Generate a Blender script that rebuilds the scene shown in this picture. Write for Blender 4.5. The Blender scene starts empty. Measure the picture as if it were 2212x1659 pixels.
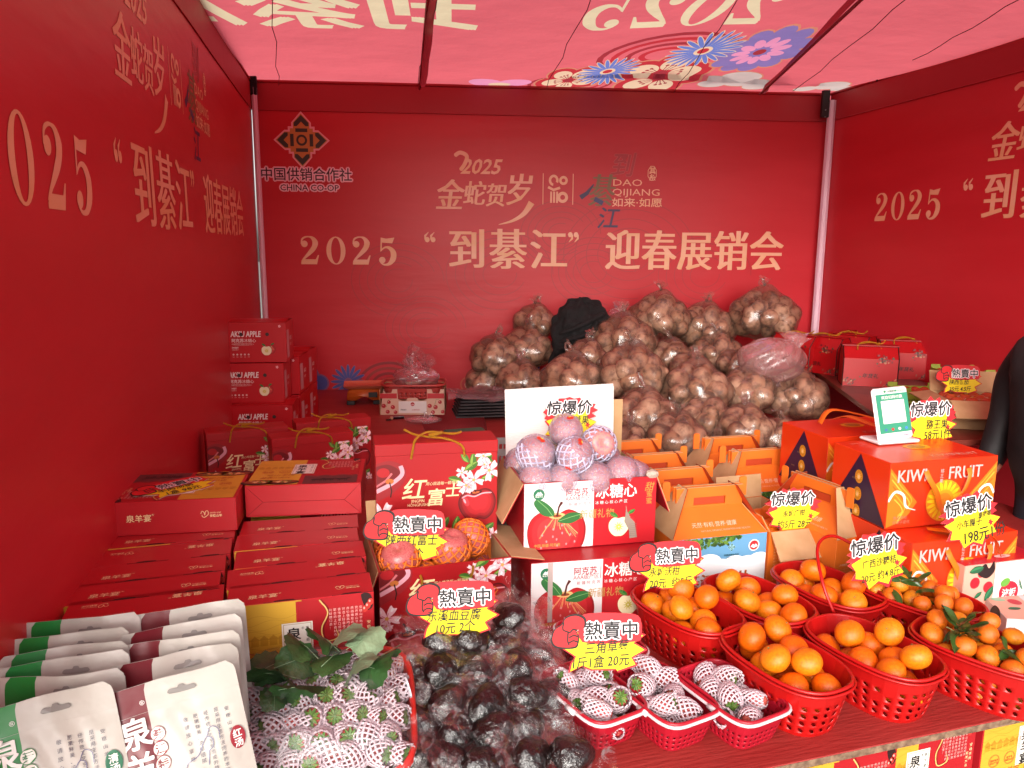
import bpy, math, random
import numpy as np
from math import sin, cos, pi, radians, sqrt, atan2, hypot
from mathutils import Vector, Matrix, Euler
SC = bpy.context.scene
COL = SC.collection
random.seed(7); RNG = np.random.default_rng(7)

# ------------------------------------------------------------------ camera, light, exposure
CAM = Vector((-.70, -5.78, 1.80))
YAW, PIT, ROL, FPX = radians(4.42), radians(-10.04), radians(.44), 1673.0
_f = Vector((sin(YAW)*cos(PIT), cos(YAW)*cos(PIT), sin(PIT)))
_r = Vector((cos(YAW), -sin(YAW), 0)); _u = _r.cross(_f)
CR = _r*cos(ROL)+_u*sin(ROL); CU = _u*cos(ROL)-_r*sin(ROL)
cd = bpy.data.cameras.new('camera'); cam = bpy.data.objects.new('camera', cd); COL.objects.link(cam)
cam.matrix_world = Matrix(((CR.x, CU.x, -_f.x, CAM.x), (CR.y, CU.y, -_f.y, CAM.y), (CR.z, CU.z, -_f.z, CAM.z), (0, 0, 0, 1)))
cd.sensor_width = 36; cd.lens = 36*FPX/2212; cd.clip_end = 600; cd.clip_start = .05
SC.camera = cam

SUN_EL, SUN_AZ = radians(21), radians(192)      # azimuth clockwise from +Y
w = bpy.data.worlds.new('World'); SC.world = w; w.use_nodes = True
nt = w.node_tree; bg = nt.nodes['Background']
sky = nt.nodes.new('ShaderNodeTexSky'); sky.sky_type = 'NISHITA'; sky.sun_disc = False
sky.sun_elevation = SUN_EL; sky.sun_rotation = SUN_AZ; sky.dust_density = 4; sky.air_density = 1.0; sky.ozone_density = .6
hs = nt.nodes.new('ShaderNodeHueSaturation'); hs.inputs['Saturation'].default_value = .25   # overcast: nearly white sky
nt.links.new(sky.outputs[0], hs.inputs['Color']); nt.links.new(hs.outputs[0], bg.inputs[0]); bg.inputs[1].default_value = .15
sl = bpy.data.lights.new('sun', 'SUN'); sun = bpy.data.objects.new('sun', sl); COL.objects.link(sun)
sl.energy = .7; sl.angle = radians(50); sl.color = (1, .97, .93)
sd = Vector((sin(SUN_AZ)*cos(SUN_EL), cos(SUN_AZ)*cos(SUN_EL), sin(SUN_EL)))
sun.rotation_euler = sd.to_track_quat('Z', 'Y').to_euler()
SC.view_settings.view_transform = 'Standard'; SC.view_settings.look = 'None'
SC.view_settings.exposure = 1.07; SC.view_settings.gamma = 1
SC.render.engine = 'CYCLES'; cy = SC.cycles
cy.max_bounces = 10; cy.transparent_max_bounces = 24; cy.diffuse_bounces = 6; cy.glossy_bounces = 3; cy.transmission_bounces = 6
cy.use_denoising = True; cy.sample_clamp_indirect = 6; cy.caustics_reflective = False; cy.caustics_refractive = False

# ------------------------------------------------------------------ survey: photo pixels (2212 px wide frame) to places in the booth
def ray(px, py): return _f + CR*((px-1106)/FPX) - CU*((py-829.5)/FPX)
def at(px, py, z): d = ray(px, py); return CAM + d*((z-CAM.z)/d.z)
def aty(px, py, y): d = ray(px, py); return CAM + d*((y-CAM.y)/d.y)
def corner(a, b, z):
    A, B = at(*a, z), at(*b, z); return A.x, A.y, atan2(B.y-A.y, B.x-A.x), hypot(B.x-A.x, B.y-A.y)

# ------------------------------------------------------------------ materials
def lin(h):
    if not isinstance(h, str): return tuple(h)
    h = h.lstrip('#'); o = []
    for i in (0, 2, 4):
        c = int(h[i:i+2], 16)/255; o.append(c/12.92 if c <= .04045 else ((c+.055)/1.055)**2.4)
    return tuple(o)
MATS = {}
def M(name, col='#888888', rough=.5, col2=None, scale=8, bump=0, bscale=60, alpha=1, metal=0, coat=0, trans=0, sss=0, stretch=None, detail=4, lo=.35, hi=.65, spec=None, edge=None):
    if name in MATS: return MATS[name]
    m = bpy.data.materials.new(name); m.use_nodes = True; t = m.node_tree; N = t.nodes; L = t.links
    b = N['Principled BSDF']; c = lin(col)
    b.inputs['Base Color'].default_value = (*c, 1); b.inputs['Roughness'].default_value = rough
    b.inputs['Metallic'].default_value = metal; b.inputs['Coat Weight'].default_value = coat
    b.inputs['Coat Roughness'].default_value = .15
    if spec is not None: b.inputs['Specular IOR Level'].default_value = spec
    if alpha < 1: b.inputs['Alpha'].default_value = alpha
    if trans: b.inputs['Transmission Weight'].default_value = trans
    if sss:
        b.inputs['Subsurface Weight'].default_value = sss; b.inputs['Subsurface Radius'].default_value = (.02, .01, .005); b.inputs['Subsurface Scale'].default_value = .3
    tc = None
    if col2 or bump or edge:
        tc = N.new('ShaderNodeTexCoord'); mp = N.new('ShaderNodeMapping'); L.new(tc.outputs['Object'], mp.inputs[0])
        if stretch: mp.inputs['Scale'].default_value = stretch
    if col2:
        n = N.new('ShaderNodeTexNoise'); n.inputs['Scale'].default_value = scale; n.inputs['Detail'].default_value = detail; L.new(mp.outputs[0], n.inputs[0])
        r = N.new('ShaderNodeValToRGB'); r.color_ramp.elements[0].position = lo; r.color_ramp.elements[1].position = hi
        r.color_ramp.elements[0].color = (*c, 1); r.color_ramp.elements[1].color = (*lin(col2), 1)
        L.new(n.outputs[0], r.inputs[0]); L.new(r.outputs[0], b.inputs['Base Color'])
    if bump:
        n2 = N.new('ShaderNodeTexNoise'); n2.inputs['Scale'].default_value = bscale; n2.inputs['Detail'].default_value = 3; L.new(mp.outputs[0], n2.inputs[0])
        bp = N.new('ShaderNodeBump'); bp.inputs['Strength'].default_value = bump; bp.inputs['Distance'].default_value = .01; L.new(n2.outputs[0], bp.inputs['Height'])
        L.new(bp.outputs[0], b.inputs['Normal'])
    if edge:      # film: denser where it is seen edge-on
        lw = N.new('ShaderNodeLayerWeight'); lw.inputs[0].default_value = .35
        mr = N.new('ShaderNodeMapRange'); mr.inputs['To Min'].default_value = edge[0]; mr.inputs['To Max'].default_value = edge[1]; L.new(lw.outputs['Facing'], mr.inputs[0])
        n3 = N.new('ShaderNodeTexNoise'); n3.inputs['Scale'].default_value = edge[2]; n3.inputs['Detail'].default_value = 5; n3.inputs['Distortion'].default_value = 1.5; L.new(mp.outputs[0], n3.inputs[0])
        m3 = N.new('ShaderNodeMapRange'); m3.inputs['From Min'].default_value = .45; m3.inputs['From Max'].default_value = .75; m3.inputs['To Max'].default_value = edge[3]; L.new(n3.outputs[0], m3.inputs[0])
        ad = N.new('ShaderNodeMath'); ad.use_clamp = True; L.new(mr.outputs[0], ad.inputs[0]); L.new(m3.outputs[0], ad.inputs[1]); L.new(ad.outputs[0], b.inputs['Alpha'])
    MATS[name] = m; return m
def film(name, lo, hi, streak, sscale, col='#d8d4d6', rough=.12, dif=.04, gl=1.0, stretch=None, fb=.7, band=(.5, .72)):
    """clear film: mirror-like where seen edge-on, milky along crumple streaks, clear elsewhere"""
    if name in MATS: return MATS[name]
    m = bpy.data.materials.new(name); m.use_nodes = True; t = m.node_tree; N = t.nodes; L = t.links; N.remove(N['Principled BSDF'])
    tc = N.new('ShaderNodeTexCoord'); mp = N.new('ShaderNodeMapping'); L.new(tc.outputs['Object'], mp.inputs[0])
    if stretch: mp.inputs['Scale'].default_value = stretch
    n = N.new('ShaderNodeTexNoise'); n.inputs['Scale'].default_value = sscale; n.inputs['Detail'].default_value = 5; n.inputs['Distortion'].default_value = 1.6; L.new(mp.outputs[0], n.inputs[0])
    bp = N.new('ShaderNodeBump'); bp.inputs['Strength'].default_value = fb; bp.inputs['Distance'].default_value = .012; L.new(n.outputs[0], bp.inputs['Height'])
    g = N.new('ShaderNodeBsdfGlossy'); g.inputs['Roughness'].default_value = rough; g.inputs[0].default_value = (.9*gl, .9*gl, .9*gl, 1); L.new(bp.outputs[0], g.inputs['Normal'])
    d = N.new('ShaderNodeBsdfDiffuse'); d.inputs[0].default_value = (*lin(col), 1); L.new(bp.outputs[0], d.inputs['Normal'])
    tl_ = N.new('ShaderNodeBsdfTranslucent'); tl_.inputs[0].default_value = (*lin(col), 1); dm = N.new('ShaderNodeMixShader'); dm.inputs[0].default_value = .35; L.new(d.outputs[0], dm.inputs[1]); L.new(tl_.outputs[0], dm.inputs[2])
    tr_ = N.new('ShaderNodeBsdfTransparent'); lw = N.new('ShaderNodeLayerWeight'); lw.inputs[0].default_value = .35; L.new(bp.outputs[0], lw.inputs['Normal'])
    mr = N.new('ShaderNodeMapRange'); mr.inputs['To Min'].default_value = lo; mr.inputs['To Max'].default_value = hi; L.new(lw.outputs['Fresnel'], mr.inputs[0])
    m1 = N.new('ShaderNodeMixShader'); L.new(mr.outputs[0], m1.inputs[0]); L.new(tr_.outputs[0], m1.inputs[1]); L.new(g.outputs[0], m1.inputs[2])
    m3 = N.new('ShaderNodeMapRange'); m3.inputs['From Min'].default_value = band[0]; m3.inputs['From Max'].default_value = band[1]; m3.inputs['To Min'].default_value = dif; m3.inputs['To Max'].default_value = streak; L.new(n.outputs[0], m3.inputs[0])
    m2 = N.new('ShaderNodeMixShader'); L.new(m3.outputs[0], m2.inputs[0]); L.new(m1.outputs[0], m2.inputs[1]); L.new(dm.outputs[0], m2.inputs[2]); L.new(m2.outputs[0], N['Material Output'].inputs[0])
    MATS[name] = m; return m
def ink(col, rough=.45): return M('ink_'+col.lstrip('#')+('' if rough == .45 else '_%d' % (rough*100)), col, rough)

# ------------------------------------------------------------------ meshes
class MB:
    def __init__(s): s.v = []; s.f = []; s.m = []; s.mats = []; s.cur = 0; s.smooth = []; s.sm = False
    def use(s, mat, smooth=None):
        if mat not in s.mats: s.mats.append(mat)
        s.cur = s.mats.index(mat)
        if smooth is not None: s.sm = smooth
        return s
    def add(s, vs, fs):
        o = len(s.v); s.v.extend([tuple(v) for v in vs]); s.f.extend([tuple(i+o for i in f) for f in fs]); s.m.extend([s.cur]*len(fs)); s.smooth.extend([s.sm]*len(fs)); return s
    def box(s, x0, y0, z0, x1, y1, z1, b=0, T=None):
        if b <= 0:
            vs = [(x, y, z) for z in (z0, z1) for y in (y0, y1) for x in (x0, x1)]
            fs = [(0, 2, 3, 1), (4, 5, 7, 6), (0, 1, 5, 4), (1, 3, 7, 5), (3, 2, 6, 7), (2, 0, 4, 6)]
        else:
            vs = []; idx = {}
            X, Y, Z = (x0, x1), (y0, y1), (z0, z1)
            for i in (0, 1):
                for j in (0, 1):
                    for k in (0, 1):
                        for ax in range(3):
                            p = [X[i], Y[j], Z[k]]
                            for a2, q in enumerate((i, j, k)):
                                if a2 != ax: p[a2] += b if q == 0 else -b
                            idx[(i, j, k, ax)] = len(vs); vs.append(p)
            fs = []; g = idx
            def q(*a): fs.append(tuple(g[t] for t in a))
            q((0, 0, 0, 0), (0, 0, 1, 0), (0, 1, 1, 0), (0, 1, 0, 0)); q((1, 0, 0, 0), (1, 1, 0, 0), (1, 1, 1, 0), (1, 0, 1, 0))
            q((0, 0, 0, 1), (1, 0, 0, 1), (1, 0, 1, 1), (0, 0, 1, 1)); q((0, 1, 0, 1), (0, 1, 1, 1), (1, 1, 1, 1), (1, 1, 0, 1))
            q((0, 0, 0, 2), (0, 1, 0, 2), (1, 1, 0, 2), (1, 0, 0, 2)); q((0, 0, 1, 2), (1, 0, 1, 2), (1, 1, 1, 2), (0, 1, 1, 2))
            for i in (0, 1):
                for j in (0, 1):
                    e = [(i, j, 0, 0), (i, j, 0, 1), (i, j, 1, 1), (i, j, 1, 0)]; q(*(e if i == j else e[::-1]))
                    e = [(i, 0, j, 0), (i, 1, j, 0), (i, 1, j, 2), (i, 0, j, 2)]; q(*(e if i == j else e[::-1]))
                    e = [(0, i, j, 1), (0, i, j, 2), (1, i, j, 2), (1, i, j, 1)]; q(*(e if i == j else e[::-1]))
                    for k in (0, 1):
                        e = [(i, j, k, 0), (i, j, k, 1), (i, j, k, 2)]; q(*(e if (i+j+k) % 2 else e[::-1]))
        if T: vs = [T @ Vector(v) for v in vs]
        return s.add(vs, fs)
    def tube(s, pts, r, n=6, closed=False, cap=True):
        pts = [Vector(p) for p in pts]; m = len(pts); rs = r if isinstance(r, (list, tuple)) else [r]*m
        vs = []; up = Vector((0, 0, 1)); prev = None
        for i, p in enumerate(pts):
            a = pts[(i+1) % m] if (closed or i < m-1) else p; b = pts[i-1] if (closed or i) else p
            t = (a-b)
            if t.length < 1e-9: t = Vector((0, 0, 1))
            t.normalize()
            if prev is None:
                ref = up if abs(t.z) < .9 else Vector((1, 0, 0)); prev = t.cross(ref).normalized()
            else:
                prev = prev - t*prev.dot(t)
                prev = prev.normalized() if prev.length > 1e-6 else t.orthogonal().normalized()
            b2 = t.cross(prev)
            for k in range(n):
                an = 2*pi*k/n; vs.append(p+(prev*cos(an)+b2*sin(an))*rs[i])
        fs = []
        for i in range(m if closed else m-1):
            j = (i+1) % m
            for k in range(n): fs.append((i*n+k, i*n+(k+1) % n, j*n+(k+1) % n, j*n+k))
        if cap and not closed: fs.append(tuple(range(n))[::-1]); fs.append(tuple((m-1)*n+k for k in range(n)))
        return s.add(vs, fs)
    def grid(s, fn, nu, nv, wrap=False):
        vs = [fn(i/nu, j/nv) for j in range(nv+1) for i in range(nu if wrap else nu+1)]; W = nu if wrap else nu+1
        fs = [(j*W+i, j*W+(i+1) % W, (j+1)*W+(i+1) % W, (j+1)*W+i) for j in range(nv) for i in range(nu)]
        return s.add(vs, fs)
    def prism(s, pts, z0, z1, T=None):
        n = len(pts); vs = [(x, y, z0) for x, y in pts]+[(x, y, z1) for x, y in pts]
        if T: vs = [T @ Vector(v) for v in vs]
        return s.add(vs, [tuple(range(n))[::-1], tuple(range(n, 2*n))]+[(i, (i+1) % n, n+(i+1) % n, n+i) for i in range(n)])
    def mesh(s, name):
        me = bpy.data.meshes.new(name); me.from_pydata(s.v, [], s.f)
        for m in s.mats: me.materials.append(m)
        if len(s.mats) > 1: me.polygons.foreach_set('material_index', s.m)
        me.polygons.foreach_set('use_smooth', s.smooth); me.update(); return me
    def ob(s, name, parent=None, loc=(0, 0, 0), rot=(0, 0, 0), **k): return ob(name, s.mesh(name), parent, loc, rot, **k)
def tag(o, label=None, cat=None, group=None, kind=None):
    if label: o['label'] = label
    if cat: o['category'] = cat
    if group: o['group'] = group
    if kind: o['kind'] = kind
    return o
def ob(name, data, parent=None, loc=(0, 0, 0), rot=(0, 0, 0), label=None, cat=None, group=None, kind=None, scale=None):
    o = bpy.data.objects.new(name, data); COL.objects.link(o); o.parent = parent; o.location = loc; o.rotation_euler = rot
    if scale: o.scale = scale
    return tag(o, label, cat, group, kind)
def empty(name, loc, rz=0, label=None, cat=None, group=None, rot=None):
    o = ob(name, None, None, loc, rot or (0, 0, rz), label, cat, group); o.empty_display_size = .05; return o
def kids(o): return [c for c in bpy.data.objects if c.parent == o]
KC = {}
def dup(root, loc, rz=0, label=None, group=None, rot=None):
    if root.name not in KC: KC[root.name] = [(c, kids(c)) for c in kids(root)]
    r = root.copy(); COL.objects.link(r); r.location = loc; r.rotation_euler = rot or (0, 0, rz)
    if label: r['label'] = label
    if group: r['group'] = group
    for c, gs in KC[root.name]:
        d = c.copy(); COL.objects.link(d); d.parent = r
        for g in gs:
            e = g.copy(); COL.objects.link(e); e.parent = d
    return r

def single_out(objs, what, where):
    """give the pieces one can point at in a heap a label of their own"""
    left = list(objs)
    for word, key in (('topmost', lambda o: -o.location.z), ('nearest the viewer', lambda o: o.location.y), ('leftmost', lambda o: o.location.x), ('rightmost', lambda o: -o.location.x), ('farthest back', lambda o: -o.location.y)):
        if not left: break
        o = min(left, key=key); left.remove(o); o['label'] = '%s, the %s of the heap in the %s' % (what, word, where)
# ------------------------------------------------------------------ flat print: vector artwork a fraction of a millimetre proud of its card
TXT = {}
def glyphs(s, off):
    k = (s, off)
    if k not in TXT:
        c = bpy.data.curves.new('t', 'FONT'); c.body = s; c.size = 1; c.offset = off; c.resolution_u = 2
        o = bpy.data.objects.new('t', c); COL.objects.link(o); dg = bpy.context.evaluated_depsgraph_get()
        m = bpy.data.meshes.new_from_object(o.evaluated_get(dg))
        TXT[k] = ([(v.co.x, v.co.y) for v in m.vertices], [tuple(p.vertices) for p in m.polygons])
        bpy.data.objects.remove(o); bpy.data.curves.remove(c); bpy.data.meshes.remove(m)
    return TXT[k]
class Art:
    def __init__(s, step=.00025): s.it = []; s.step = step
    def raw(s, vs, fs, col, ly): s.it.append((vs, fs, col, ly)); return s
    def poly(s, pts, col, ly=1): return s.raw(list(pts), [tuple(range(len(pts)))], col, ly)
    def rect(s, x0, y0, x1, y1, col, ly=0): return s.poly([(x0, y0), (x1, y0), (x1, y1), (x0, y1)], col, ly)
    def ell(s, x, y, rx, ry, col, ly=1, rot=0, n=20):
        c, q = cos(rot), sin(rot); return s.poly([(x+rx*cos(a)*c-ry*sin(a)*q, y+rx*cos(a)*q+ry*sin(a)*c) for a in (2*pi*i/n for i in range(n))], col, ly)
    def ring(s, x, y, rx, ry, wd, col, ly=1, n=24, a0=0, a1=2*pi):
        v = []
        for i in range(n+1):
            a = a0+(a1-a0)*i/n; v += [(x+rx*cos(a), y+ry*sin(a)), (x+(rx-wd)*cos(a), y+(ry-wd)*sin(a))]
        return s.raw(v, [(2*i, 2*i+1, 2*i+3, 2*i+2) for i in range(n)], col, ly)
    def line(s, pts, wd, col, ly=1):      # ribbon; wd a number or one per point
        v = []; n = len(pts)
        for i, (x, y) in enumerate(pts):
            a = pts[min(i+1, n-1)]; b = pts[max(i-1, 0)]; dx, dy = a[0]-b[0], a[1]-b[1]; l = hypot(dx, dy) or 1; h = (wd[i] if isinstance(wd, (list, tuple)) else wd)/2
            v += [(x-dy/l*h, y+dx/l*h), (x+dy/l*h, y-dx/l*h)]
        return s.raw(v, [(2*i, 2*i+1, 2*i+3, 2*i+2) for i in range(n-1)], col, ly)
    def text(s, t, x, y, size, col, ly=2, bold=0, shear=0, xs=1, al='l', vert=False, out=None, song=0, rot=0, gap=1.12):
        if vert:
            for i, ch in enumerate(t): s.text(ch, x, y-(i+1)*size*gap, size, col, ly, bold, shear, xs, 'l', False, out, song)
            return s
        vs, fs = glyphs(t, bold if bold <= .02 else 0); x1 = max(v[0] for v in vs); dx = {'l': 0, 'c': -x1/2, 'r': -x1}[al]; c, q = cos(rot), sin(rot)
        def place(vs, ox=0):
            r = []
            for a, b in vs:
                a2 = (a+dx+b*shear)*size*xs+ox; b2 = b*size; r.append((x+a2*c-b2*q, y+a2*q+b2*c))
            return r
        def many(amt, col_, l0, n_, dz):
            v2, f2 = glyphs(t, 0)
            for k in range(n_):
                an = 2*pi*k/n_+.39; o_ = place(v2, amt*size*cos(an)); dy_ = amt*size*sin(an); s.raw([(p-dy_*q, r_+dy_*c) for p, r_ in o_], f2, col_, l0+k*dz)
        if out: many(out[1]+abs(bold)*.6, out[0], ly-.9, 8, .06)
        if bold > .02: many(bold*.5, col, ly, 4, .12); return s
        if song:
            for k, o2 in enumerate((-song, 0, song)): s.raw(place(vs, o2*size), fs, col, ly+k*.2)
        else: s.raw(place(vs), fs, col, ly)
        return s
    def spline(s, pts, col, ly=1, n=6):   # closed smooth outline
        m = len(pts); o = []
        for i in range(m):
            p0, p1, p2, p3 = pts[i-1], pts[i], pts[(i+1) % m], pts[(i+2) % m]
            for k in range(n):
                t = k/n; o.append(tuple(.5*((2*p1[a])+(-p0[a]+p2[a])*t+(2*p0[a]-5*p1[a]+4*p2[a]-p3[a])*t*t+(-p0[a]+3*p1[a]-3*p2[a]+p3[a])*t**3) for a in (0, 1)))
        return s.poly(o, col, ly)
    def stamp(s, other, x, y, sc=1, rot=0, ly=0, sx=1):
        c, q = cos(rot), sin(rot)
        for vs, fs, col, l in other.it: s.raw([(x+(a*sx*c-b*q)*sc, y+(a*sx*q+b*c)*sc) for a, b in vs], fs, col, l+ly)
        return s
    def clip(s, x0, y0, x1, y1):
        s.it = [([(min(max(a, x0), x1), min(max(b, y0), y1)) for a, b in vs], fs, c, l) for vs, fs, c, l in s.it]; return s
    def mesh(s, name, warp=None, rough=.45):
        B = MB()
        for vs, fs, col, l in s.it:
            B.use(ink(col, rough) if isinstance(col, str) else col)
            if warp: B.add([warp(a, b, .0006+l*s.step) for a, b in vs], fs)
            else: B.add([(a, b, .0006+l*s.step) for a, b in vs], fs)
        return B.mesh(name)
FRONT = (pi/2, 0, 0)     # art plane x right, y up, facing -Y
def smooth(pts, n=8, closed=False):
    P = [Vector(p) for p in pts]; m = len(P); o = []
    for i in range(m if closed else m-1):
        g = (lambda k: P[k % m]) if closed else (lambda k: P[min(max(k, 0), m-1)])
        p0, p1, p2, p3 = g(i-1), g(i), g(i+1), g(i+2)
        for k in range(n):
            t = k/n; o.append(.5*((2*p1)+(p2-p0)*t+(2*p0-5*p1+4*p2-p3)*t*t+(3*p1-p0-3*p2+p3)*t**3))
    if not closed: o.append(P[-1])
    return o
# ------------------------------------------------------------------ palette of real surfaces
m_ply = M('red_plywood', '#8f2320', .55, '#9c3631', 3, .25, 30, stretch=(.6, 4, 1), detail=8, lo=.3, hi=.75)
m_plyedge = M('plywood_edge', '#8a6f58', .8, '#5c4434', 60)
m_kraft = M('kraft_board', '#a8835a', .8, '#b8946c', 12)
m_kraftd = M('kraft_inside', '#8f6c48', .85, '#9c7a55', 10)
m_steel = M('steel', '#8d8f92', .35, metal=1)
m_gold = M('gold_cord', '#c98f22', .38, bump=.8, bscale=700, metal=.35)
m_redcard = M('red_card', '#ac1a22', .34, '#b5222a', 3, .10, 5)
m_redpl = M('red_plastic', '#c4100c', .38, bump=.05, bscale=40, sss=.0)
m_black = M('black_cloth', '#0b0a0b', .9, '#151214', 20, .6, 60)

# ------------------------------------------------------------------ ground, tables
B = MB().use(M('grey_paving', '#76726c', .85, '#8b8780', 1.2, .2, 20)); B.add([(-80, -80, 0), (80, -80, 0), (80, 80, 0), (-80, 80, 0)], [(0, 1, 2, 3)]); B.ob('ground', kind='structure')
P0 = at(1659, 1659, .74); EDY = radians(12.0)
def tbl(x, y, z=0):   # front-table frame
    return Vector((P0.x+x*cos(EDY)-y*sin(EDY), P0.y+x*sin(EDY)+y*cos(EDY), .74+z))
def table(name, label, loc, rz, sheets, legs, zt=.74, th=.018):
    t = empty('display_table', (loc[0], loc[1], 0), rz, label, 'table')
    for x0, y0, x1, y1 in sheets:
        b = MB().use(m_ply); b.box(x0, y0, zt-th+.0015, x1, y1, zt, .0015); b.use(m_plyedge); b.box(x0+.0006, y0-.0006, zt-th, x1-.0006, y1+.0006, zt-.0018)
        b.ob('plywood_sheet', t)
    for x, y in legs:
        MB().use(m_steel).tube([(x, y, 0), (x, y, zt-th)], .016, 8).ob('leg', t)
    xs = [l[0] for l in legs]; ys = [l[1] for l in legs]
    for y in sorted(set(ys)): MB().use(m_steel).box(min(xs)-.02, y-.015, zt-th-.035, max(xs)+.02, y+.015, zt-th-.002).ob('crossbar', t)
    return t
table('f', 'long red plywood table across the stall front, under the baskets and pouches', (P0.x, P0.y), EDY,
      [(-1.72, 0, -.42, 1.22), (-.417, 0, 1.98, 1.22)], [(-1.6, .15), (-.4, .15), (.9, .15), (1.9, .15), (-1.6, 1.1), (-.4, 1.1), (.9, 1.1), (1.9, 1.1)])
table('l', 'red plywood table along the left wall, under the scale and the cherry crate', (-2.0, -3.28), radians(7), [(.12, -.02, 1.28, 1.5), (.14, 1.503, 1.36, 3.28)], [(.3, .2), (1.1, .2), (.3, 3.1), (1.1, 3.1)])
table('b', 'red plywood table against the back wall, under the heap of turnip bags', (-.5, -2.15), 0, [(0, 0, 1.1, 2.1), (1.103, 0, 2.2, 2.1)], [(.1, .1), (2.1, .1), (.1, 2.0), (2.1, 2.0)], zt=.72)
RA = at(1760, 800, 1.0); RB = at(1905, 905, 1.0); ryaw = atan2(RB.y-RA.y, RB.x-RA.x)
def rt(u, v):         # right-table frame: u towards the back, v towards the right wall
    return Vector((RB.x-cos(ryaw)*u+cos(ryaw+pi/2)*v, RB.y-sin(ryaw)*u+sin(ryaw+pi/2)*v, 1.0))
RWX = lambda y: 2.075+.121*abs(y)
LWX = lambda y: -2.085+.128*abs(y)
tr = empty('display_table', (0, 0, 0), 0, 'dark red table along the right wall, under the lantern shaped gift boxes', 'table')
mdk = M('dark_red_top', '#5a2019', .4, '#7a3428', 4, .1, 20)
b = MB().use(mdk); q = [(RB.x-.05, RB.y-.42), (RWX(RB.y-.42)-.03, RB.y-.42), (RWX(-.02)-.03, -.03), (1.62, -.03), (RA.x, RA.y), (RB.x, RB.y)]
b.prism(q, .975, 1.0); b.ob('table_top', tr)
for x, y in ((RB.x+.08, RB.y-.35), (RB.x+.1, RB.y+.1), (1.75, -.15), (RWX(RB.y)-.12, RB.y)):
    MB().use(m_steel).tube([(x, y, 0), (x, y, .975)], .016, 8).ob('leg', tr)

# ------------------------------------------------------------------ printed banner walls
GOLD, GOLD2 = '#c9826a', '#c58a5c'
m_ban = M('banner_red', '#be222c', .40, '#c82c36', 1.2, .35, 4, stretch=(.5, .5, 2.5), detail=3)
m_ban.node_tree.nodes['Principled BSDF'].inputs['Specular IOR Level'].default_value = .35
m_banw = M('banner_print_gold', '#eebc9c', .45, '#e8b484', 2.4, stretch=(1, 1, 5))
def digit(d, a, x, y, s, col, ly):
    if d == '0': a.ring(x+.27*s, y+.36*s, .25*s, .365*s, .05*s, col, ly, 28)
    if d == '0':
        n = 28; v = []
        for i in range(n+1):
            t = 2*pi*i/n; v += [(x+(.27+.25*cos(t))*s, y+(.36+.365*sin(t))*s), (x+(.27+.125*cos(t))*s, y+(.36+.335*sin(t))*s)]
        a.it.pop(); a.raw(v, [(2*i, 2*i+1, 2*i+3, 2*i+2) for i in range(n)], col, ly)
    if d == '2':
        a.ell(x+.13*s, y+.53*s, .085*s, .085*s, col, ly+.2)
        p = [(.05, .53), (.08, .66), (.2, .715), (.33, .69), (.41, .57), (.37, .43), (.24, .28), (.12, .16), (.05, .06)]
        p = [(q.x, q.y) for q in smooth([(u, v, 0) for u, v in p], 4)]
        a.line([(x+u*s, y+v*s) for u, v in p], [s*k for k in np.interp(np.linspace(0, 1, len(p)), [0, .15, .3, .5, .68, .85, 1], [.03, .05, .03, .15, .12, .06, .05])], col, ly)
        a.poly([(x+.03*s, y), (x+.44*s, y), (x+.5*s, y+.24*s), (x+.47*s, y+.24*s), (x+.41*s, y+.13*s), (x+.12*s, y+.13*s), (x+.03*s, y+.05*s)], col, ly+.4)
    if d == '5':
        a.poly([(x+.1*s, y+.71*s), (x+.24*s, y+.68*s), (x+.46*s, y+.71*s), (x+.4*s, y+.56*s), (x+.13*s, y+.58*s), (x+.12*s, y+.36*s), (x+.085*s, y+.34*s)], col, ly)
        p = [(.1, .37), (.2, .45), (.32, .44), (.42, .33), (.42, .17), (.32, .03), (.18, .0), (.08, .06)]
        p = [(q.x, q.y) for q in smooth([(u, v, 0) for u, v in p], 4)]
        a.line([(x+u*s, y+v*s) for u, v in p], [s*k for k in np.interp(np.linspace(0, 1, len(p)), [0, .2, .45, .6, .8, 1], [.03, .05, .15, .15, .05, .03])], col, ly+.2)
        a.ell(x+.13*s, y+.12*s, .085*s, .085*s, col, ly+.4)
def title(a, x0, y0, x1, s, col, ly=1):
    # 2025 "到綦江" 迎春展销会 laid out on the fractions read off the photograph
    L = x1-x0; X = lambda u: x0+u*L
    for k, d in enumerate('2025'): digit(d, a, X(.0+.0515*k), y0, s*.87, col, ly)
    for q, sg in ((.254, 1), (.547, -1)):
        for j in (0, 1):
            cx_ = X(q)+(.02+j*.135)*s; yy = y0+(.58 if sg > 0 else .72)*s
            a.ell(cx_, yy, .055*s, .06*s, col, ly+.1); a.line([(cx_-.05*s*sg, yy), (cx_-.045*s*sg, yy+.09*s*sg), (cx_+.03*s*sg, yy+.17*s*sg)], [.03*s, .05*s, .012*s], col, ly)
    for u, ch in ((.297, '到'), (.381, '綦'), (.465, '江'), (.622, '迎'), (.6985, '春'), (.775, '展'), (.8515, '销'), (.928, '会')):
        w_ = .0765 if u > .6 else .0805
        a.text(ch, X(u)-.0*s, y0, s, col, ly, song=.026, xs=L*w_/s*.985)
def pick(cols, i): return cols[i % len(cols)]
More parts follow.
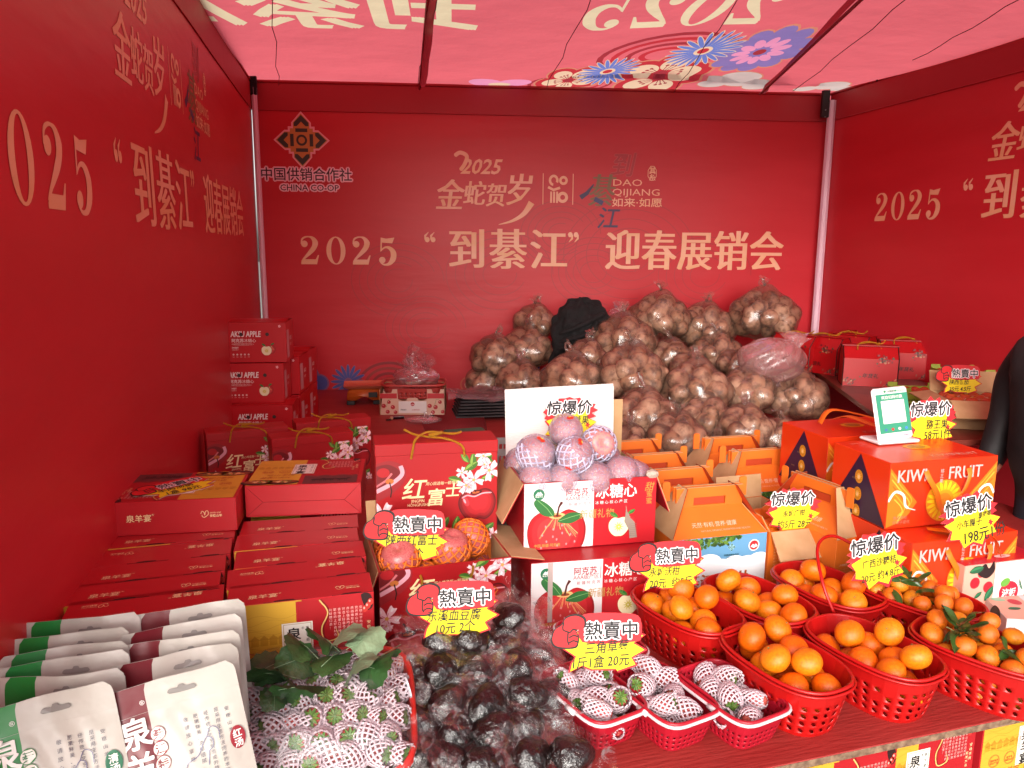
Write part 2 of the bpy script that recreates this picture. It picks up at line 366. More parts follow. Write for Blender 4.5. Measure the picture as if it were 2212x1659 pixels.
def logo_coop(a, x, y, s, c1, c2, halo, ly=1):
    for ln in (0, 1):
        k = 1.0 if ln else 1.16; c = c2 if ln else halo
        for an in range(4):
            q = an*pi/2; R = lambda u, v: (x+(u*cos(q)-v*sin(q))*s, y+(u*sin(q)+v*cos(q))*s)
            m = .06 if not ln else 0
            a.poly([R(-.30-m, .34-m), R(-.30-m, .62), R(0, .95+m*1.3), R(.30+m, .62), R(.30+m, .34-m)], c, ly+ln)
        a.rect(x-.42*s*k, y-.42*s*k, x+.42*s*k, y+.42*s*k, c, ly+ln+.1)
    for an in range(4):
        q = an*pi/2; R = lambda u, v: (x+(u*cos(q)-v*sin(q))*s, y+(u*sin(q)+v*cos(q))*s)
        a.poly([R(-.27, .50), R(-.27, .62), R(0, .9), R(.27, .62), R(.27, .5), R(.16, .5), R(0, .66), R(-.16, .5)], c1, ly+2)
        a.poly([R(-.22, .29), R(-.22, .42), R(.22, .42), R(.22, .29)], c1, ly+2)
    a.ring(x, y, .2*s, .2*s, .08*s, c1, ly+2)
def logos(a, cx_, y, s, col=None, full=True):
    # year-of-the-snake lettering, snake emblem, 到綦江 brush mark
    c = col or m_banw
    a.text('金', cx_-1.46*s, y-.40*s, .58*s, c, 1, song=.022, shear=.15, xs=.88); a.text('蛇', cx_-.96*s, y-.32*s, .46*s, c, 1, song=.022, shear=.15, xs=.88)
    a.text('贺', cx_-.56*s, y-.34*s, .44*s, c, 1, song=.022, shear=.15, xs=.88); a.text('岁', cx_-.20*s, y-.3*s, .6*s, c, 1, song=.025, shear=.15, xs=.85)
    a.text('2025', cx_-1.0*s, y+.2*s, .36*s, c, 1, bold=.02, shear=.3)
    P = [(q.x, q.y) for q in smooth([(cx_-1.1*s, y+.5*s, 0), (cx_-1.0*s, y+.56*s, 0), (cx_-.88*s, y+.5*s, 0), (cx_-.92*s, y+.36*s, 0), (cx_-1.0*s, y+.25*s, 0)], 5)]
    a.line(P, [.03*s]+[.07*s]*(len(P)-2)+[.03*s], c, 1.3)
    P = [(q.x, q.y) for q in smooth([(cx_+.3*s, y-.3*s, 0), (cx_+.16*s, y-.5*s, 0), (cx_-.05*s, y-.63*s, 0), (cx_-.3*s, y-.7*s, 0)], 5)]
    a.line(P, list(np.linspace(.12, .01, len(P))*s), c, 1.5)
    for xx in (.5, 1.05): a.rect(cx_+xx*s, y-.33*s, cx_+(xx+.015)*s, y+.22*s, c, 1)
    for k in range(3): a.rect(cx_+(.64+k*.055)*s, y-.3*s, cx_+(.675+k*.055)*s, y-.1*s, c, 1)
    a.ring(cx_+.7*s, y+.1*s, .09*s, .1*s, .045*s, c, 1, a0=-.5, a1=4.6); a.ring(cx_+.88*s, y+.1*s, .08*s, .08*s, .045*s, c, 1)
    a.ring(cx_+.87*s, y-.2*s, .1*s, .1*s, .055*s, c, 1); a.line([(cx_+.6*s, y-.02*s), (cx_+.7*s, y-.07*s), (cx_+.82*s, y-.03*s)], .045*s, c, 1.2)
    if not full: return
    a.text('到', cx_+1.72*s, y+.22*s, .46*s, '#a8242a', 1, bold=.015, shear=.2, out=('#c9706a', .014))
    a.text('綦', cx_+1.32*s, y-.3*s, .62*s, '#7a6038', 1, song=.02, shear=.2, xs=.8)
    a.line([(cx_+1.2*s, y-.20*s), (cx_+1.32*s, y-.12*s), (cx_+1.44*s, y+.04*s)], [.09*s, .07*s, .02*s], '#33284f', 2)
    a.line([(cx_+1.46*s, y-.22*s), (cx_+1.62*s, y-.3*s)], .08*s, '#3a3566', 2)
    a.text('江', cx_+1.5*s, y-.72*s, .42*s, '#3a2450', 1, bold=.025, shear=.2)
    a.text('DAO', cx_+1.78*s, y+.02*s, .17*s, c, 1, xs=1.5); a.text('QIJIANG', cx_+1.78*s, y-.15*s, .17*s, c, 1, xs=1.42)
    a.text('如来·如愿', cx_+1.78*s, y-.34*s, .17*s, c, 1, bold=.03, xs=1.32)
    a.ring(cx_+2.52*s, y+.25*s, .09*s, .14*s, .012*s, c, 1, 8, pi/8, 2*pi+pi/8); a.text('其', cx_+2.46*s, y+.25*s, .13*s, c, 1, bold=.02); a.text('糸', cx_+2.46*s, y+.13*s, .13*s, c, 1, bold=.02)
def daisy(n, c1, c2, cen, r=1):
    a = Art()
    for k in range(n):
        t = 2*pi*k/n; a.ell(.58*cos(t), .58*sin(t), .44, .11*16/n, c2, 1, t, 12); a.ell(.58*cos(t), .58*sin(t), .4, .08*16/n, c1, 2, t, 12)
    a.ell(0, 0, .22, .22, c2, 3); a.ell(0, 0, .14, .14, cen, 4); return a
def plum(c1, rim, cen):
    a = Art()
    for k in range(5):
        t = 2*pi*k/5+.3; a.ell(.62*cos(t), .62*sin(t), .56, .5, rim, 1, t); a.ell(.6*cos(t), .6*sin(t), .49, .43, c1 if rim == GOLD2 else '#b3242a', 1.5, t); a.ell(.55*cos(t), .55*sin(t), .36, .29, c1, 2, t)
        for j in (-.25, 0, .25): a.line([(.1*cos(t), .1*sin(t)), (.45*cos(t+j), .45*sin(t+j))], .02, cen, 3); a.ell(.46*cos(t+j), .46*sin(t+j), .04, .04, cen, 3, n=8)
    a.ell(0, 0, .16, .16, cen, 4); return a
D_BLUE = daisy(18, '#3f4f9a', '#a98fa8', '#a8242a'); D_PINK = plum('#e2b89a', '#c25a3e', '#9b2a2a')
def wall(name, label, P, Q, z0, z1, art, warp_amp=.004, ph=0):
    """P->Q is the direction the print reads in; the printed side faces the stall."""
    P = Vector((*P, 0)); Q = Vector((*Q, 0)); d = (Q-P); L = d.length; d.normalize(); n = Vector((d.y, -d.x, 0))
    t = empty(name, P, 0, label, 'banner wall')
    def wp(x, y, o): return d*x+Vector((0, 0, y))+n*(o+warp_amp*(sin(x*2.3+ph)*.6+sin(x*5.1+y*1.3+ph*2)*.25+sin(y*2.6+x+ph)*.5))
    b = MB().use(m_ban, True); b.grid(lambda u, v: wp(u*L, z0+v*(z1-z0), 0), int(L/.06), int((z1-z0)/.06))
    b.ob('banner_sheet', t)
    b = MB().use(m_ban, True); b.grid(lambda u, v: wp(u*L, z0+v*(z1-z0), -.012), 20, 10); b.ob('banner_lining', t)
    a = art(L); ob('printed_artwork', a.mesh('print', lambda x, y, o: wp(x, y, o+.0006)), t)
    hb = MB().use(M('banner_hem_shaded', '#a81c26', .5, bump=.2, bscale=8), True)  # hem tinted darker: shade of the beam behind the cloth, put into its colour
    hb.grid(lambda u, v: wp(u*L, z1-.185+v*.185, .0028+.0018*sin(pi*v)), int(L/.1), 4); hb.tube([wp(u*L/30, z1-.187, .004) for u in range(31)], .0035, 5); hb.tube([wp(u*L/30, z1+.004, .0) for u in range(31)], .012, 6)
    hb.ob('sewn_hem_shaded', t)
    return t, wp
ZT = 2.915
def art_back(L):
    a = Art(.00015); X = lambda x: x+2.085
    title(a, X(-1.80), 1.665, X(1.79), .315, m_banw)
    logo_coop(a, X(-1.755), 2.53, .19, '#2f3322', '#c08a40', '#e8b0b4')
    a.text('中国供销合作社', X(-2.055), 2.262, .094, '#3a0f14', 3, bold=.025, xs=.98, out=('#f0ccd4', .11)); a.text('CHINA CO-OP', X(-1.92), 2.185, .058, '#451218', 3, bold=.03, xs=1.08, out=('#f0ccd4', .16))
    logos(a, X(-.24), 2.24, .40)
    # faint swirls in the red
    for cx_, cy_, r in ((X(.62), 1.75, .5), (X(.35), 1.62, .32), (X(-1.1), 1.55, .34), (X(-.35), 1.6, .4), (X(1.2), 1.6, .36), (X(.1), 1.9, .3), (X(-.9), 1.2, .3)):
        for k in range(5): a.ring(cx_, cy_, r*(1-.17*k), r*(1-.17*k)*.8, .006, '#ad222a', .2, 30, .3*k, 4.4+.5*k)
    # painted flowers along the foot of the banner
    a.stamp(daisy(16, '#45509a', '#8d5a7e', '#8d4a6e'), X(-1.48), .80, .13, 0, 1); a.ell(X(-1.78), .84, .09, .09, '#7d5a86', 1); a.ell(X(-1.7), .79, .08, .07, '#7d5a86', 1.2)
    a.ell(X(-1.78), .84, .075, .075, '#45509a', 1.5); a.ell(X(-1.7), .79, .066, .057, '#45509a', 1.7); a.ell(X(-1.85), .8, .07, .08, '#45509a', 1.9)
    for k in range(4): a.ring(X(-1.18), .75, .24-.05*k, .2-.04*k, .02, ['#8d1c22', '#9a2a26', '#8d1c22', '#a03a30'][k], 1, 20, 0, pi)
    for k, (x, y, r) in enumerate(((1.3, .8, .2), (1.62, .9, .15), (1.0, .78, .15), (.5, .75, .14), (-.1, .78, .16), (-.5, .74, .13))): a.stamp((D_BLUE, D_PINK)[k % 2], X(x), y, r, k, 3)
    return a
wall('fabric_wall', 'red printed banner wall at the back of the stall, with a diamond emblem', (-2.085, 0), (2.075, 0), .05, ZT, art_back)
def art_side_left(L):
    a = Art(.00015); e = L-.72
    title(a, e-3.66, 1.875, e, .295, m_banw); logos(a, L-2.84, 2.44, .38); return a
def art_side_right(L):
    a = Art(.00015); title(a, .605, 1.99, 3.72, .285, m_banw); logos(a, 2.09, 2.45, .38); return a
YF = -5.15
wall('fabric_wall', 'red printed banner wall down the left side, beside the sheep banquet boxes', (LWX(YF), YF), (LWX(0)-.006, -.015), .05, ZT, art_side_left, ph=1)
YG = -4.6
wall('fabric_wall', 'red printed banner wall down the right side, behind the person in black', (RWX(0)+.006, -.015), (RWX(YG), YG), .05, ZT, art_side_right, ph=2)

# ------------------------------------------------------------------ tent frame and roof
m_pole = M('pole_sleeve', '#e0bccb', .45)
def pole(x0, y0, x1, label, wd=.034, zt=ZT):
    t = empty('tent_pole', (x0, y0, 0), 0, label, 'tent pole'); b = MB().use(m_pole)
    q = [(0, 0, 0), (x1-x0, .0, .8), (x1*.5-x0*.5, 0, 1.9), (0, 0, zt-.05)]; b.tube(smooth(q, 5), wd*.6, 8); b.ob('sleeve', t); return t
t = pole(-2.055, -.06, -2.05, 'pale pink tent pole in the back left corner')
MB().use(m_black).box(-.03, -.02, ZT-.1, .02, .02, ZT+.03, .004).ob('bracket', t)
t = pole(2.06, -.07, 2.06, 'pale pink tent pole in the back right corner with a black bracket at its top', .05)
b = MB().use(M('black_bracket', '#1a0d0e', .5)); b.box(-.08, -.02, ZT-.17, -.025, .012, ZT+.02, .004); b.ob('bracket', t)
for z in (-.17, -.12): MB().use(m_steel).tube([(-.055, -.026, ZT+z), (-.055, -.02, ZT+z)], .005, 6).ob('bolt', t)
pole(LWX(YF)-.04, YF, LWX(YF)-.04, 'pale tent pole at the front left corner of the stall')
pole(RWX(YG)+.04, YG, RWX(YG)+.04, 'pale tent pole at the front right corner of the stall')
def translucent(name, col, f=.6):
    m = bpy.data.materials.new(name); m.use_nodes = True; t = m.node_tree; N = t.nodes; L = t.links; N.remove(N['Principled BSDF'])
    c = (*lin(col), 1); d = N.new('ShaderNodeBsdfDiffuse'); tr_ = N.new('ShaderNodeBsdfTranslucent'); mx = N.new('ShaderNodeMixShader')
    tc = N.new('ShaderNodeTexCoord'); n = N.new('ShaderNodeTexNoise'); n.inputs['Scale'].default_value = 2.2; n.inputs['Detail'].default_value = 5; L.new(tc.outputs['Object'], n.inputs[0])
    bp = N.new('ShaderNodeBump'); bp.inputs['Strength'].default_value = .5; bp.inputs['Distance'].default_value = .05; L.new(n.outputs[0], bp.inputs['Height']); L.new(bp.outputs[0], d.inputs['Normal']); L.new(bp.outputs[0], tr_.inputs['Normal'])
    d.inputs[0].default_value = c; tr_.inputs[0].default_value = c; mx.inputs[0].default_value = f
    L.new(d.outputs[0], mx.inputs[1]); L.new(tr_.outputs[0], mx.inputs[2]); L.new(mx.outputs[0], N['Material Output'].inputs[0]); return m
m_roof = translucent('roof_fabric', '#ee727c', .55)
roof = empty('tent_roof', (0, 0, ZT+.015), 0, 'translucent red fabric roof of the stall, printed with mirrored lettering and flowers', 'tent roof')
RY0 = -5.5
def roofz(x, y): return .012*sin(x*3+y)+.02*sin(y*1.7+.5)+(.03*sin(x*1.5) if y < -.3 else 0)
a = Art(.0004); tg = translucent('roof_gold', '#f4e4bc', .55)
RT = lambda px, py: at(px, py, ZT)
pa = RT(1640, 62); pb = RT(440, 22)
# the print is on top of the cloth, so it reads mirrored from below
s_ = .44; x_r = RT(1648, 60).x; yb = RT(1400, 62).y
for k, d in enumerate('2025'): digit(d, a, -x_r+k*.245, 0, s_*.95, tg, 1)
for q in ('“',): a.text(q, -x_r+1.15, .12, s_, tg, 1, bold=.03)
for k, ch in enumerate('到綦江'): a.text(ch, -x_r+1.44+k*.57, 0, .57, tg, 1, song=.03)
for vs, fs, c, l in a.it: vs[:] = [(-x, yb-y*1.9) for x, y in vs]
tc_ = {k: translucent('roof_'+k, v, .5) for k, v in dict(rim='#e8967a', red='#d8404a', cream='#ffe0bc', blue='#7a8fe0', vio='#9a86c8', pink='#ffa8d0', dark='#b8404a', sky='#e8d8d0').items()}
def rflower(kind, px, py, r, rot=0, ly=1):
    q = RT(px, py); f = Art()
    if kind == 'plum':
        for k in range(5):
            t = 2*pi*k/5+rot; f.ell(.62*cos(t), .62*sin(t), .58, .52, tc_['rim'], 1, t); f.ell(.6*cos(t), .6*sin(t), .53, .47, tc_['red'], 2, t); f.ell(.55*cos(t), .55*sin(t), .36, .29, tc_['cream'], 3, t)
            for j in (-.25, 0, .25): f.line([(0, 0), (.45*cos(t+j), .45*sin(t+j))], .022, tc_['dark'], 4); f.ell(.46*cos(t+j), .46*sin(t+j), .045, .045, tc_['dark'], 4, n=8)
        f.ell(0, 0, .16, .16, tc_['dark'], 5)
    elif kind == 'daisy':
        for k in range(22):
            t = 2*pi*k/22; f.ell(.58*cos(t), .58*sin(t), .44, .085, tc_['cream'], 1, t, 10); f.ell(.58*cos(t), .58*sin(t), .4, .062, tc_['blue'], 2, t, 10)
        f.ell(0, 0, .24, .24, tc_['cream'], 3); f.ell(0, 0, .15, .15, tc_['red'], 4)
    elif kind == 'peony':
        for k in range(11):
            t = 2*pi*k/11; f.ell(.75*cos(t), .75*sin(t), .3, .26, tc_['rim'], 1, t, 12); f.ell(.73*cos(t), .73*sin(t), .26, .23, tc_['vio'], 2, t, 12); f.ell(.4*cos(t), .4*sin(t), .2, .11, tc_['pink'], 4, t, 12)
        f.ell(0, 0, .75, .75, tc_['vio'], 3); f.ell(0, 0, .13, .13, tc_['dark'], 5)
    elif kind == 'cloud':
        for x, y, r2 in ((-.8, 0, .5), (0, .3, .7), (.8, 0, .5)): f.ell(x, -y, r2, r2*.6, tc_['rim'], 1); f.ell(x, -y, r2*.93, r2*.54, tc_['sky'], 2)
    elif kind == 'pink':
        f.ell(-.5, 0, .6, .3, tc_['pink'], 1, .1); f.ell(.5, 0, .6, .3, tc_['pink'], 2, -.1); f.ell(0, .15, .4, .15, tc_['cream'], 3)
    else:
        for k in range(4): f.ring(0, 0, 1-.2*k, .8-.16*k, .09, tc_['dark'] if k % 2 == 0 else tc_['red'], .4, 26)
    for vs, fs, c, l in f.it: vs[:] = [(x, y*(2.3 if kind != 'swirl' else 1.6)) for x, y in vs]
    a.stamp(f, q.x, q.y, r, rot if kind != 'plum' else 0, ly)
for args in (('swirl', 1440, 130, .42, 0, 0), ('swirl', 1230, 190, .3, 0, 0), ('plum', 1228, 180, .2, .3, 1), ('plum', 1425, 176, .27, 1.0, 2), ('daisy', 1312, 165, .2, 0, 7), ('daisy', 1518, 124, .2, 0, 8),
             ('peony', 1640, 126, .24, 0, 3), ('cloud', 1585, 188, .2, 0, 9), ('pink', 1080, 182, .2, 0, 1), ('cloud', 1780, 196, .17, 0, 2)): rflower(*args)
# one cloth, dyed through: cut the sheet along the artwork's outlines so that each face has its own dye
from mathutils.geometry import delaunay_2d_cdt
vin, fin, prio, mt = [], [], [], []
def addf(vs, f, p, m):
    f = list(f); ar = sum(vs[f[k-1]][0]*vs[f[k]][1]-vs[f[k]][0]*vs[f[k-1]][1] for k in range(len(f)))
    if abs(ar) < 1e-9: return
    if ar < 0: f = f[::-1]
    o = len(vin); vin.extend(Vector(vs[i]) for i in f); fin.append(list(range(o, o+len(f)))); prio.append(p); mt.append(m)
nx_, ny_ = 24, 24; lat = [[Vector(((LWX(RY0*j/ny_)-.35)*(1-i/nx_)+(RWX(RY0*j/ny_)+.35)*i/nx_, .45+(RY0-.45)*j/ny_)) for i in range(nx_+1)] for j in range(ny_+1)]
for j in range(ny_):
    for i in range(nx_): addf([lat[j][i], lat[j+1][i], lat[j+1][i+1], lat[j][i+1]], (0, 1, 2, 3), 0, m_roof)
for vs, fs, c, l in a.it:
    for f in [t3 for f_ in fs for t3 in ([f_] if len(f_) != 4 else [(f_[0], f_[1], f_[2]), (f_[0], f_[2], f_[3])])]:
        P = [vs[i] for i in f]
        addf(P, range(len(P)), l, c)
rv, re_, rfc, _1, _2, _3 = delaunay_2d_cdt(vin, [], fin, 0, 1e-5)
rvn = np.array([(p.x, p.y) for p in rv]); rfc = [f for f in rfc if len(f) == 3]; cen = np.array([rvn[list(f)].mean(0) for f in rfc]); own = np.zeros(len(rfc), int)
for k in sorted(range(576, len(fin)), key=lambda k: prio[k]):
    P = np.array([(vin[i].x, vin[i].y) for i in fin[k]]); lo_, hi_ = P.min(0), P.max(0)
    c_ = np.where((cen >= lo_).all(1) & (cen <= hi_).all(1))[0]
    if not len(c_): continue
    q = cen[c_]; ins = np.zeros(len(c_), bool)
    for a_, b_ in zip(P, np.roll(P, -1, 0)):
        if a_[1] == b_[1]: continue
        cr = ((a_[1] > q[:, 1]) != (b_[1] > q[:, 1])) & (q[:, 0] < (b_[0]-a_[0])*(q[:, 1]-a_[1])/(b_[1]-a_[1])+a_[0]); ins ^= cr
    own[c_[ins]] = k
b = MB().use(m_roof, True); b.v = [(p.x, p.y, roofz(p.x, p.y)) for p in rv]
for f, k in zip(rfc, own): b.use(mt[k]); b.f.append(tuple(f)); b.m.append(b.cur); b.smooth.append(True)
b.ob('roof_sheet', roof)
m_beam = translucent('beam_sleeve', '#b05e68', .75)
for i, (p, q, lb) in enumerate((((932, 0), (912, 186), 'dark fabric covered beam under the roof, left of the pair'), ((1858, 0), (1648, 197), 'dark fabric covered beam under the roof, right of the pair'))):
    A, C = at(*p, ZT-.02), at(*q, ZT-.02); d = (A-C).normalized(); A = C+d*4.9; sd_ = Vector((d.y, -d.x, 0))
    t = empty('roof_beam', C, 0, lb, 'beam'); b = MB().use(m_beam, True)
    b.grid(lambda u, v: (A-C)*v+sd_*((u-.5)*.040+.002*sin(v*40))+Vector((0, 0, -.004-.006*sin(pi*u)+roofz(*((C+(A-C)*v).xy)))), 6, 60); b.ob('beam_sleeve', t)
    MB().use(M('beam_tube', '#8c3038', .5)).tube([sd_*.018+Vector((0, 0, -.02)), (A-C)+sd_*.018+Vector((0, 0, -.02))], .009, 6).ob('beam_tube', t)
m_wire = M('thin_cord', '#5a1a20', .7)
for i, (p, q, lb) in enumerate((((587, 0), (602, 184), 'thin sagging cord under the roof near the left wall'), ((940, 0), (900, 186), 'thin cord beside the left roof beam'), ((1272, 0), (1178, 192), 'thin slanting cord right of the middle of the roof'),
                                ((1590, 0), (1455, 200), 'thin cord crossing the mirrored year on the roof'), ((1950, 0), (1715, 197), 'thin cord just right of the right roof beam'), ((2190, 0), (1975, 130), 'thin cord nearest the right wall under the roof'))):
    A, C = at(*p, ZT-.035), at(*q, ZT-.035); d = A-C; A = C+d*1.9
    pts = [(C+(A-C)*k/12+Vector((.01*sin(k*2.1+i), 0, -.012*sin(pi*k/12))))-C for k in range(13)]
    MB().use(m_wire).tube(pts, .0022, 5).ob('cord', None, C, label=lb, cat='cord')
t = MB().use(m_black).tube([(0, 0, 0), (.012, .0, .02), (.02, 0, .045)], .005, 5).ob('cable_tie', None, aty(1880+340, 175, -1.3) if 0 else Vector((RWX(-.55)-.02, -.55, ZT-.01)), label='small black cable tie on top of the right wall', cat='cable tie')
# ------------------------------------------------------------------ artwork of the packaging
WH, BK, CR_, GD = '#e8e4de', '#181414', '#e9d3a0', '#caa45a'
def blossom(c1='#f0c6cc', c2='#d05a78'):
    a = Art()
    for k in range(5):
        t = 2*pi*k/5; a.spline([(0, 0), (.5*cos(t-.45), .5*sin(t-.45)), (.95*cos(t-.25), .95*sin(t-.25)), (.82*cos(t), .82*sin(t)), (.95*cos(t+.25), .95*sin(t+.25)), (.5*cos(t+.45), .5*sin(t+.45))], c1, 1, 3)
        a.ell(.68*cos(t), .68*sin(t), .16, .1, '#f7e4e6', 2, t, 8); a.line([(0, 0), (.4*cos(t+.3), .4*sin(t+.3))], .05, c2, 3)
    a.ell(0, 0, .14, .14, '#d9a050', 4, n=8); return a
def leaf2(c='#3f6a22', c2='#7fa043'):
    a = Art(); a.spline([(0, 0), (.35, .22), (.75, .17), (1, 0), (.7, -.2), (.3, -.18)], c, 1, 3); a.spline([(.05, 0), (.35, .17), (.7, .12), (.95, 0)], c2, 2, 3); a.line([(0, 0), (.95, 0)], .03, c, 3); return a
BLO, LEA = blossom(), leaf2()
def apple2(body='#8e0f16', dark='#5c070c', hi='#c8343c', gloss='#e79aa4'):
    a = Art(); O = [(0, .62), (.3, .74), (.66, .68), (.92, .35), (.95, -.1), (.72, -.62), (.35, -.88), (0, -.8), (-.35, -.88), (-.72, -.62), (-.95, -.1), (-.92, .35), (-.66, .68), (-.3, .74)]
    a.spline(O, dark, 1, 4)
    for k, (sc_, c) in enumerate(((.93, '#74090f'), (.84, body), (.7, '#a3141c'), (.5, '#b01b23'))): a.spline([(x*sc_+.03*k, y*sc_+.03*k) for x, y in O], c, 1.3+.3*k, 3)
    a.ell(.02, .6, .3, .12, '#4a0508', 3, .05); a.ell(0, .6, .2, .06, '#b0562a', 3.2)
    a.line([(q.x, q.y) for q in smooth([(-.75, .42, 0), (-.45, .52, 0), (-.1, .4, 0), (.35, .5, 0), (.8, .45, 0)], 4)], [.02]+[.07]*15+[.02], gloss, 3.3)
    a.ell(-.55, .2, .14, .26, hi, 3.1, .3); a.ell(-.62, .25, .05, .14, gloss, 3.4, .3)
    a.line([(0, .6), (-.03, .85), (-.16, 1.08)], [.05, .05, .09], '#35120c', 4); return a
APP = apple2()
def art_goat_logo(a, x, y, s, col, ly=2):
    P = smooth([(0, .35, 0), (.12, .6, 0), (.3, .45, 0), (.34, .2, 0), (.42, .55, 0), (.62, .6, 0), (.66, .3, 0), (.5, .12, 0), (.3, 0, 0), (.12, .08, 0), (.1, .22, 0)], 3)
    a.line([(x+q.x*s, y+q.y*s) for q in P], .055*s, col, ly)
    a.text('ANWEN GOAT', x+.78*s, y+.34*s, .2*s, col, ly, xs=.75); a.text('安稳山羊', x+.78*s, y+.02*s, .27*s, col, ly, bold=.02)
def art_quan_side(w):
    a = Art(); y = .026
    a.text('泉羊宴', .045, y+.002, .022, CR_, 2, bold=.03); a.text('®', .045+.067, y+.016, .008, CR_, 2)
    art_goat_logo(a, w-.085, y+.005, .030, CR_); return a
def art_quan_face(w, h):
    a = Art(.0002); a.rect(.002, .002, w-.002, h-.002, '#a3141c', 0); a.rect(.002, .002, w*.46, h-.002, '#c99a2e', 1)
    for k in range(7):
        yy = h*(.60+.045*k); a.line([(.004+w*.452*t, yy+.006*sin(t*9+k*1.7)) for t in np.linspace(0, 1, 14)], .0012, '#b98a24', 2)
    for x0 in np.linspace(.01, w*.4, 7): a.rect(x0, h*.62, x0+.016, h*.62+.014+.006*sin(x0*300), '#b8861f', 2); a.poly([(x0-.003, h*.62+.014), (x0+.019, h*.62+.014), (x0+.008, h*.62+.026)], '#ad7c1c', 2.5)
    a.rect(w*.36, h*.40, w*.36+.068, h*.80, '#dcd6cc', 4); a.ring(w*.36+.034, h*.6, 0, 0, 0, WH, 4)
    for x0, x1, y0, y1 in ((.003, .065, .785, .79), (.003, .065, .41, .415)): a.rect(w*.36+x0, h*y0, w*.36+x1, h*y1, '#a98a5a', 5)
    a.rect(w*.36+.003, h*.41, w*.36+.0045, h*.79, '#a98a5a', 5); a.rect(w*.36+.0635, h*.41, w*.36+.065, h*.79, '#a98a5a', 5)
    a.text('泉羊宴', w*.36+.010, h*.775, .032, BK, 6, bold=.045, vert=True, gap=1.02); a.text('®', w*.36+.043, h*.735, .008, BK, 6); a.text('重庆綦江特产', w*.36+.052, h*.785, .0085, BK, 6, vert=True, gap=1.7); a.text('重庆市老字号', w*.36+.005, h*.7, .005, '#7d1a1a', 6, vert=True)
    for k, (x, t) in enumerate(((.045, '国家地理\n标志产品'), (.095, '老字号\n品牌认证'))):
        a.ring(x, h*.5, .0175, .0175, .0013, '#b04a28', 3); a.ring(x, h*.5, .0152, .0152, .0006, '#b04a28', 3)
        for q, l in enumerate(t.split('\n')): a.text(l, x, h*.5-.001-.007*q, .0065, '#a8401f', 3, bold=.02, al='c')
    a.text('吃山羊肉', .045, h*.335, .021, '#a02a1a', 3, bold=.0, shear=.3); a.text('健康少烦忧', .03, h*.245, .018, '#a02a1a', 3, shear=.3)
    P = smooth([(w*.62, h*.98, 0), (w*.675, h*.86, 0), (w*.63, h*.72, 0), (w*.655, h*.6, 0), (w*.74, h*.62, 0), (w*.73, h*.7, 0)], 6)
    a.line([(q.x+.002, q.y) for q in P], [.008]*(len(P)-6)+[.004]*6, '#7d0c12', 2); a.line([(q.x, q.y) for q in P], [.003]*(len(P)-4)+[.0012]*4, '#d8b46a', 3)
    cols = ('安稳山羊肉选用贵', '我养黑山羊肌纤维', '质细嫩瘦肉味鲜美', '养价值高精选优质', '锌选上好香辛料酿', '香味醇厚口感纯正', '聚合的上好食材色', '的鲜嫩口感！')
    for k, c in enumerate(cols): a.text(c, w*(.905-.030*k)-.004, h*.90, .0075, '#d9a8a2', 3, vert=True, gap=1.18+.0*k)
    a.text('安稳羊肉', w*.945, h*.76, .0095, CR_, 3, vert=True, gap=1.25); a.text('宴席大品', w*.915, h*.68, .0085, CR_, 3, vert=True, gap=1.25)
    a.spline([(w*.91, h*.99), (w*.965, h*.995), (w*.99, h*.93), (w*.985, h*.86), (w*.945, h*.84), (w*.925, h*.9)], '#2a1212', 2)
    for x, y in ((.955, .88), (.975, .915), (.935, .855)): a.ell(w*x, h*y, .0065, .0085, '#b8322a', 3); a.ell(w*x-.002, h*y+.002, .002, .003, '#e6a79c', 4)
    for x, y, r in ((.085, .105, .055), (.285, .095, .05)):
        a.ell(w*x+.01, h*y, r, r*.46, '#1d0d0b', 3, .05); a.ell(w*x+.01, h*y+.006, r*.86, r*.33, '#7d3a1a', 4, .05)
        for k in range(12): a.ell(w*x+.01+r*.65*cos(k*2.4)*((k+3)/15), h*y+.006+r*.22*sin(k*2.4)*((k+3)/15), .006, .004, ('#c98a4a', '#d9b27a', '#5f7a2c')[k % 3], 5+.1*k, k, 8)
    a.rect(w*.50, .004, w-.004, h*.30, '#5a3030', 1.5); a.line([(w*.5+w*.48*t, h*.3+.004*sin(t*20)) for t in np.linspace(0, 1, 20)], .012, '#6d2a2a', 1.6)
    for x in (.62, .72, .85):
        q = w*x; a.ell(q, h*.16, .018, .0075, '#1e1012', 3); a.ell(q+.019, h*.19, .006, .0045, '#1e1012', 3)
        for d in (-.012, -.007, .008, .013): a.rect(q+d, h*.08, q+d+.0025, h*.15, '#1e1012', 3)
    return a
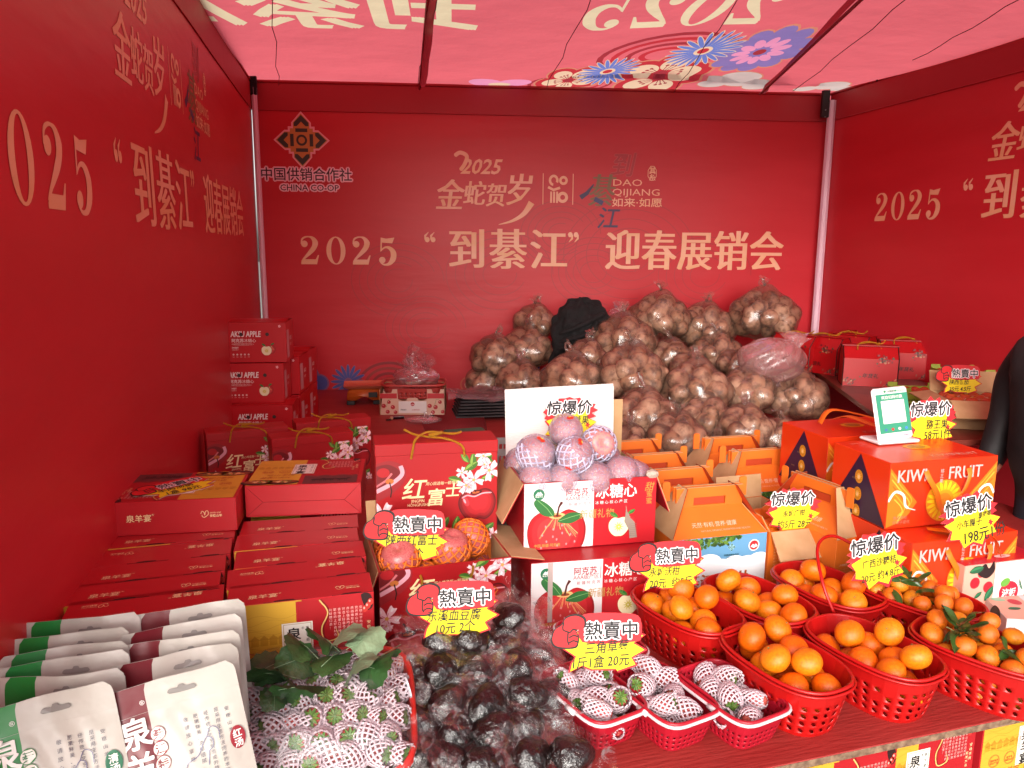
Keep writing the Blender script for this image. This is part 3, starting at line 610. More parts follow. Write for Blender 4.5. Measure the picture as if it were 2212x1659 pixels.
def art_hfs(w, h, side=False):
    a = Art(.0002); lim = []
    R = smooth([(0, h*.93, 0), (w*.12, h*.96, 0), (w*.235, h*.88, 0), (w*.23, h*.73, 0), (w*.14, h*.6, 0), (0, h*.5, 0)], 5)
    a.poly([(q.x, min(q.y, h)) for q in R], '#8e1a20', 1); R2 = smooth([(0, h*.9, 0), (w*.1, h*.92, 0), (w*.19, h*.85, 0), (w*.185, h*.76, 0), (w*.1, h*.66, 0), (0, h*.6, 0)], 5)
    a.poly([(q.x, q.y) for q in R2], '#6d0c12', 1.5); a.line([(q.x, q.y) for q in smooth([(0, h*.62, 0), (w*.12, h*.70, 0), (w*.21, h*.80, 0), (w*.2, h*.9, 0)], 5)], .012, '#d59aa6', 2)
    a.line([(0.001, h*.68), (w*.08, h*.74), (w*.13, h*.82)], .006, '#c76a70', 2.2); a.ell(w*.11, h*.73, .012, .008, '#b8672c', 2.5); a.line([(w*.11, h*.72), (w*.125, h*.62), (w*.115, h*.55)], .0035, '#2e0f0b', 3)
    a.ell(w*.06, h*.83, .018, .014, '#a8141c', 2)
    a.stamp(APP, w*.83, h*.42, w*.165, .12, 1)
    b_ = Art(); b_.stamp(APP, w*.21, -h*.0, w*.19, .05, 1); b_.clip(0.001, .001, w, h); a.it += b_.it
    a.text('红', w*.20, h*.53, .068, CR_, 6, bold=.01, shear=.22); a.text('富', w*.40, h*.445, .054, CR_, 6, bold=.015, shear=.15); a.text('士', w*.555, h*.53, .046, CR_, 6, bold=.01, shear=.15)
    a.text('用心挑选每一颗苹果', w*.40, h*.665, .0115, CR_, 6, shear=.2, xs=.92)
    a.text('JINGPIN', w*.335, h*.475, .0125, CR_, 6, al='c', xs=.85); a.text('HONGFUSHI', w*.335, h*.43, .0125, CR_, 6, al='c', xs=.85)
    for x, y, s_, r in ((.72, .80, .05, .6), (.79, .84, .045, 1.5), (.83, .93, .045, .2), (.90, .95, .04, 1.2), (.96, .90, .04, 2.6), (.70, .70, .04, 2.9), (.86, .70, .04, .2), (.76, .90, .04, 2.2)): a.stamp(LEA, w*x, h*y, s_, r, 3)
    for x, y, s_ in ((.88, .97, .026), (.80, .70, .033), (.735, .64, .030), (.76, .62, .02), (.70, .79, .019), (.93, .80, .036), (.89, .87, .022)): a.stamp(BLO, w*x, h*y, s_, x*9, 5)
    for x, y, s_ in ((.05, .36, .040), (.045, .28, .02)): a.stamp(BLO, w*x, h*y, s_, 1, 5)
    for x, y, s_, r in ((.52, .14, .045, 1.0), (.50, .08, .05, -.3), (.64, .08, .055, 1.4), (.72, .1, .04, .9), (.57, .03, .04, .1), (.86, .06, .05, .7)): a.stamp(LEA, w*x, h*y, s_, r, 3)
    for x, y, s_ in ((.80, .08, .040), (.48, .15, .022), (.49, .03, .03), (.96, .04, .025)): a.stamp(BLO, w*x, h*y, s_, 2+x*5, 5)
    a.clip(.0008, .0008, w-.0008, h-.0008)
    return a
def art_apple_fruit(a, x, y, s, ly=2):
    O = [(0, .72), (.4, .86), (.85, .6), (1, .1), (.85, -.5), (.4, -.9), (0, -.95), (-.4, -.9), (-.85, -.5), (-1, .1), (-.85, .6), (-.4, .86)]
    for k, (sc_, c) in enumerate(((1, '#8e1018'), (.95, '#a8161e'), (.8, '#b8242a'), (.6, '#c23434'))): a.spline([(x+(u*sc_-.02*k)*s, y+(v*sc_+.02*k)*s) for u, v in O], c, ly+.3*k, 4)
    for k in range(26):
        t = pi*(.08+.84*k/25); a.line([(x+.1*cos(t)*s, y+(.62+.05*sin(t))*s), (x+.8*cos(t)*s*(.85+.15*sin(k*7)), y+(.42+.0*sin(t)-.55*abs(cos(t+.3*sin(k))))*s)], [.01*s, .022*s], ('#d98a5a', '#c85a48', '#e0b070')[k % 3], ly+1.3+.02*k)
    a.ell(x, y+.66*s, .28*s, .1*s, '#d9b070', ly+2); a.ell(x, y+.65*s, .16*s, .05*s, '#8a3a1c', ly+2.3)
    a.line([(x, y+.64*s), (x+.06*s, y+.95*s), (x+.16*s, y+1.12*s)], [.07*s, .06*s, .1*s], '#4d1a14', ly+3)
    for k in range(16): a.ell(x+.7*s*cos(k*2.4)*sqrt(k/16), y-.15*s+.6*s*sin(k*2.4)*sqrt(k/16), .03*s, .045*s, '#d8868a', ly+3, n=8)
def art_halfapple(a, x, y, s, ly):
    art_apple_fruit(a, x+.75*s, y+.22*s, s*.82, ly); a.spline([(x+u*s, y+v*s) for u, v in ((0, .78), (.5, .85), (.9, .4), (.85, -.3), (.4, -.8), (0, -.85), (-.4, -.8), (-.85, -.3), (-.9, .4), (-.5, .85))], '#a3141c', ly+4, 3)
    a.spline([(x+u*s*.93, y+v*s*.93) for u, v in ((0, .78), (.5, .85), (.9, .4), (.85, -.3), (.4, -.8), (0, -.85), (-.4, -.8), (-.85, -.3), (-.9, .4), (-.5, .85))], '#e6dcb4', ly+4.5, 3)
    for k in range(10): t = 2*pi*k/10; a.line([(x+.08*s*cos(t), y+.08*s*sin(t)), (x+.42*s*cos(t), y+.42*s*sin(t))], [.12*s, .03*s], '#c9bc3e', ly+5)
    a.stamp(leaf2('#2f6a2c', '#4c8a3c'), x-.1*s, y+.85*s, .8*s, 2.6, ly+5); a.stamp(leaf2('#2f6a2c', '#4c8a3c'), x+.75*s, y+1.05*s, .7*s, .5, ly+5)
def art_bing(w, h, torn=True):
    a = Art(.0002); a.rect(.001, .001, w*.52, h-.001, '#dcd4d4', 0); a.rect(w*.52, .001, w-.001, h-.001, '#b0141f', 0)
    art_apple_fruit(a, w*.245, h*.21, .088, 2); a.it = [(([(min(max(p, .001), w*.999), max(q, .001)) for p, q in vs]), fs, c, l) for vs, fs, c, l in a.it]
    a.spline([(w*.22, h*.5), (w*.14, h*.52), (w*.075, h*.68), (w*.09, h*.76), (w*.15, h*.72), (w*.215, h*.6)], '#2c6a34', 6, 4); a.line([(w*.22, h*.48), (w*.17, h*.62), (w*.1, h*.75)], .0014, '#7fae6a', 7)
    a.spline([(w*.25, h*.42), (w*.33, h*.53), (w*.42, h*.52), (w*.43, h*.46), (w*.36, h*.38), (w*.3, h*.38)], '#2a6430', 6, 4); a.line([(w*.26, h*.42), (w*.35, h*.47), (w*.42, h*.5)], .0014, '#7fae6a', 7)
    a.ell(w*.11, h*.83, .017, .017, '#1f6b48', 3); a.ring(w*.11, h*.83, .0185, .0185, .0015, '#e8e4de', 2.8); a.poly([(w*.11-.011, h*.82), (w*.11-.003, h*.87), (w*.11, h*.855), (w*.11+.004, h*.875), (w*.11+.012, h*.82)], WH, 4); a.text('来自天山', w*.11, h*.80-.002, .0058, WH, 4, bold=.03, al='c')
    a.text('阿克苏', w*.305, h*.79, .0245, '#9b2030', 2, bold=.03, xs=.95); a.text('AAA级产区', w*.305, h*.715, .0165, '#9b2030', 2, xs=.92)
    a.rect(w*.503, h*.71, w*.507, h*.89, '#7d1a24', 2)
    a.text('冰糖心', w*.53, h*.735, .045, WH, 2, bold=.03, xs=.95)
    a.text('新 疆 阿 克 苏', w*.33, h*.635, .0112, '#9b2030', 2, xs=1.02); a.text('冰 糖 心 核 心 产 区', w*.53, h*.635, .0112, WH, 2, xs=1.02)
    a.text('新疆礼物', w*.41, h*.44, .030, '#b08a4a', 9, xs=.88, shear=.1); a.text('中国·新疆·阿克苏', w*.075, h*.045, .0105, '#c9a04a', 9)
    a.text('甜', w*.905, h*.80, .029, '#b88a3a', 3, shear=.2); a.text('蜜', w*.92, h*.705, .02, '#b88a3a', 3); a.text('蜜', w*.92, h*.60, .02, '#b88a3a', 3)
    art_halfapple(a, w*.715, h*.27, .036, 3)
    if torn: a.poly([(w*.765, h*.6), (w*.775, h*.5), (w*.79, h*.46), (w*.80, h*.40), (w*.835, h*.33), (w*.86, h*.09), (w*.80, h*.08), (w*.795, h*.2), (w*.755, h*.35), (w*.763, h*.45)], '#8a7c70', 14); [a.line([(w*.795, h*(.12+.03*k)), (w*.855, h*(.125+.03*k))], .0008, '#75685c', 15) for k in range(7)]
    a.clip(.001, .001, w-.001, h-.001); return a
def art_aksu(w, h):
    a = Art(.0003); a.text('AKSU APPLE', w*.12, h*.64, .043, WH, 2, bold=.045, shear=.12, xs=.66); a.text('阿克苏', w*.13, h*.51, .021, WH, 2, bold=.03); a.text('·冰糖心', w*.13+.058, h*.51, .021, WH, 2)
    a.ring(w*.305, h*.455, w*.18, .006, .0012, '#d9b4ae', 2, 16); a.text('新疆阿克苏冰糖心核心产区', w*.14, h*.44, .0085, '#d9b4ae', 2)
    a.text('SWEET', w*.13, h*.35, .011, WH, 2, bold=.02); a.text('HEART', w*.13, h*.30, .011, '#d9b4ae', 2)
    for k in range(5): a.ell(w*(.15+.06*k), h*.2, .005, .0048, '#d9c0ba', 2, n=10); a.text('新鲜', w*(.135+.06*k), h*.13, .0055, '#d9b4ae', 2)
    art_halfapple(a, w*.68, h*.29, .030, 3); a.ell(w*.285, h*.70, .0098, .0098, '#33201f', 6); a.ell(w*.70, h*.70, .0098, .0098, '#33201f', 6)
    a.stamp(BLO, w*.9, h*.9, .008, 0, 2); a.clip(.001, .001, w-.001, h-.001); return a
def art_cloudbox(w, h):
    a = Art(.0002); a.rect(.001, .001, w-.001, h-.001, '#5e93b8', 0); a.rect(.001, .001, w-.001, h*.62, '#86b2cc', .5)
    for k, (x, y, r) in enumerate(((.25, .52, .05), (.38, .58, .045), (.5, .5, .04), (.66, .55, .035), (.80, .50, .045), (.93, .55, .04), (.1, .5, .05), (.58, .45, .05), (.88, .42, .06), (.32, .42, .07))): a.ell(w*x, h*y, r, r*.6, ('#dfe6ea', '#e8ecee')[k % 2], 1+k*.05)
    a.rect(.001, .001, w-.001, h*.42, '#e4e9ea', 2)
    rr = random.Random(3)
    for k in range(150):
        x = rr.uniform(0, .72); ymin = .86+.10*abs(x-.35)*2-.05*(x < .6); a.ell(w*x, h*rr.uniform(min(ymin, .95), 1.0), .008, .0045, ('#33521c', '#476b22', '#28421a', '#5c7d2c')[k % 4], 3+.01*k, rr.uniform(0, 3), 6)
    logo_coop(a, w*.62, h*.80, .014, '#1f5c40', '#8fb8c0', '#86b2cc', 4); a.text('中国供销合作社', w*.62, h*.66, .0075, '#1f4c50', 8, bold=.02, al='c'); a.text('CHINA CO-OP', w*.62, h*.62, .0055, '#1f4c50', 8, al='c')
    a.ell(w*.86, h*.80, .019, .019, '#d8cfc8', 4); a.ell(w*.86, h*.80, .015, .015, '#b0242a', 5); a.poly([(w*.86-.012, h*.78), (w*.86-.004, h*.82), (w*.86+.002, h*.80), (w*.86+.006, h*.825), (w*.86+.013, h*.78), (w*.86, h*.75)], WH, 6)
    a.text('綦江广柑', w*.12, h*.15, .056, '#a8501c', 5, song=.03, shear=.08, xs=.98, out=('#e8d8c0', .03)); a.clip(.001, .001, w-.001, h-.001); return a
def art_kiwi(w, h):
    a = Art(.0003)
    for sx, x0 in ((1, 0.0), (-1, w)):
        X = lambda u: x0+sx*u*w
        a.poly([(X(.003), h*.92), (X(.16), h*.6), (X(.27), h*.38), (X(.20), h*.2), (X(.10), h*.08), (X(.003), h*.02)], '#d9701a', 1)
        for k in range(5): a.line([(q.x, q.y) for q in smooth([(X(.01+.012*k), h*(.85-.1*k), 0), (X(.12), h*(.62-.07*k), 0), (X(.22-.02*k), h*(.4-.04*k), 0), (X(.1), h*(.2-.03*k), 0)], 5)], .0035, ('#e8942a', '#f0aa3c', '#c8560f')[k % 3], 2+.1*k)
        a.line([(q.x, q.y) for q in smooth([(X(.003), h*.42, 0), (X(.06), h*.56, 0), (X(.14), h*.5, 0), (X(.17), h*.33, 0), (X(.26), h*.26, 0)], 6)], [.008]*20+[.003]*5, '#e6dcd4', 3)
    a.ell(w*.52, h*.37, .066, .066, '#c8380f', 3); a.ell(w*.52, h*.37, .064, .064, '#de8a18', 4)
    for k in range(20): t = 2*pi*k/20; a.ell(w*.52+.043*cos(t), h*.37+.043*sin(t), .018, .0055, '#e8c41c', 5, t, 12)
    a.ell(w*.52, h*.37, .034, .034, '#e0a01c', 6); a.ell(w*.52, h*.37, .024, .024, '#d9851c', 7)
    a.text('KIWI', w*.06, h*.70, .054, '#b9a9a4', 9, xs=.88, song=.016); a.text('FRUIT', w*.53, h*.70, .054, '#b9a9a4', 9, xs=.86, song=.016)
    a.text('猕王果', w*.455, h*.88, .0135, '#b9a9a4', 9, vert=True)
    a.text('贵品贵相', w*.06, h*.14, .012, '#e0705a', 4); a.text('好果子更优', w*.06, h*.07, .012, '#e0705a', 4)
    a.clip(.001, .001, w-.001, h-.001); return a
def art_tri(d, h):     # purple wedge with sliced-fruit discs on the end of the box
    a = Art(.0003); a.poly([(.002, .002), (d-.002, .002), (d*.5, h-.004)], '#241033', 1)
    for k in range(3):
        y = h*(.62-.27*k); a.ell(d*.5, y, .017, .021, '#c8861e', 2+k); a.ell(d*.5, y, .008, .010, '#d9a84a', 3+k)
        for j in range(14): t = 2*pi*j/14; a.line([(d*.5+.008*cos(t), y+.010*sin(t)), (d*.5+.015*cos(t), y+.019*sin(t))], .001, '#8a5010', 4+k)
        a.text('II', d*.5, y-.006, .014, '#e8d8c0', 5+k, al='c')
        a.text('KIWI', d*.5-.055*(1 if k else .5), y-.012, .008, '#8a7a5a', 4); 
    a.clip(.001, .001, d-.001, h-.001); return a

# ------------------------------------------------------------------ boxes
def label_face(t, art, w, h, name='printed_front', off=0.0):
    return ob(name, art, t, (0, -off, 0), FRONT)
def quan_box(name, loc, rz, label, lying=False, flip=False, group=None, rot=None):
    """gift box .325 wide, .27 high, .095 thick; origin at its lower left front corner when standing"""
    w, h, d = .325, .268, .114
    if 'quan' not in PROTO:
        PROTO['quan'] = dict(body=(lambda b: b.mesh('quan'))(MB().use(m_redcard).box(0, 0, 0, w, d, h, .0012)),
            face=art_quan_face(w, h).mesh('quan_face'), side=art_quan_side(w).mesh('quan_side'),
            flap=MB().use(M('flap_gap', '#3a0608', .8)).prism([(q.x, q.y) for q in smooth([(.08, .0015, 0), (.10, .0015, 0), (.105, .006, 0), (.125, .008, 0), (.145, .006, 0), (.15, .0015, 0), (.17, .0015, 0), (.17, .0005, 0), (.08, .0005, 0)], 2)], .0002, .0008).mesh('flap'),
            lip=MB().use(M('yellow_lip', '#c9982e', .5)).box(.004, -.0012, h-.0035, w*.5, .0012, h-.0006).mesh('lip'))
    P = PROTO['quan']; t = empty(name, loc, rz, label, 'gift box', group, rot)
    ob('carton', P['body'], t); ob('printed_front', P['face'], t, (0, 0, 0), FRONT)
    if lying == 'plain': return t
    s = ob('printed_side', P['side'], t, (0, 0, h) if not flip else (w, d, h), (0, 0, 0 if not flip else pi))
    ob('locking_flap', P['flap'], t, (0, .001, h)); ob('locking_flap', P['flap'], t, (.15, .001, h))
    if not flip: ob('yellow_lip', P['lip'], t)
    return t
PROTO = {}
quan_rows = []
HS = .74+.268
rows_r = [((487, 1313), (809, 1278)), ((488, 1274), (796, 1237)), ((504, 1230), (789, 1202)), ((504, 1191), (777, 1168)), ((516, 1157), (777, 1139))]
rows_l = [((125, 1352), (455, 1310)), ((134, 1311), (472, 1272)), ((166, 1269), (484, 1233)), ((197, 1227), (506, 1196)), ((223, 1187), (510, 1161))]
nm = ('frontmost', 'second from the front', 'middle', 'fourth from the front', 'rearmost')
for side, rows in (('right', rows_r), ('left', rows_l)):
    for k, (p, q) in enumerate(rows):
        x, y, a_, w_ = corner(p, q, HS)
        quan_box('banquet_gift_box', (x, y+.0, .74), a_ if k else a_, 'red and yellow gift box standing on edge, %s of the %s row' % (nm[k], side), flip=(side == 'right' and k == 1) or (side == 'left' and k in (0, 3)), group='banquet gift boxes standing in two rows')
# three more behind carry the two that lie on top
for side, x0, y0 in (('right', -1.33, -3.43), ('left', -1.66, -3.52)):
    for k in range(2): quan_box('banquet_gift_box', (x0-.012*k, y0+.105*k, .74), radians(8), 'red gift box standing on edge under the lying box of the %s row, %s' % (side, ('nearer', 'farther')[k]), group='banquet gift boxes standing in two rows')
def lying(p, q, label, mirror):
    x, y, a_, w_ = corner(p, q, HS+.096)
    w, h, d = .335, .268, .096
    t = empty('banquet_gift_box', (x, y, HS+.001), a_, label, 'gift box', 'banquet gift boxes lying on the rows')
    MB().use(m_redcard).box(0, 0, 0, w, h, d, .0012).ob('carton', t)
    f = ob('printed_top', PROTO['quan']['face'], t, (0, 0, d) if not mirror else (w-.006, h, d), (0, 0, 0 if not mirror else pi))
    if mirror: s = ob('printed_side', PROTO['quan']['side'], t, (0, 0, .012), FRONT)
    else:
        b = MB().use(M('fold_line', '#7d0a10', .5))
        for pts in (((.002, .094), (.05, .045), (.002, .002)), ((.333, .094), (.285, .045), (.333, .002)), ((.05, .045), (.285, .045))):
            for u, v in zip(pts, pts[1:]): b.tube([(u[0], -.0004, u[1]), (v[0], -.0004, v[1])], .0006, 4)
        b.ob('folded_end', t)
    return t
l1 = lying((231, 1088), (515, 1075), 'red gift box lying on the left row with a yellow price tag on top', True)
l2 = lying((528, 1051), (783, 1043), 'red gift box lying on the right row, bowls and black lettering on its top', False)

m_hfs = M('hfs_card', '#a3151a', .38, '#9b1218', 4)
def cord_handle(w, z, d, col=m_gold, sc=1):
    b = MB().use(col, True); h = w/2
    b.tube(smooth([(h-.075*sc, -.003, z-.045), (h-.07*sc, -.006, z-.015), (h-.06*sc, .0, z+.012), (h-.02*sc, d*.4, z+.02), (h+.05*sc, d*.5, z+.009), (h+.075*sc, d*.35, z+.018)], 6), .0034, 6)
    b.tube(smooth([(h+.078*sc, -.003, z-.045), (h+.07*sc, -.006, z-.012), (h+.03*sc, .01, z+.006), (h-.02*sc, d*.35, z+.007), (h-.06*sc, d*.5, z+.012), (h-.09*sc, d*.4, z+.03)], 6), .0034, 6)
    b.tube([(h-.02*sc, d*.3, z+.012), (h+.02*sc, d*.42, z+.016)], .006, 6); return b
def hfs_box(x, y, z, rz, label, w=.35, h=.30, d=.115, sc=1):
    k = 'hfs%.3f%.3f' % (w, h)
    if k not in PROTO: PROTO[k] = art_hfs(w, h*.87).mesh('hfs')
    t = empty('apple_gift_box', (x, y, z), rz, label, 'gift box', 'gift boxes printed with glossy apples and blossom')
    MB().use(m_hfs).box(0, 0, 0, w, d, h-.012, .0015).ob('carton', t)
    b = MB().use(m_hfs).box(-.0015, -.0015, h-.035, w+.0015, d+.0015, h, .0015); b.ob('lid', t)
    ob('printed_front', PROTO[k], t, (0, 0, .001), FRONT); cord_handle(w, h, d, sc=sc).ob('rope_handle', t)
    a = Art(.0003); a.text('红富士', .035, h*.62, .03, '#b98a6a', 1, vert=True, shear=.1); a.ring(.05, h*.45, .025, .075, .001, '#b98a6a', 1, 16); ob('printed_end', a.mesh('e'), t, (0, d, 0), (pi/2, 0, -pi/2))
    return t
x, y, a_, w_ = corner((810, 965), (1079, 953), 1.245)
hfs_box(x, y, .95, a_, 'large upright gift box with gold rope handle, behind the netted apples')
t = empty('support_carton', (x-.01, y+.0, .74), a_, 'orange and brown carton under the large upright apple gift box', 'carton')
MB().use(M('orange_card', '#c8601c', .5, '#cc6820', 5)).box(0, 0.0, 0, .36, .14, .208, .0015).ob('carton', t); MB().use(m_kraft).box(-.005, -.001, .08, -.0008, .14, .20).ob('flap', t)
x, y, a_, w_ = corner((587, 949), (739, 926), 1.03); hfs_box(x, y, .74, radians(22), 'rear apple gift box with gold rope handle, right of the pair behind the lying boxes', .33, .29, .11)
x, y, a_, w_ = corner((445, 937), (560, 922), 1.03); hfs_box(x, y, .74, radians(22), 'rear apple gift box with gold rope handle, beside the left wall', .33, .29, .11)
x, y, a_, w_ = corner((640, 915), (752, 892), 1.03); hfs_box(x, y, .74, radians(20), 'rear apple gift box with gold rope handle, farthest back of the three', .33, .29, .11)

# open kraft cartons: body of four walls and a floor, flaps hinged at the rim
def open_carton(t, w, d, h, mo, mi, flaps, th=.004, art=None, rim=True):
    b = MB().use(mi)
    b.box(th, th, th, w-th, th*1.4, h); b.box(th, d-th*1.4, th, w-th, d-th, h); b.box(th, th*1.4, th, th*1.4, d-th*1.4, h); b.box(w-th*1.4, th*1.4, th, w-th, d-th*1.4, h); b.box(th, th, th, w-th, d-th, th*1.6)
    b.ob('inner_wall', t)
    b = MB().use(mo); b.box(0, 0, 0, w, th, h+.0008); b.box(0, d-th, 0, w, d, h+.0008); b.box(0, th, 0, th, d-th, h+.0008); b.box(w-th, th, 0, w, d-th, h+.0008); b.box(th, th, 0, w-th, d-th, th); b.ob('carton', t)
    if art: ob('printed_front', art, t, (0, 0, .0), FRONT)
    for side, ln, ang in flaps:      # ang 0 = flat outwards, 90 = upright
        a = radians(ang); b = MB()
        L = (w if side in 'fb' else d)-.006
        for mat, o in ((mi, .0), (mo, -.0026)):
            b.use(mat); b.box(0, .001, o, L, ln, o+.0024)
        o_ = b.ob('flap', t)
        if side == 'f': o_.matrix_local = Matrix.Translation((w-.003, 0, h)) @ Matrix.Rotation(pi, 4, 'Z') @ Matrix.Rotation(a, 4, 'X')
        if side == 'b': o_.matrix_local = Matrix.Translation((.003, d, h)) @ Matrix.Rotation(a, 4, 'X')
        if side == 'l': o_.matrix_local = Matrix.Translation((0, .003, h)) @ Matrix.Rotation(pi/2, 4, 'Z') @ Matrix.Rotation(a, 4, 'X')
        if side == 'r': o_.matrix_local = Matrix.Translation((w, d-.003, h)) @ Matrix.Rotation(-pi/2, 4, 'Z') @ Matrix.Rotation(a, 4, 'X')
    return t
x, y, a_, w_ = corner((818, 1236), (1108, 1203), .965)
OPENBOX = (x, y, a_)
t = empty('open_apple_box', (x, y, .74), a_, 'open gift box of apples in orange foam nets, brown flap out to its right', 'open box')
open_carton(t, .36, .27, .225, m_hfs, m_kraft, [('r', .10, -12), ('l', .07, -70), ('b', .10, 70)], art=art_hfs(.36, .225*1.15).clip(0, 0, .36, .224).mesh('hf'))
b = MB().use(m_gold, True); b.tube(smooth([(.11, -.004, .17), (.112, -.008, .19), (.108, -.003, .205)], 5), .0034, 6); b.ob('rope_handle', t); b = MB().use(m_gold, True); b.tube(smooth([(.245, -.004, .185), (.25, -.008, .20), (.252, -.003, .215)], 5), .0034, 6); b.ob('rope_handle', t)

m_bing = M('bing_card', '#a3141e', .4)
x, y, a_, w_ = corner((1147, 1216), (1440, 1195), .94); BLx, BLy, BLa = x, y, a_
t = empty('apple_carton', (x, y, .74), a_, 'closed red and white apple carton under the open one', 'carton', 'red and white printed apple cartons')
MB().use(m_bing).box(0, 0, 0, .40, .29, .198, .0015).ob('carton', t); BA = art_bing(.40, .198, False).mesh('bing'); ob('printed_front', BA, t, (0, 0, 0), FRONT)
MB().use(M('packing_tape', '#cdb9b4', .25, alpha=.55)).box(.048, -.0042, .02, .062, -.0036, .197).ob('packing_tape', t)
x, y, a_, w_ = corner((1132, 1045), (1421, 1028), 1.142); BU = (x, y, a_)
t = empty('open_apple_carton', (x, y, .941), a_, 'open red and white carton piled with apples in pale nets, atop its twin', 'open carton', 'red and white printed apple cartons')
open_carton(t, .40, .29, .20, m_bing, m_kraft, [('l', .13, -62), ('r', .12, -68)], art=art_bing(.40, .20).mesh('bing2'))
bf = MB().use(m_kraft); bf.box(.01, .286, .2, .395, .290, .375); bf.ob('flap', t)
MB().use(M('torn_corner', '#b3a293', .9, bump=.8, bscale=90)).tube(smooth([(.37, .01, .203), (.392, .004, .207), (.402, .02, .198), (.404, .05, .185)], 4), [.004, .011, .012, .013, .012, .012, .011, .01, .01, .008, .006, .004, .003], 7).ob('torn_corner', t)
m_foam = M('foam_sheet', '#d6cbc8', .7, bump=.35, bscale=30, stretch=(1, 1, 6))
b = MB().use(m_foam, True); b.grid(lambda u, v: (.005+.355*u-.004*v, .262+.016*v*v+.004*sin(u*5), .02+.40*v-.012*sin(pi*u)*(1-v)+.01*u*v), 20, 12); b.grid(lambda u, v: (.36-.355*u, .2675+.016*v*v+.004*sin((1-u)*5), .02+.40*v), 20, 12)
b.ob('foam_liner', t)

# orange handle cartons
m_or = M('orange_card2', '#d0641a', .48, '#d46c1e', 6); m_ord = M('orange_print_dark', '#a83a18', .5)
def gable(kind, loc, rz, label, w=.32, d=.185, h=.195):
    if kind not in PROTO:
        P = {}
        b = MB().use(m_or).box(0, 0, 0, w, d, h, .001); P['carton'] = [(b.mesh('c'), (0, 0, 0), (0, 0, 0))]
        if kind == 'front': P['printed_front'] = [(art_cloudbox(w, h).mesh('cl'), (0, 0, 0), FRONT)]
        # slanted roof panels
        rz_, ry_ = .07, d*.43
        b = MB(); a = Art(.0003)
        def panel(sgn):
            b = MB(); 
            y0, y1 = (0, ry_) if sgn > 0 else (d, d-ry_)
            for mat, o in ((m_or, 0), (m_kraft, -.0022)):
                b.use(mat); vs = [(0, y0, h+o), (w, y0, h+o), (w-.045, y1, h+rz_+o), (.045, y1, h+rz_+o)]; b.add(vs, [(0, 1, 2, 3) if sgn > 0 else (3, 2, 1, 0)])
            b.use(m_kraft).tube([(0, y0, h), (.045, y1, h+rz_)], .0013, 4); b.tube([(w, y0, h), (w-.045, y1, h+rz_)], .0013, 4); return b.mesh('p')
        P['roof_panel'] = [(panel(1), (0, 0, 0), (0, 0, 0)), (panel(-1), (0, 0, 0), (0, 0, 0))]
        sl = atan2(rz_, ry_); a.text('天然·有机·营养·健康', .075, .035, .019, '#e0b49a', 1, xs=.92, shear=.15); a.text('NATURAL ORGANIC NUTRITION AND HEALTH', .10, .018, .0085, '#dca088', 1, xs=.92)
        P['printed_panel'] = [(a.mesh('ap'), (0, 0, h), (sl, 0, 0)), (a.mesh('ap'), (w, d, h), (sl, 0, pi))]
        # upright handle: plate with a slot
        def handle(y):
            b = MB().use(m_or); z0, z1 = h+rz_, h+rz_+.062; x0, x1 = .045, w-.045; c = w/2
            for mat, o in ((m_or, 0), (m_or, .003)):
                b.use(mat); yy = y+o
                b.box(x0, yy, z0, c-.055, yy+.0026, z1); b.box(c+.055, yy, z0, x1, yy+.0026, z1); b.box(c-.055, yy, z0+.030, c+.055, yy+.0026, z1); b.box(c-.055, yy, z0, c+.055, yy+.0026, z0+.005)
            b.use(m_kraft); b.box(x0, y-.0004, z1, x1, y+.006, z1+.0012)
            b.use(m_ord); b.box(c-.054, y+.0062, z0+.005, c+.054, y+.0075, z0+.029)
            b.use(m_or); [b.tube([(xx, y+.003, z0+.01), (xx, y+.003, z1+.003)], .012, 8) for xx in ()]
            return b.mesh('h')
        P['handle'] = [(handle(ry_), (0, 0, 0), (0, 0, 0)), (handle(d-ry_-.006), (0, 0, 0), (0, 0, 0))]
        def gus(x, s_):
            b = MB(); 
            for mat, o in ((m_ord, 0), (m_kraft, .0022)):
                b.use(mat); b.add([(x+o*s_, 0, h), (x+o*s_, d, h), (x-s_*.075+o*s_, d*.5+.03, h+.135), (x-s_*.075+o*s_, d*.5-.03, h+.135)], [(0, 1, 2, 3)])
            return b.mesh('g')
        P['gusset'] = [(gus(0, -1), (0, 0, 0), (0, 0, 0)), (gus(w, 1), (0, 0, 0), (0, 0, 0))]
        def tab(x):
            b = MB().use(m_or); p = smooth([(-.013, 0, 0), (-.013, .05, 0), (-.009, .062, 0), (.009, .062, 0), (.013, .05, 0), (.013, 0, 0)], 3); b.prism([(q.x, q.y) for q in p], -.002, .002, T=Matrix.Translation((x, d*.5+.02, h+.085)) @ Matrix.Rotation(pi/2, 4, 'X')); return b.mesh('tb')
        P['tab'] = [(tab(.026), (0, 0, 0), (0, 0, 0)), (tab(w-.026), (0, 0, 0), (0, 0, 0))]
        a = Art(.0003); logo_coop(a, d*.5, h*.78, .012, '#3c6b52', '#c8843c', '#c8621c', 1); a.text('中国供销合作社', d*.5, h*.66, .0062, '#3c4b42', 5, bold=.02, al='c')
        a.text('产地信息', .02, h*.55, .008, '#e0c0a0', 1)
        for k in range(12): a.text('綦江广柑果大形正 橙红鲜艳 皮薄肉脆 少核味香', .018, h*(.48-.038*k), .0055, '#d9986a', 1, xs=1.0)
        P['printed_end'] = [(a.clip(.001, .001, d-.001, h).mesh('pe'), (0, d, 0), (pi/2, 0, -pi/2)), (a.mesh('pe2'), (w, 0, 0), (pi/2, 0, pi/2))]
        PROTO[kind] = P
    t = empty('orange_carton', loc, rz, label, 'carton', 'orange cartons with fold-up carry handles')
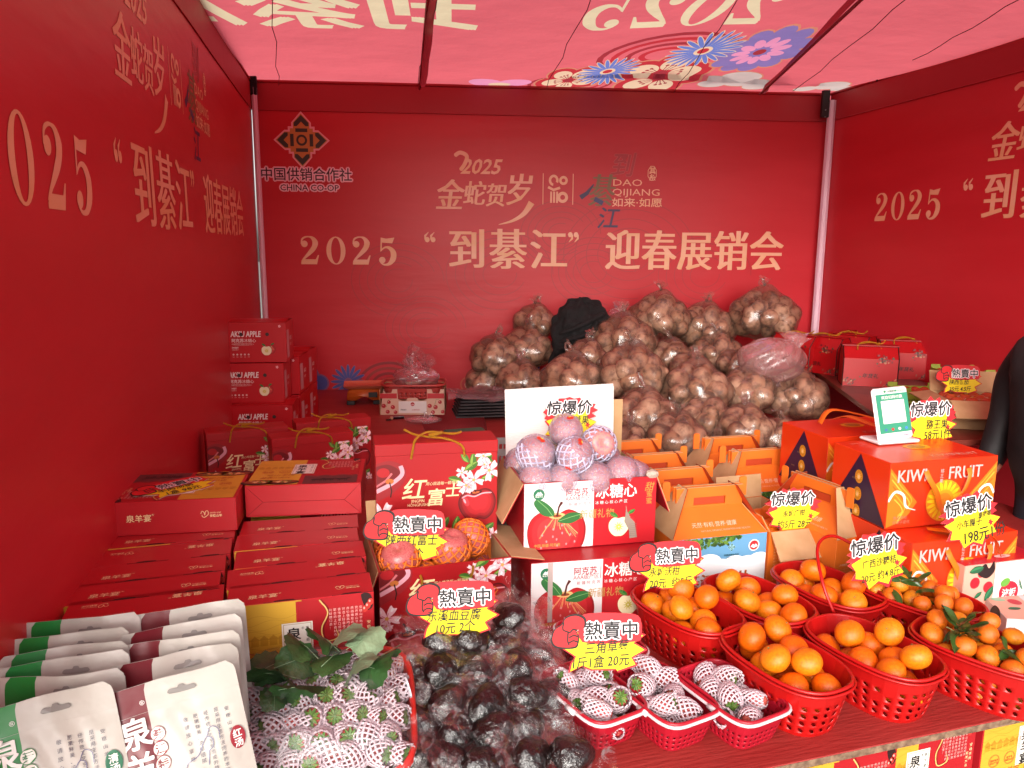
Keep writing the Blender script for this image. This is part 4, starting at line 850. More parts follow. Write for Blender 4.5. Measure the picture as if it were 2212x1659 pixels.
    for n, l in PROTO[kind].items():
        for me, lo, ro in l: ob(n, me, t, lo, ro)
    return t
x, y, a_, w_ = corner((1454, 1168), (1661, 1148), .935); ca, sa = cos(a_), sin(a_)
for k, nm_ in enumerate(('with the sky and cloud print showing, nearest the viewer', 'second from the front of the left column', 'third from the front of the left column', 'rearmost of the left column')):
    gable('front', (x-sa*.195*k-.004*k, y+ca*.195*k, .74), a_+.02*(k % 2), 'orange handle carton '+nm_)
x2, y2 = .286, -3.19
for k, nm_ in enumerate(('in the right column, its handle print facing the viewer', 'at the back of the right column')):
    gable('front', (x2-sa*.2*k, y2+ca*.2*k, .74), a_, 'orange handle carton '+nm_)
# end-on boxes
x3, y3, a3, _w = corner((1663, 1150), (1775, 1138), .935)
t = empty('open_orange_carton', (x3, y3, .74), a3, 'open orange carton with its brown flap hanging forward, a price tag standing in it', 'open carton')
ea = Art(.0003); ea.text('产地信息', .02, .155, .009, '#e0c0a0', 1)
for k in range(13): ea.text('綦江广柑果大形正橙红鲜艳皮薄', .018, .145-.010*k, .0060, '#d9986a', 1, xs=1.0)
open_carton(t, .185, .32, .195, m_or, m_kraft, [('f', .095, -52), ('l', .06, 60), ('b', .08, 80)], art=ea.mesh('ea'))
x4, y4, a4, _w = corner((1782, 1150), (1888, 1128), .935)
g = gable('end', (x4+.19*cos(a4), y4+.0, .74), a4+pi/2, 'orange handle carton standing end-on beside the kiwi boxes')
for c in kids(g):
    if c.name.startswith('printed_front'): bpy.data.objects.remove(c)

# kiwi boxes
m_kw = M('kiwi_card', '#cf2f10', .3, '#d2370f', 4); KA = art_kiwi(.378, .20).mesh('kw'); KT = art_tri(.25, .20).mesh('kt')
m_rib = M('orange_ribbon', '#dd6a12', .35)
tk = Art(.0003); tk.text('KIWIFRUIT', .17, .03, .032, '#d9a08a', 1, xs=1.1, shear=.1); tk.ell(.21, .14, .045, .03, '#d99a1c', 1); tk.ell(.21, .14, .03, .02, '#a8701a', 2); tk.text('KIWI', .03, .21, .014, '#dba08a', 1)
TK = tk.mesh('tk')
def kiwi(loc, rz, label, w=.378, d=.25, h=.20, rib=True):
    t = empty('kiwi_gift_box', loc, rz, label, 'gift box', 'orange red kiwi gift boxes with a purple wedge on the end')
    MB().use(m_kw).box(0, 0, 0, w, d, h, .0012).ob('carton', t); ob('printed_front', KA, t, (0, 0, 0), FRONT); ob('printed_end', KT, t, (0, d, 0), (pi/2, 0, -pi/2)); ob('printed_top', TK, t, (0, 0, h))
    if rib:
        b = MB().use(m_rib, True)
        for sx in (-1, 1):
            q = smooth([(w*.52+sx*.075, -.003, h-.03), (w*.52+sx*.072, -.014, h-.05), (w*.52+sx*.05+.004, -.018, h-.09), (w*.52+sx*.028, -.016, h-.13), (w*.52+sx*.03+.02, -.024, h-.17)], 6)
            b.grid(lambda u, v: (lambda p: (p.x+(u-.5)*.016, p.y-.002*sin(pi*u), p.z+(u-.5)*.006))(q[min(int(v*(len(q)-1)), len(q)-1)]), 2, len(q)-1)
        b.ob('ribbon_handle', t)
    return t
x, y, a_, w_ = corner((1925, 999), (2160, 982), 1.20); kiwi((x, y, .998), a_, 'orange red kiwi gift box on top, carrying the payment stand'); KU = (x, y, a_)
x5, y5, a5, _w = corner((1790, 943), (2040, 925), 1.19)
kiwi((x5, y5, .985), a_+.03, 'orange red kiwi gift box behind and left of the payment stand, ribbon over its top', rib=False)
x6, y6, a6, _w = corner((1972, 1174), (2199, 1146), .995)
kiwi((x6, y6, .795), a6, 'lower orange red kiwi gift box with silver lettering, behind the cherry tomato boxes')
kiwi((x5, y5+.005, .782), a_+.03, 'hidden lower kiwi gift box under the rear one', rib=False)
kiwi((x6-.02, y6+.255, .797), a6, 'kiwi gift box under the one with the payment stand', rib=False)
for lo, dx in (((x6-.0, y6+.02), 0), ((x5+.02, y5+.02), 1)):
    t = empty('wooden_riser', (lo[0], lo[1], .741), a6, ('low brown riser under the front kiwi boxes', 'low brown riser under the rear kiwi boxes')[dx], 'riser'); MB().use(m_kraft).box(0, 0, 0, .36, .42 if not dx else .23, .052 if not dx else .039, .002).ob('board', t)
b = MB().use(m_rib, True); q = smooth([(x5+.10, y5+.19, 1.20), (x5+.14, y5+.14, 1.225), (x5+.18, y5+.07, 1.215), (x5+.235, y5+.0, 1.202), (x5+.25, y5-.012, 1.185), (x5+.25, y5-.014, 1.165)], 6)
b.grid(lambda u, v: (lambda p: (p.x+(u-.5)*.035, p.y+(u-.5)*.02, p.z+.001+.004*sin(pi*u)))(q[min(int(v*(len(q)-1)), len(q)-1)]), 3, len(q)-1)
q2 = smooth([(x5+.05, y5+.17, 1.193), (x5+.1, y5+.2, 1.235), (x5+.2, y5+.2, 1.22), (x5+.3, y5+.16, 1.196)], 6)
b.grid(lambda u, v: (lambda p: (p.x, p.y+(u-.5)*.035, p.z+.001+.004*sin(pi*u)))(q2[min(int(v*(len(q2)-1)), len(q2)-1)]), 3, len(q2)-1)
b.ob('loose_ribbon', label='wide orange ribbon lying over the rear kiwi gift box', cat='ribbon')
q = smooth([(0, 0, .0), (.03, -.03, .004), (.08, -.05, .003), (.14, -.045, .006), (.16, -.075, -.01), (.165, -.09, -.05)], 6)
b = MB().use(m_rib, True); b.grid(lambda u, v: (lambda p: (p.x+(u-.5)*.006, p.y+(u-.5)*.03, p.z+.002+.004*sin(pi*u)))(q[min(int(v*(len(q)-1)), len(q)-1)]), 3, len(q)-1)
b.ob('loose_ribbon', loc=(x6+.10, y6+.10, .998), label='orange ribbon trailing over the lower kiwi gift box beside the 198 tag', cat='ribbon')

# payment stand (its code is left out)
u_ = Vector((cos(KU[2]), sin(KU[2]), 0)); v_ = Vector((-sin(KU[2]), cos(KU[2]), 0)); base = at(1903, 962, 1.2)
t = empty('payment_stand', (base.x, base.y, 1.201), radians(12), 'white payment stand with a green panel on top of the kiwi box', 'payment stand'); t.scale = (1.18, 1, 1)
m_wp = M('white_plastic', '#d8d4d4', .3)
MB().use(m_wp).box(-.01, -.005, 0, .125, .085, .010, .004).ob('base', t)
b = MB().use(m_wp); T = Matrix.Rotation(radians(-14), 4, 'X') @ Matrix.Rotation(radians(-3), 4, 'Y')
b.box(0, 0, 0, .115, .016, .165, .007, T=T); o_ = b.ob('body', t, (.004, .012, .008))
a = Art(.0004); a.rect(.006, .022, .109, .145, '#2f8a6c', 1); a.rect(.020, .052, .095, .124, '#dedad8', 2); a.text('欢迎扫码付款', .0575, .130, .0115, WH, 2, bold=.01, al='c'); a.text('中国邮政', .045, .150, .007, '#2f6a4c', 2, bold=.02); a.ell(.037, .153, .004, .004, '#2f8a5c', 2); a.text('邮储银行', .078, .150, .0065, '#2f8a5c', 2); a.ell(.073, .153, .0035, .0035, '#4aa87c', 2)
for k, c in enumerate(('#3a6a9a', '#c83a3a', '#e0e0d8', '#3a7ac8')): a.ell(.025+.022*k, .033, .0045, .0045, c, 3, n=12)
a.text('云闪付', .04, .009, .006, '#3a3a8a', 2); a.text('中国银联', .072, .009, .006, '#3a3a6a', 2)
o2 = ob('printed_panel', a.mesh('pay'), t, (.004, .012, .008)); o2.matrix_local = Matrix.Translation((.004, .012, .008)) @ T @ Matrix.Rotation(pi/2, 4, 'X')

# cherry tomato boxes
m_pk = M('pale_pink_card', '#cf9a88', .45); m_wc = M('white_card', '#cfc4c2', .45)
def tomato_art(w, h):
    a = Art(.0003); a.rect(.001, .001, w-.001, h-.001, '#d9a08c', 0); rr = random.Random(5)
    for x, y, r in ((.15, .62, .017), (.33, .5, .017), (.10, .12, .018), (.85, .7, .017), (.93, .2, .018), (.22, .8, .012)): a.ell(w*x, h*y, r, r, '#b0182a', 1+x)
    for x, y, s_, q in ((.06, .86, .05, .2), (.16, .30, .03, .6), (.30, .22, .05, 1.0), (.8, .35, .04, 2)): a.stamp(leaf2('#1f5a3c', '#2f7a50'), w*x, h*y, s_, q, 3)
    a.rect(w*.40, .001, w*.82, h-.001, '#d6cccc', 5); a.ell(w*.61, h*.34, .035, .034, '#b01830', 6); a.ell(w*.55, h*.56, .017, .012, '#5c9a3a', 7, .4); a.text('波板', w*.61, h*.27, .026, WH, 8, bold=.02, al='c'); a.clip(.001, .001, w-.001, h-.001); return a
x, y, a_, w_ = corner((2085, 1223), (2212, 1206), .925)
t = empty('cherry_tomato_box', (x, y, .78), radians(11), 'cherry tomato box with red top and white band, standing behind the kumquat baskets', 'fruit box', 'cherry tomato boxes')
MB().use(m_pk).box(0, 0, 0, .27, .13, .145, .001).ob('carton', t); ob('printed_front', tomato_art(.27, .145).mesh('tm'), t, (0, 0, 0), FRONT)
MB().use(M('red_orange_top', '#b8281c', .35, '#b0143a', 4)).box(-.0005, -.0005, .1455, .2705, .1305, .147).ob('lid', t)
a = Art(.0003); a.text('FRESH CHERRY TOMATO', .02, .02, .010, '#3a2020', 1, rot=pi/2-.0); ob('printed_end', a.mesh('fr'), t, (0, .13, 0), (pi/2, 0, -pi/2))
a = Art(.0003); a.text('#CherryTomatoes', .09, .085, .013, '#d98a80', 1); a.ell(.16, .028, .028, .010, '#dcc8c4', 1); a.text('波板', .16, .023, .012, '#a83040', 2, al='c'); a.rect(.06, .062, .2, .0645, '#6d0c12', 1); ob('printed_top', a.mesh('to'), t, (0, 0, .147))
a = Art(.0004); a.spline([(.0, .03), (.025, .055), (.04, .04), (.055, .06), (.06, .03), (.035, .01)], '#1d1012', 2); ob('cut_out', a.mesh('co'), t, (.045, 0, .09), FRONT)
a = Art(.0004); a.spline([(.0, .02), (.03, .045), (.045, .035), (.05, .0), (.02, -.01)], '#1d1012', 2); ob('cut_out', a.mesh('co2'), t, (0, .09, .02), (pi/2, 0, -pi/2))
MB().use(m_kraft).box(.005, .005, 0, .26, .125, .038).ob('under_tray', t, (0, 0, -.0395))
x, y, a_, w_ = corner((2101, 1297), (2212, 1340), .81)
t = empty('cherry_tomato_box', (.795, -3.93, .742), radians(-12), 'low cherry tomato box with leaf print on its lid, beside the right kumquat basket', 'fruit box', 'cherry tomato boxes')
MB().use(m_wc).box(0, 0, 0, .27, .155, .075, .001).ob('carton', t)
a = Art(.0003); a.rect(.001, .001, .269, .154, '#d9a08c', 0); a.rect(.10, .001, .21, .154, '#d6cccc', 1); a.stamp(leaf2('#1f5a3c', '#2f7a50'), .03, .06, .04, .3, 2); a.ell(.07, .11, .018, .018, '#b01830', 2); a.ell(.03, .12, .02, .012, '#8fb89a', 2); a.stamp(leaf2('#1f5a3c', '#2f7a50'), .06, .02, .035, .9, 2); a.text('#樱桃番茄', .13, .1, .010, '#a83040', 2)
ob('printed_top', a.mesh('t2'), t, (0, 0, .075)); a = Art(.0004); a.spline([(.0, .0), (.02, .03), (.05, .03), (.055, .0), (.03, -.015)], '#1d1012', 2); ob('cut_out', a.mesh('c3'), t, (0, .09, .05), (pi/2, 0, -pi/2))
# ------------------------------------------------------------------ price tags
def zig(cx_, cy_, rx, ry, n, k, rr):
    return [(cx_+rx*(1 if i % 2 == 0 else k)*cos(2*pi*i/(2*n)+.1)*(1+.08*rr.uniform(-1, 1)), cy_+ry*(1 if i % 2 == 0 else k)*sin(2*pi*i/(2*n)+.1)*(1+.08*rr.uniform(-1, 1))) for i in range(2*n)]
def price_art(kind, lines, seed=1):
    """artwork about .16 m wide, origin at the middle of the bottom edge"""
    a = Art(.0003); rr = random.Random(seed); Y, R = '#e3cf12', '#c21c26'
    if kind == 'hot':
        P = [(-.062, .0), (-.038, .014), (-.02, .004), (.028, .003), (.03, -.002), (.066, .012), (.058, .03), (.084, .047), (.062, .064), (.082, .082), (.062, .092), (-.03, .1), (-.062, .088), (-.052, .07), (-.076, .058), (-.05, .036), (-.058, .02)]
        P = [(x, y*.80) for x, y in P]
        a.poly([(x*1.07, y*1.07-.003) for x, y in P], R, 0); a.poly(P, Y, 1)
        a.spline([(-.038, .056), (-.041, .100), (-.024, .112), (.05, .110), (.076, .100), (.078, .062), (.06, .054)], R, 2, 3)
        a.text('熱賣中', -.034, .064, .037, '#141214', 4, bold=.035, xs=.97, out=('#e6dede', .075))
        H = [(-.030, .096), (-.034, .106), (-.050, .112), (-.069, .107), (-.080, .092), (-.094, .082), (-.100, .062), (-.092, .048), (-.069, .044), (-.050, .046), (-.045, .057), (-.045, .070), (-.050, .080), (-.034, .084)]
        a.spline(H, '#160808', 4.5, 4); hx = -.068; hy = .076
        a.spline([(hx+(x-hx)*.89, hy+(y-hy)*.89) for x, y in H], '#cc1a20', 5, 4)
        for p in (((-.074, .096), (-.076, .082), (-.062, .076)), ((-.062, .076), (-.056, .082), (-.048, .080)), ((-.064, .066), (-.056, .070), (-.047, .068)), ((-.064, .056), (-.056, .060), (-.047, .057)), ((-.066, .076), (-.067, .060), (-.064, .052))): a.line([(q.x, q.y) for q in smooth([(u, v, 0) for u, v in p], 3)], .0030, '#160808', 6)
    else:
        a.poly(zig(0, .085, .084, .048, 17, .84, rr), R, 0)
        a.poly([(x*1.05, y*1.05-.003) for x, y in zig(0, .05, .080, .056, 9, .74, rr)], R, 0.5); a.poly(zig(0, .05, .078, .054, 9, .74, rr), Y, 1)
        a.text('惊爆价', -.072, .085, .042, '#141214', 4, bold=.05, xs=1.08, shear=.12, out=('#e6dede', .06))
        a.poly(zig(.052, .048, .010, .012, 6, .4, rr), '#c21c26', 3)
    
    for ln in lines:
        txt, x, yy, s_ = ln[:4]; c = ln[4] if len(ln) > 4 else '#1c1c18'
        a.text(txt, x, (.0345 if yy > .04 else .006) if kind == 'hot' else yy, s_*(.88 if kind == 'hot' else 1), c, 7, bold=.010, shear=.18, xs=.86, rot=rr.uniform(-.03, .05))
    return a
SZ = dict(hot=1.16, burst=1.12)
def price_tag(kind, lines, px, py, y, s, label, rot=(75, 0, 8), seed=1, flat=None):
    a = price_art(kind, lines, seed)
    p = Vector(flat) if flat else aty(px, py, y)
    t = empty('price_tag', p, 0, label, 'price tag', rot=tuple(radians(v) for v in rot))
    card = Art(.0); card.it = [i for i in a.it if i[3] < 1]; B = MB().use(M('card_back', '#c9b8a8', .6))
    for vs, fs, c, l in card.it: B.prism([(x*.995, y_*.995) for x, y_ in vs], -.0009, -.0002+l*.0004)
    if kind == 'hot': B.prism([(-.034, .055), (-.095, .055), (-.095, .08), (-.045, .108), (.06, .108), (.071, .06)], -.0009, .0001)
    c_ = B.ob('card', t); p_ = ob('printed_face', a.mesh('pt', rough=.6), t)
    for o in (c_, p_): o.scale = (s*SZ[kind],)*3
    return t

# ------------------------------------------------------------------ fruit
def ball(r, sq=.9, nu=22, nv=14, dim=.1, lump=.015, seed=0, dim2=.05):
    rr = random.Random(seed); ph = [rr.uniform(0, 6) for _ in range(6)]
    def f(u, v):
        t = pi*v; a = 2*pi*u; k = 1+lump*(sin(2*a+ph[0])*sin(t)+.7*sin(3*a+ph[1]+t*2)*sin(t)+.5*sin(t*3+ph[2]))
        k -= dim*math.exp(-(t/.28)**2)+dim2*math.exp(-((pi-t)/.3)**2)
        return (r*k*sin(t)*cos(a), r*k*sin(t)*sin(a), r*k*sq*cos(t))
    return f
m_orange = [M('orange_peel%d' % i, c, .36, c2, 7, .16, 420, sss=.06, spec=.4) for i, (c, c2) in enumerate((('#d66206', '#dc700c'), ('#cf5604', '#d86408'), ('#d96c0a', '#e08012')))]
m_stem = M('stem_button', '#5e6a34', .7, '#7d7748', 200)
ORM = []
for i in range(6):
    b = MB().use(m_orange[i % 3], True); b.grid(ball(1, (.84, .88, .8)[i % 3], 26, 16, .07, .018, i), 26, 16, True); ORM.append(b.mesh('orange'))
b = MB().use(m_stem); b.prism([(.075*cos(k*pi/5)*(1 if k % 2 else .6), .075*sin(k*pi/5)*(1 if k % 2 else .6)) for k in range(10)], 0, .03); b.tube([(0, 0, 0), (0, 0, .07)], .03, 6); STEM = b.mesh('stem')
m_kum = [M('kumquat_peel%d' % i, c, .4, c2, 6, .2, 400, sss=.05) for i, (c, c2) in enumerate((('#d87410', '#cc620e'), ('#ca5c0c', '#d06a12'), ('#d88416', '#c87a18')))]
KMM = []
for i in range(6):
    b = MB().use(m_kum[i % 3], True); b.grid(ball(1, (.86, .95, .8)[i % 3], 22, 14, .06, .03, 20+i), 22, 14, True); KMM.append(b.mesh('kumquat'))
m_citl = M('citrus_leaf', '#243c17', .3, '#36501f', 30); m_citl2 = M('leaf_underside', '#56693f', .5)
def leafmesh(L, W, curl=.3, fold=.25, mat=m_citl, nu=6, nv=9, ser=0):
    b = MB().use(mat, True)
    def f(u, v):
        x = L*v; wd = W*(sin(pi*min(1, v*.97+.02))**.8)*(1+ser*((int(v*nv*1) % 2)*2-1)); s = (u-.5)
        return (x, s*wd, -curl*L*v*v+abs(s)*wd*fold+.04*L*sin(v*6+s*4))
    b.grid(f, nu, nv); return b.mesh('leaf')
LFM = [leafmesh(1, .42, c, f) for c, f in ((.3, .3), (-.2, .4), (.5, .2))]
def pack(n, rs, inside, z0, tries=70, seed=1, zmax=9, dome=0.0):
    rr = random.Random(seed); P = []
    for i in range(n):
        r = rs[i % len(rs)]; best = None
        for _ in range(tries):
            x, y = inside(rr)
            z = z0+r*.9
            for (a, b, c, q) in P:
                dd = (a-x)**2+(b-y)**2; R = (r+q)*.96
                if dd < R*R: z = max(z, c+sqrt(R*R-dd))
            sc = z+dome*(x*x+y*y)
            if best is None or sc < best[0]: best = (sc, x, y, z)
        if best[3] < zmax: P.append((best[1], best[2], best[3], r))
    return P
def rrot(rr, tilt=1.0):
    return (rr.uniform(-tilt, tilt), rr.uniform(-tilt, tilt), rr.uniform(0, 6.28))
def put_fruit(kind, P, base, yaw, label, group, seed, tilt=.9, stem=True, cat='orange'):
    rr = random.Random(seed); c, s = cos(yaw), sin(yaw); out = []
    for i, (x, y, z, r) in enumerate(P):
        me = rr.choice(ORM if kind == 'orange' else KMM)
        o = ob('orange' if kind == 'orange' else 'kumquat', me, None, (base[0]+x*c-y*s, base[1]+x*s+y*c, base[2]+z), rrot(rr, tilt), label=label, cat=cat, group=group, scale=(r, r, r))
        if stem and rr.random() < .75: ob('stem', STEM, o, (0, 0, .76 if kind == 'orange' else .8))
        out.append(o)
    return out
# ------------------------------------------------------------------ woven plastic baskets with real openings
def outline(kind, L, W, u):
    a = 2*pi*u; n = {'oval': 2.7, 'rect': 5}[kind]; c, s = cos(a), sin(a)
    k = (abs(c)**n+abs(s)**n)**(-1/n); return (L/2*k*c, W/2*k*s)
def basket_mesh(kind, L, W, H, taper, nu, rows, mat, hole, th=.0022):
    """rows: list of (z0,z1,holes?)"""
    b = MB().use(mat, True); vs = []
    # arc-length spacing
    N = 720; pts = [outline(kind, L, W, i/N) for i in range(N+1)]; cum = [0]
    for i in range(N): cum.append(cum[-1]+hypot(pts[i+1][0]-pts[i][0], pts[i+1][1]-pts[i][1]))
    us = np.interp(np.linspace(0, cum[-1], nu*4+1), cum, np.linspace(0, 1, N+1)); us[-1] = 1
    def S(k, z, inn=0):     # k in quarter cells
        k = k % (nu*4); i = int(k); fr = k-i; u = us[i]*(1-fr)+us[i+1]*fr
        t = taper+(1-taper)*(z/H)**.8; x, y = outline(kind, L*t-2*inn*th, W*t-2*inn*th, u); return (x, y, z)
    for z0, z1, ho in rows:
        for c in range(nu):
            k0, k1 = c*4, c*4+4; zm = (z0+z1)/2; km = k0+2
            O = [(k0, z0), (km, z0), (k1, z0), (k1, zm), (k1, z1), (km, z1), (k0, z1), (k0, zm)]
            if not ho or (kind == 'oval' and ho == 2 and (c+int(z0*1000)) % 7 == 3):
                for inn in (0, 1):
                    f = [S(k, z, inn) for k, z in O]; b.add(f, [tuple(range(8)) if not inn else tuple(range(8))[::-1]])
                continue
            hw, hh, sk = hole; 
            sl_ = sk*(1 if (c < nu/2) else -1)
            I = [(km+2*hw*x+sl_*y, zm+(z1-z0)/2*hh*y) for x, y in ((-.6, -.8), (0, -1), (.6, -.8), (1, 0), (.6, .8), (0, 1), (-.6, .8), (-1, 0))] if kind == 'oval' else [(km+2*hw*x, zm+(z1-z0)/2*hh*y) for x, y in ((-1, -1), (0, -1), (1, -1), (1, 0), (1, 1), (0, 1), (-1, 1), (-1, 0))]
            vs = [S(k, z, 0) for k, z in O]+[S(k, z, 0) for k, z in I]+[S(k, z, 1) for k, z in O]+[S(k, z, 1) for k, z in I]; fs = []
            for i in range(8):
                j = (i+1) % 8; fs += [(i, j, 8+j, 8+i), (16+j, 16+i, 24+i, 24+j), (8+i, 8+j, 24+j, 24+i)]
            b.add(vs, fs)
    bt = [outline(kind, L*taper, W*taper, i/48) for i in range(48)]; b.prism(bt, 0, .003)
    return b.mesh('basket_wall')
def rim_mesh(kind, L, W, H, r, mat, flat=.5, n=56):
    b = MB().use(mat, True); b.tube([(*outline(kind, L+r, W+r, i/n), H) for i in range(n)], r, 8, closed=True); return b.mesh('rim')
m_redpl2 = M('red_plastic_thin', '#ac0f0d', .4, bump=.04, bscale=60)
m_redpl2.node_tree.nodes['Principled BSDF'].inputs['Subsurface Weight'].default_value = .0
OV = dict(L=.315, W=.196, H=.125)
OBM = basket_mesh('oval', OV['L'], OV['W'], OV['H'], .80, 30, [(0, .008, 0), (.008, .028, 1), (.028, .048, 1), (.048, .068, 2), (.068, .086, 2), (.086, .125, 0)], m_redpl2, (.42, .62, .55))
RM1 = rim_mesh('oval', OV['L'], OV['W'], OV['H'], .0042, m_redpl2); RM2 = rim_mesh('oval', OV['L']+.012, OV['W']+.012, OV['H']-.007, .0032, m_redpl2); RM3 = rim_mesh('oval', OV['L']-.004, OV['W']-.004, OV['H']-.013, .0026, m_redpl2)
def oval_basket(p, q, label, raised=False):
    A, C = at(*p, .74+OV['H']), at(*q, .74+OV['H']); c = (A+C)/2; yaw = atan2(C.y-A.y, C.x-A.x)
    t = empty('fruit_basket', (c.x, c.y, .7402), yaw, label, 'basket', 'oval red plastic baskets')
    ob('basket_wall', OBM, t)
    for m in (RM1, RM2): ob('rim', m, t)
    if not raised: ob('handle', RM3, t, (0, 0, .0), )
    else:
        b = MB().use(m_redpl2, True); b.tube(smooth([(.12, -.112, .115), (.08, -.118, .19), (.0, -.05, .25), (-.02, .05, .25), (.06, .115, .19), (.11, .112, .118)], 6), .0045, 7); b.ob('handle', t)
    return (c.x, c.y, .7402), yaw
def inov(L, W, m):
    def f(rr):
        while 1:
            x, y = rr.uniform(-1, 1), rr.uniform(-1, 1)
            if abs(x)**2.5+abs(y)**2.5 < 1: return x*(L/2-m), y*(W/2-m)
    return f
ob_specs = [(((1592, 1352), (1812, 1492)), 'front row left', 'in front, nearest the strawberry punnets', False), (((1778, 1340), (2006, 1455)), 'front row middle', 'in front, between the other orange basket and the leafy kumquats', False),
            (((1398, 1262), (1580, 1362)), 'back row left', 'behind, partly covering the foot of the 20 yuan orange tag', False), (((1552, 1246), (1733, 1338)), 'back row second', 'behind, second from the left in the rear row', False),
            (((1700, 1220), (1885, 1308)), 'back row third', 'behind, with its hoop handle raised', True)]
for k, ((p, q), short, lb, rs) in enumerate(ob_specs):
    base, yaw = oval_basket(p, q, 'oval red basket of oranges '+lb, rs)
    P = pack(18, (.0355, .034, .0365, .035), inov(OV['L'], OV['W'], .040), .012, 90, 11+k, .150, dome=1.4)
    os_ = put_fruit('orange', P, base, yaw, 'orange in the red basket, '+short+' of the oval baskets', 'oranges in the basket, '+short, 40+k); single_out(os_, 'orange', short+' oval basket')
for k, ((p, q), short, lb) in enumerate(((((2008, 1352), (2262, 1440)), 'front right', 'at the front right, with a sprig of dark leaves'), (((1880, 1250), (2105, 1325)), 'back right', 'at the back right, below the 20 yuan burst tag'))):
    base, yaw = oval_basket(p, q, 'oval red basket of small mandarins '+lb, False)
    P = pack(44, (.0245, .026, .0275, .0235), inov(OV['L'], OV['W'], .032), .010, 60, 31+k, .16, dome=.8)
    os_ = put_fruit('kumquat', P, base, yaw, 'small mandarin in the '+short+' oval basket', 'small mandarins in the '+short+' basket', 60+k, cat='mandarin'); single_out(os_, 'small mandarin', short+' oval basket')
    rr = random.Random(80+k); top = sorted(os_, key=lambda o: -o.location.z)[:20]
    for i in range(12 if k == 0 else 8):
        o = rr.choice(top); l = ob('leaf', rr.choice(LFM), o, (0, 0, .9), (rr.uniform(-.5, .5), rr.uniform(-.9, .1), rr.uniform(0, 6.28)), scale=(1.9, 1.9, 1.9))
    sp = empty('leaf_sprig', (base[0]+(-.07 if k == 0 else -.03), base[1]+(.02 if k == 0 else .03), base[2]+(.155 if k == 0 else .15)), 0, 'dark glossy citrus leaves lying on the '+short+' basket of small mandarins', 'leaves')
    for i in range(9 if k == 0 else 5): ob('leaf', rr.choice(LFM), sp, (rr.uniform(-.01, .03), rr.uniform(-.01, .01), rr.uniform(-.006, .008)), (rr.uniform(-.5, .5), rr.uniform(-.7, .3), i*2.4), scale=(.062, .07, .062))
    b = MB().use(m_stem, True); b.tube(smooth([(-.02, 0, .01), (0, 0, 0), (.03, .01, -.01)], 4), .0015, 5); b.ob('twig', sp)

# strawberries in foam sleeves
def net(rx, L, n, rows, r, prof, seed=0, col=None, th=1.0):
    b = MB().use(col, True)
    for d in (1, -1):
        for k in range(n):
            pts = []
            for j in range(rows+1):
                v = j/rows; a = 2*pi*(k/n+d*v*rows/(2*n)*th); R = prof(v)*rx; pts.append((R*cos(a), R*sin(a), (v-.5)*L))
            b.tube(pts, r, 3, cap=False)
    return b
m_fw = M('white_foam_net', '#cdb9c0', .8); m_fo = M('orange_foam_net', '#de6e1c', .6); m_fl = M('lilac_foam_net', '#bdb6cc', .65)
m_berry = M('strawberry_skin', '#b83a38', .35, '#c25a4c', 14, .5, 900, spec=.5); m_cal = M('strawberry_calyx', '#4a6a28', .6, '#6c8638', 60)
def berry_fn(u, v):
    t = pi*v; a = 2*pi*u; r = .0205*sin(t)**.8*(1.05-.35*(v-.15)); return (r*cos(a), r*sin(a), .0245*cos(t)-.003)
b = MB().use(m_berry, True); b.grid(berry_fn, 14, 10, True); BERRY = b.mesh('berry')
b = MB().use(m_cal, False)
for k in range(10):
    t = 2*pi*k/10; c, s = cos(t), sin(t); w_ = .0034; L = .017+.002*(k % 3)
    b.add([(0, 0, .0215), (c*L*.5-s*w_, s*L*.5+c*w_, .0235), (c*L, s*L, .0185+.002*(k % 2)), (c*L*.5+s*w_, s*L*.5-c*w_, .0225)], [(0, 3, 2, 1)])
b.tube([(0, 0, .021), (0, 0, .025)], .0022, 6); CAL = b.mesh('calyx')
NETS = []
for i in range(4):
    pf = (lambda v: .86+.28*sin(pi*min(1, v*1.1))-.35*max(0, .25-v)*2-.1*v, lambda v: .7+.45*sin(pi*v*.9), lambda v: 1.0-.5*(1-v)**2+.12*sin(5*v), lambda v: .55+.62*sin(pi*(.12+v*.7)))[i]
    NETS.append(net(.0225, .060, 12, 9, .0026, pf, col=m_fw).mesh('net'))
def strawberry(loc, rot, label, group, idx, sc=1, show=True):
    o = ob('strawberry', BERRY, None, loc, rot, label=label, cat='strawberry', group=group, scale=(sc, sc, sc))
    ob('calyx', CAL, o); ob('foam_net', NETS[idx % 4], o, (0, 0, -.002 if show else .006)); return o
PT = dict(L=.232, W=.150, H=.082)
PBM = basket_mesh('rect', PT['L'], PT['W'], PT['H'], .78, 44, [(0, .005, 0), (.005, .019, 1), (.019, .033, 1), (.033, .047, 1), (.047, .062, 0), (.062, .077, 1), (.077, .082, 0)], M('red_plastic_pink', '#a31426', .4), (.32, .36, 0), .0016)
m_wrim = M('white_handle', '#d6cdd0', .35)
PR1 = rim_mesh('rect', PT['L'], PT['W'], PT['H'], .0042, M('red_plastic_pink'), n=64); PR2 = rim_mesh('rect', PT['L']+.010, PT['W']+.010, PT['H']-.004, .0036, m_wrim, n=64)
b = MB().use(m_wrim, True); b.tube([(.02, -PT['W']/2-.009, PT['H']-.004), (.05, -PT['W']/2-.0095, PT['H']-.004)], .0062, 8); CLIP_ = b.mesh('clip')
pun = [((1280, 1490), -64, 'left front punnet', 1), ((1432, 1493), -66, 'middle front punnet', 2), ((1578, 1490), -66, 'right front punnet', 3), ((1296, 1378), -66, 'rear punnet', 4)]
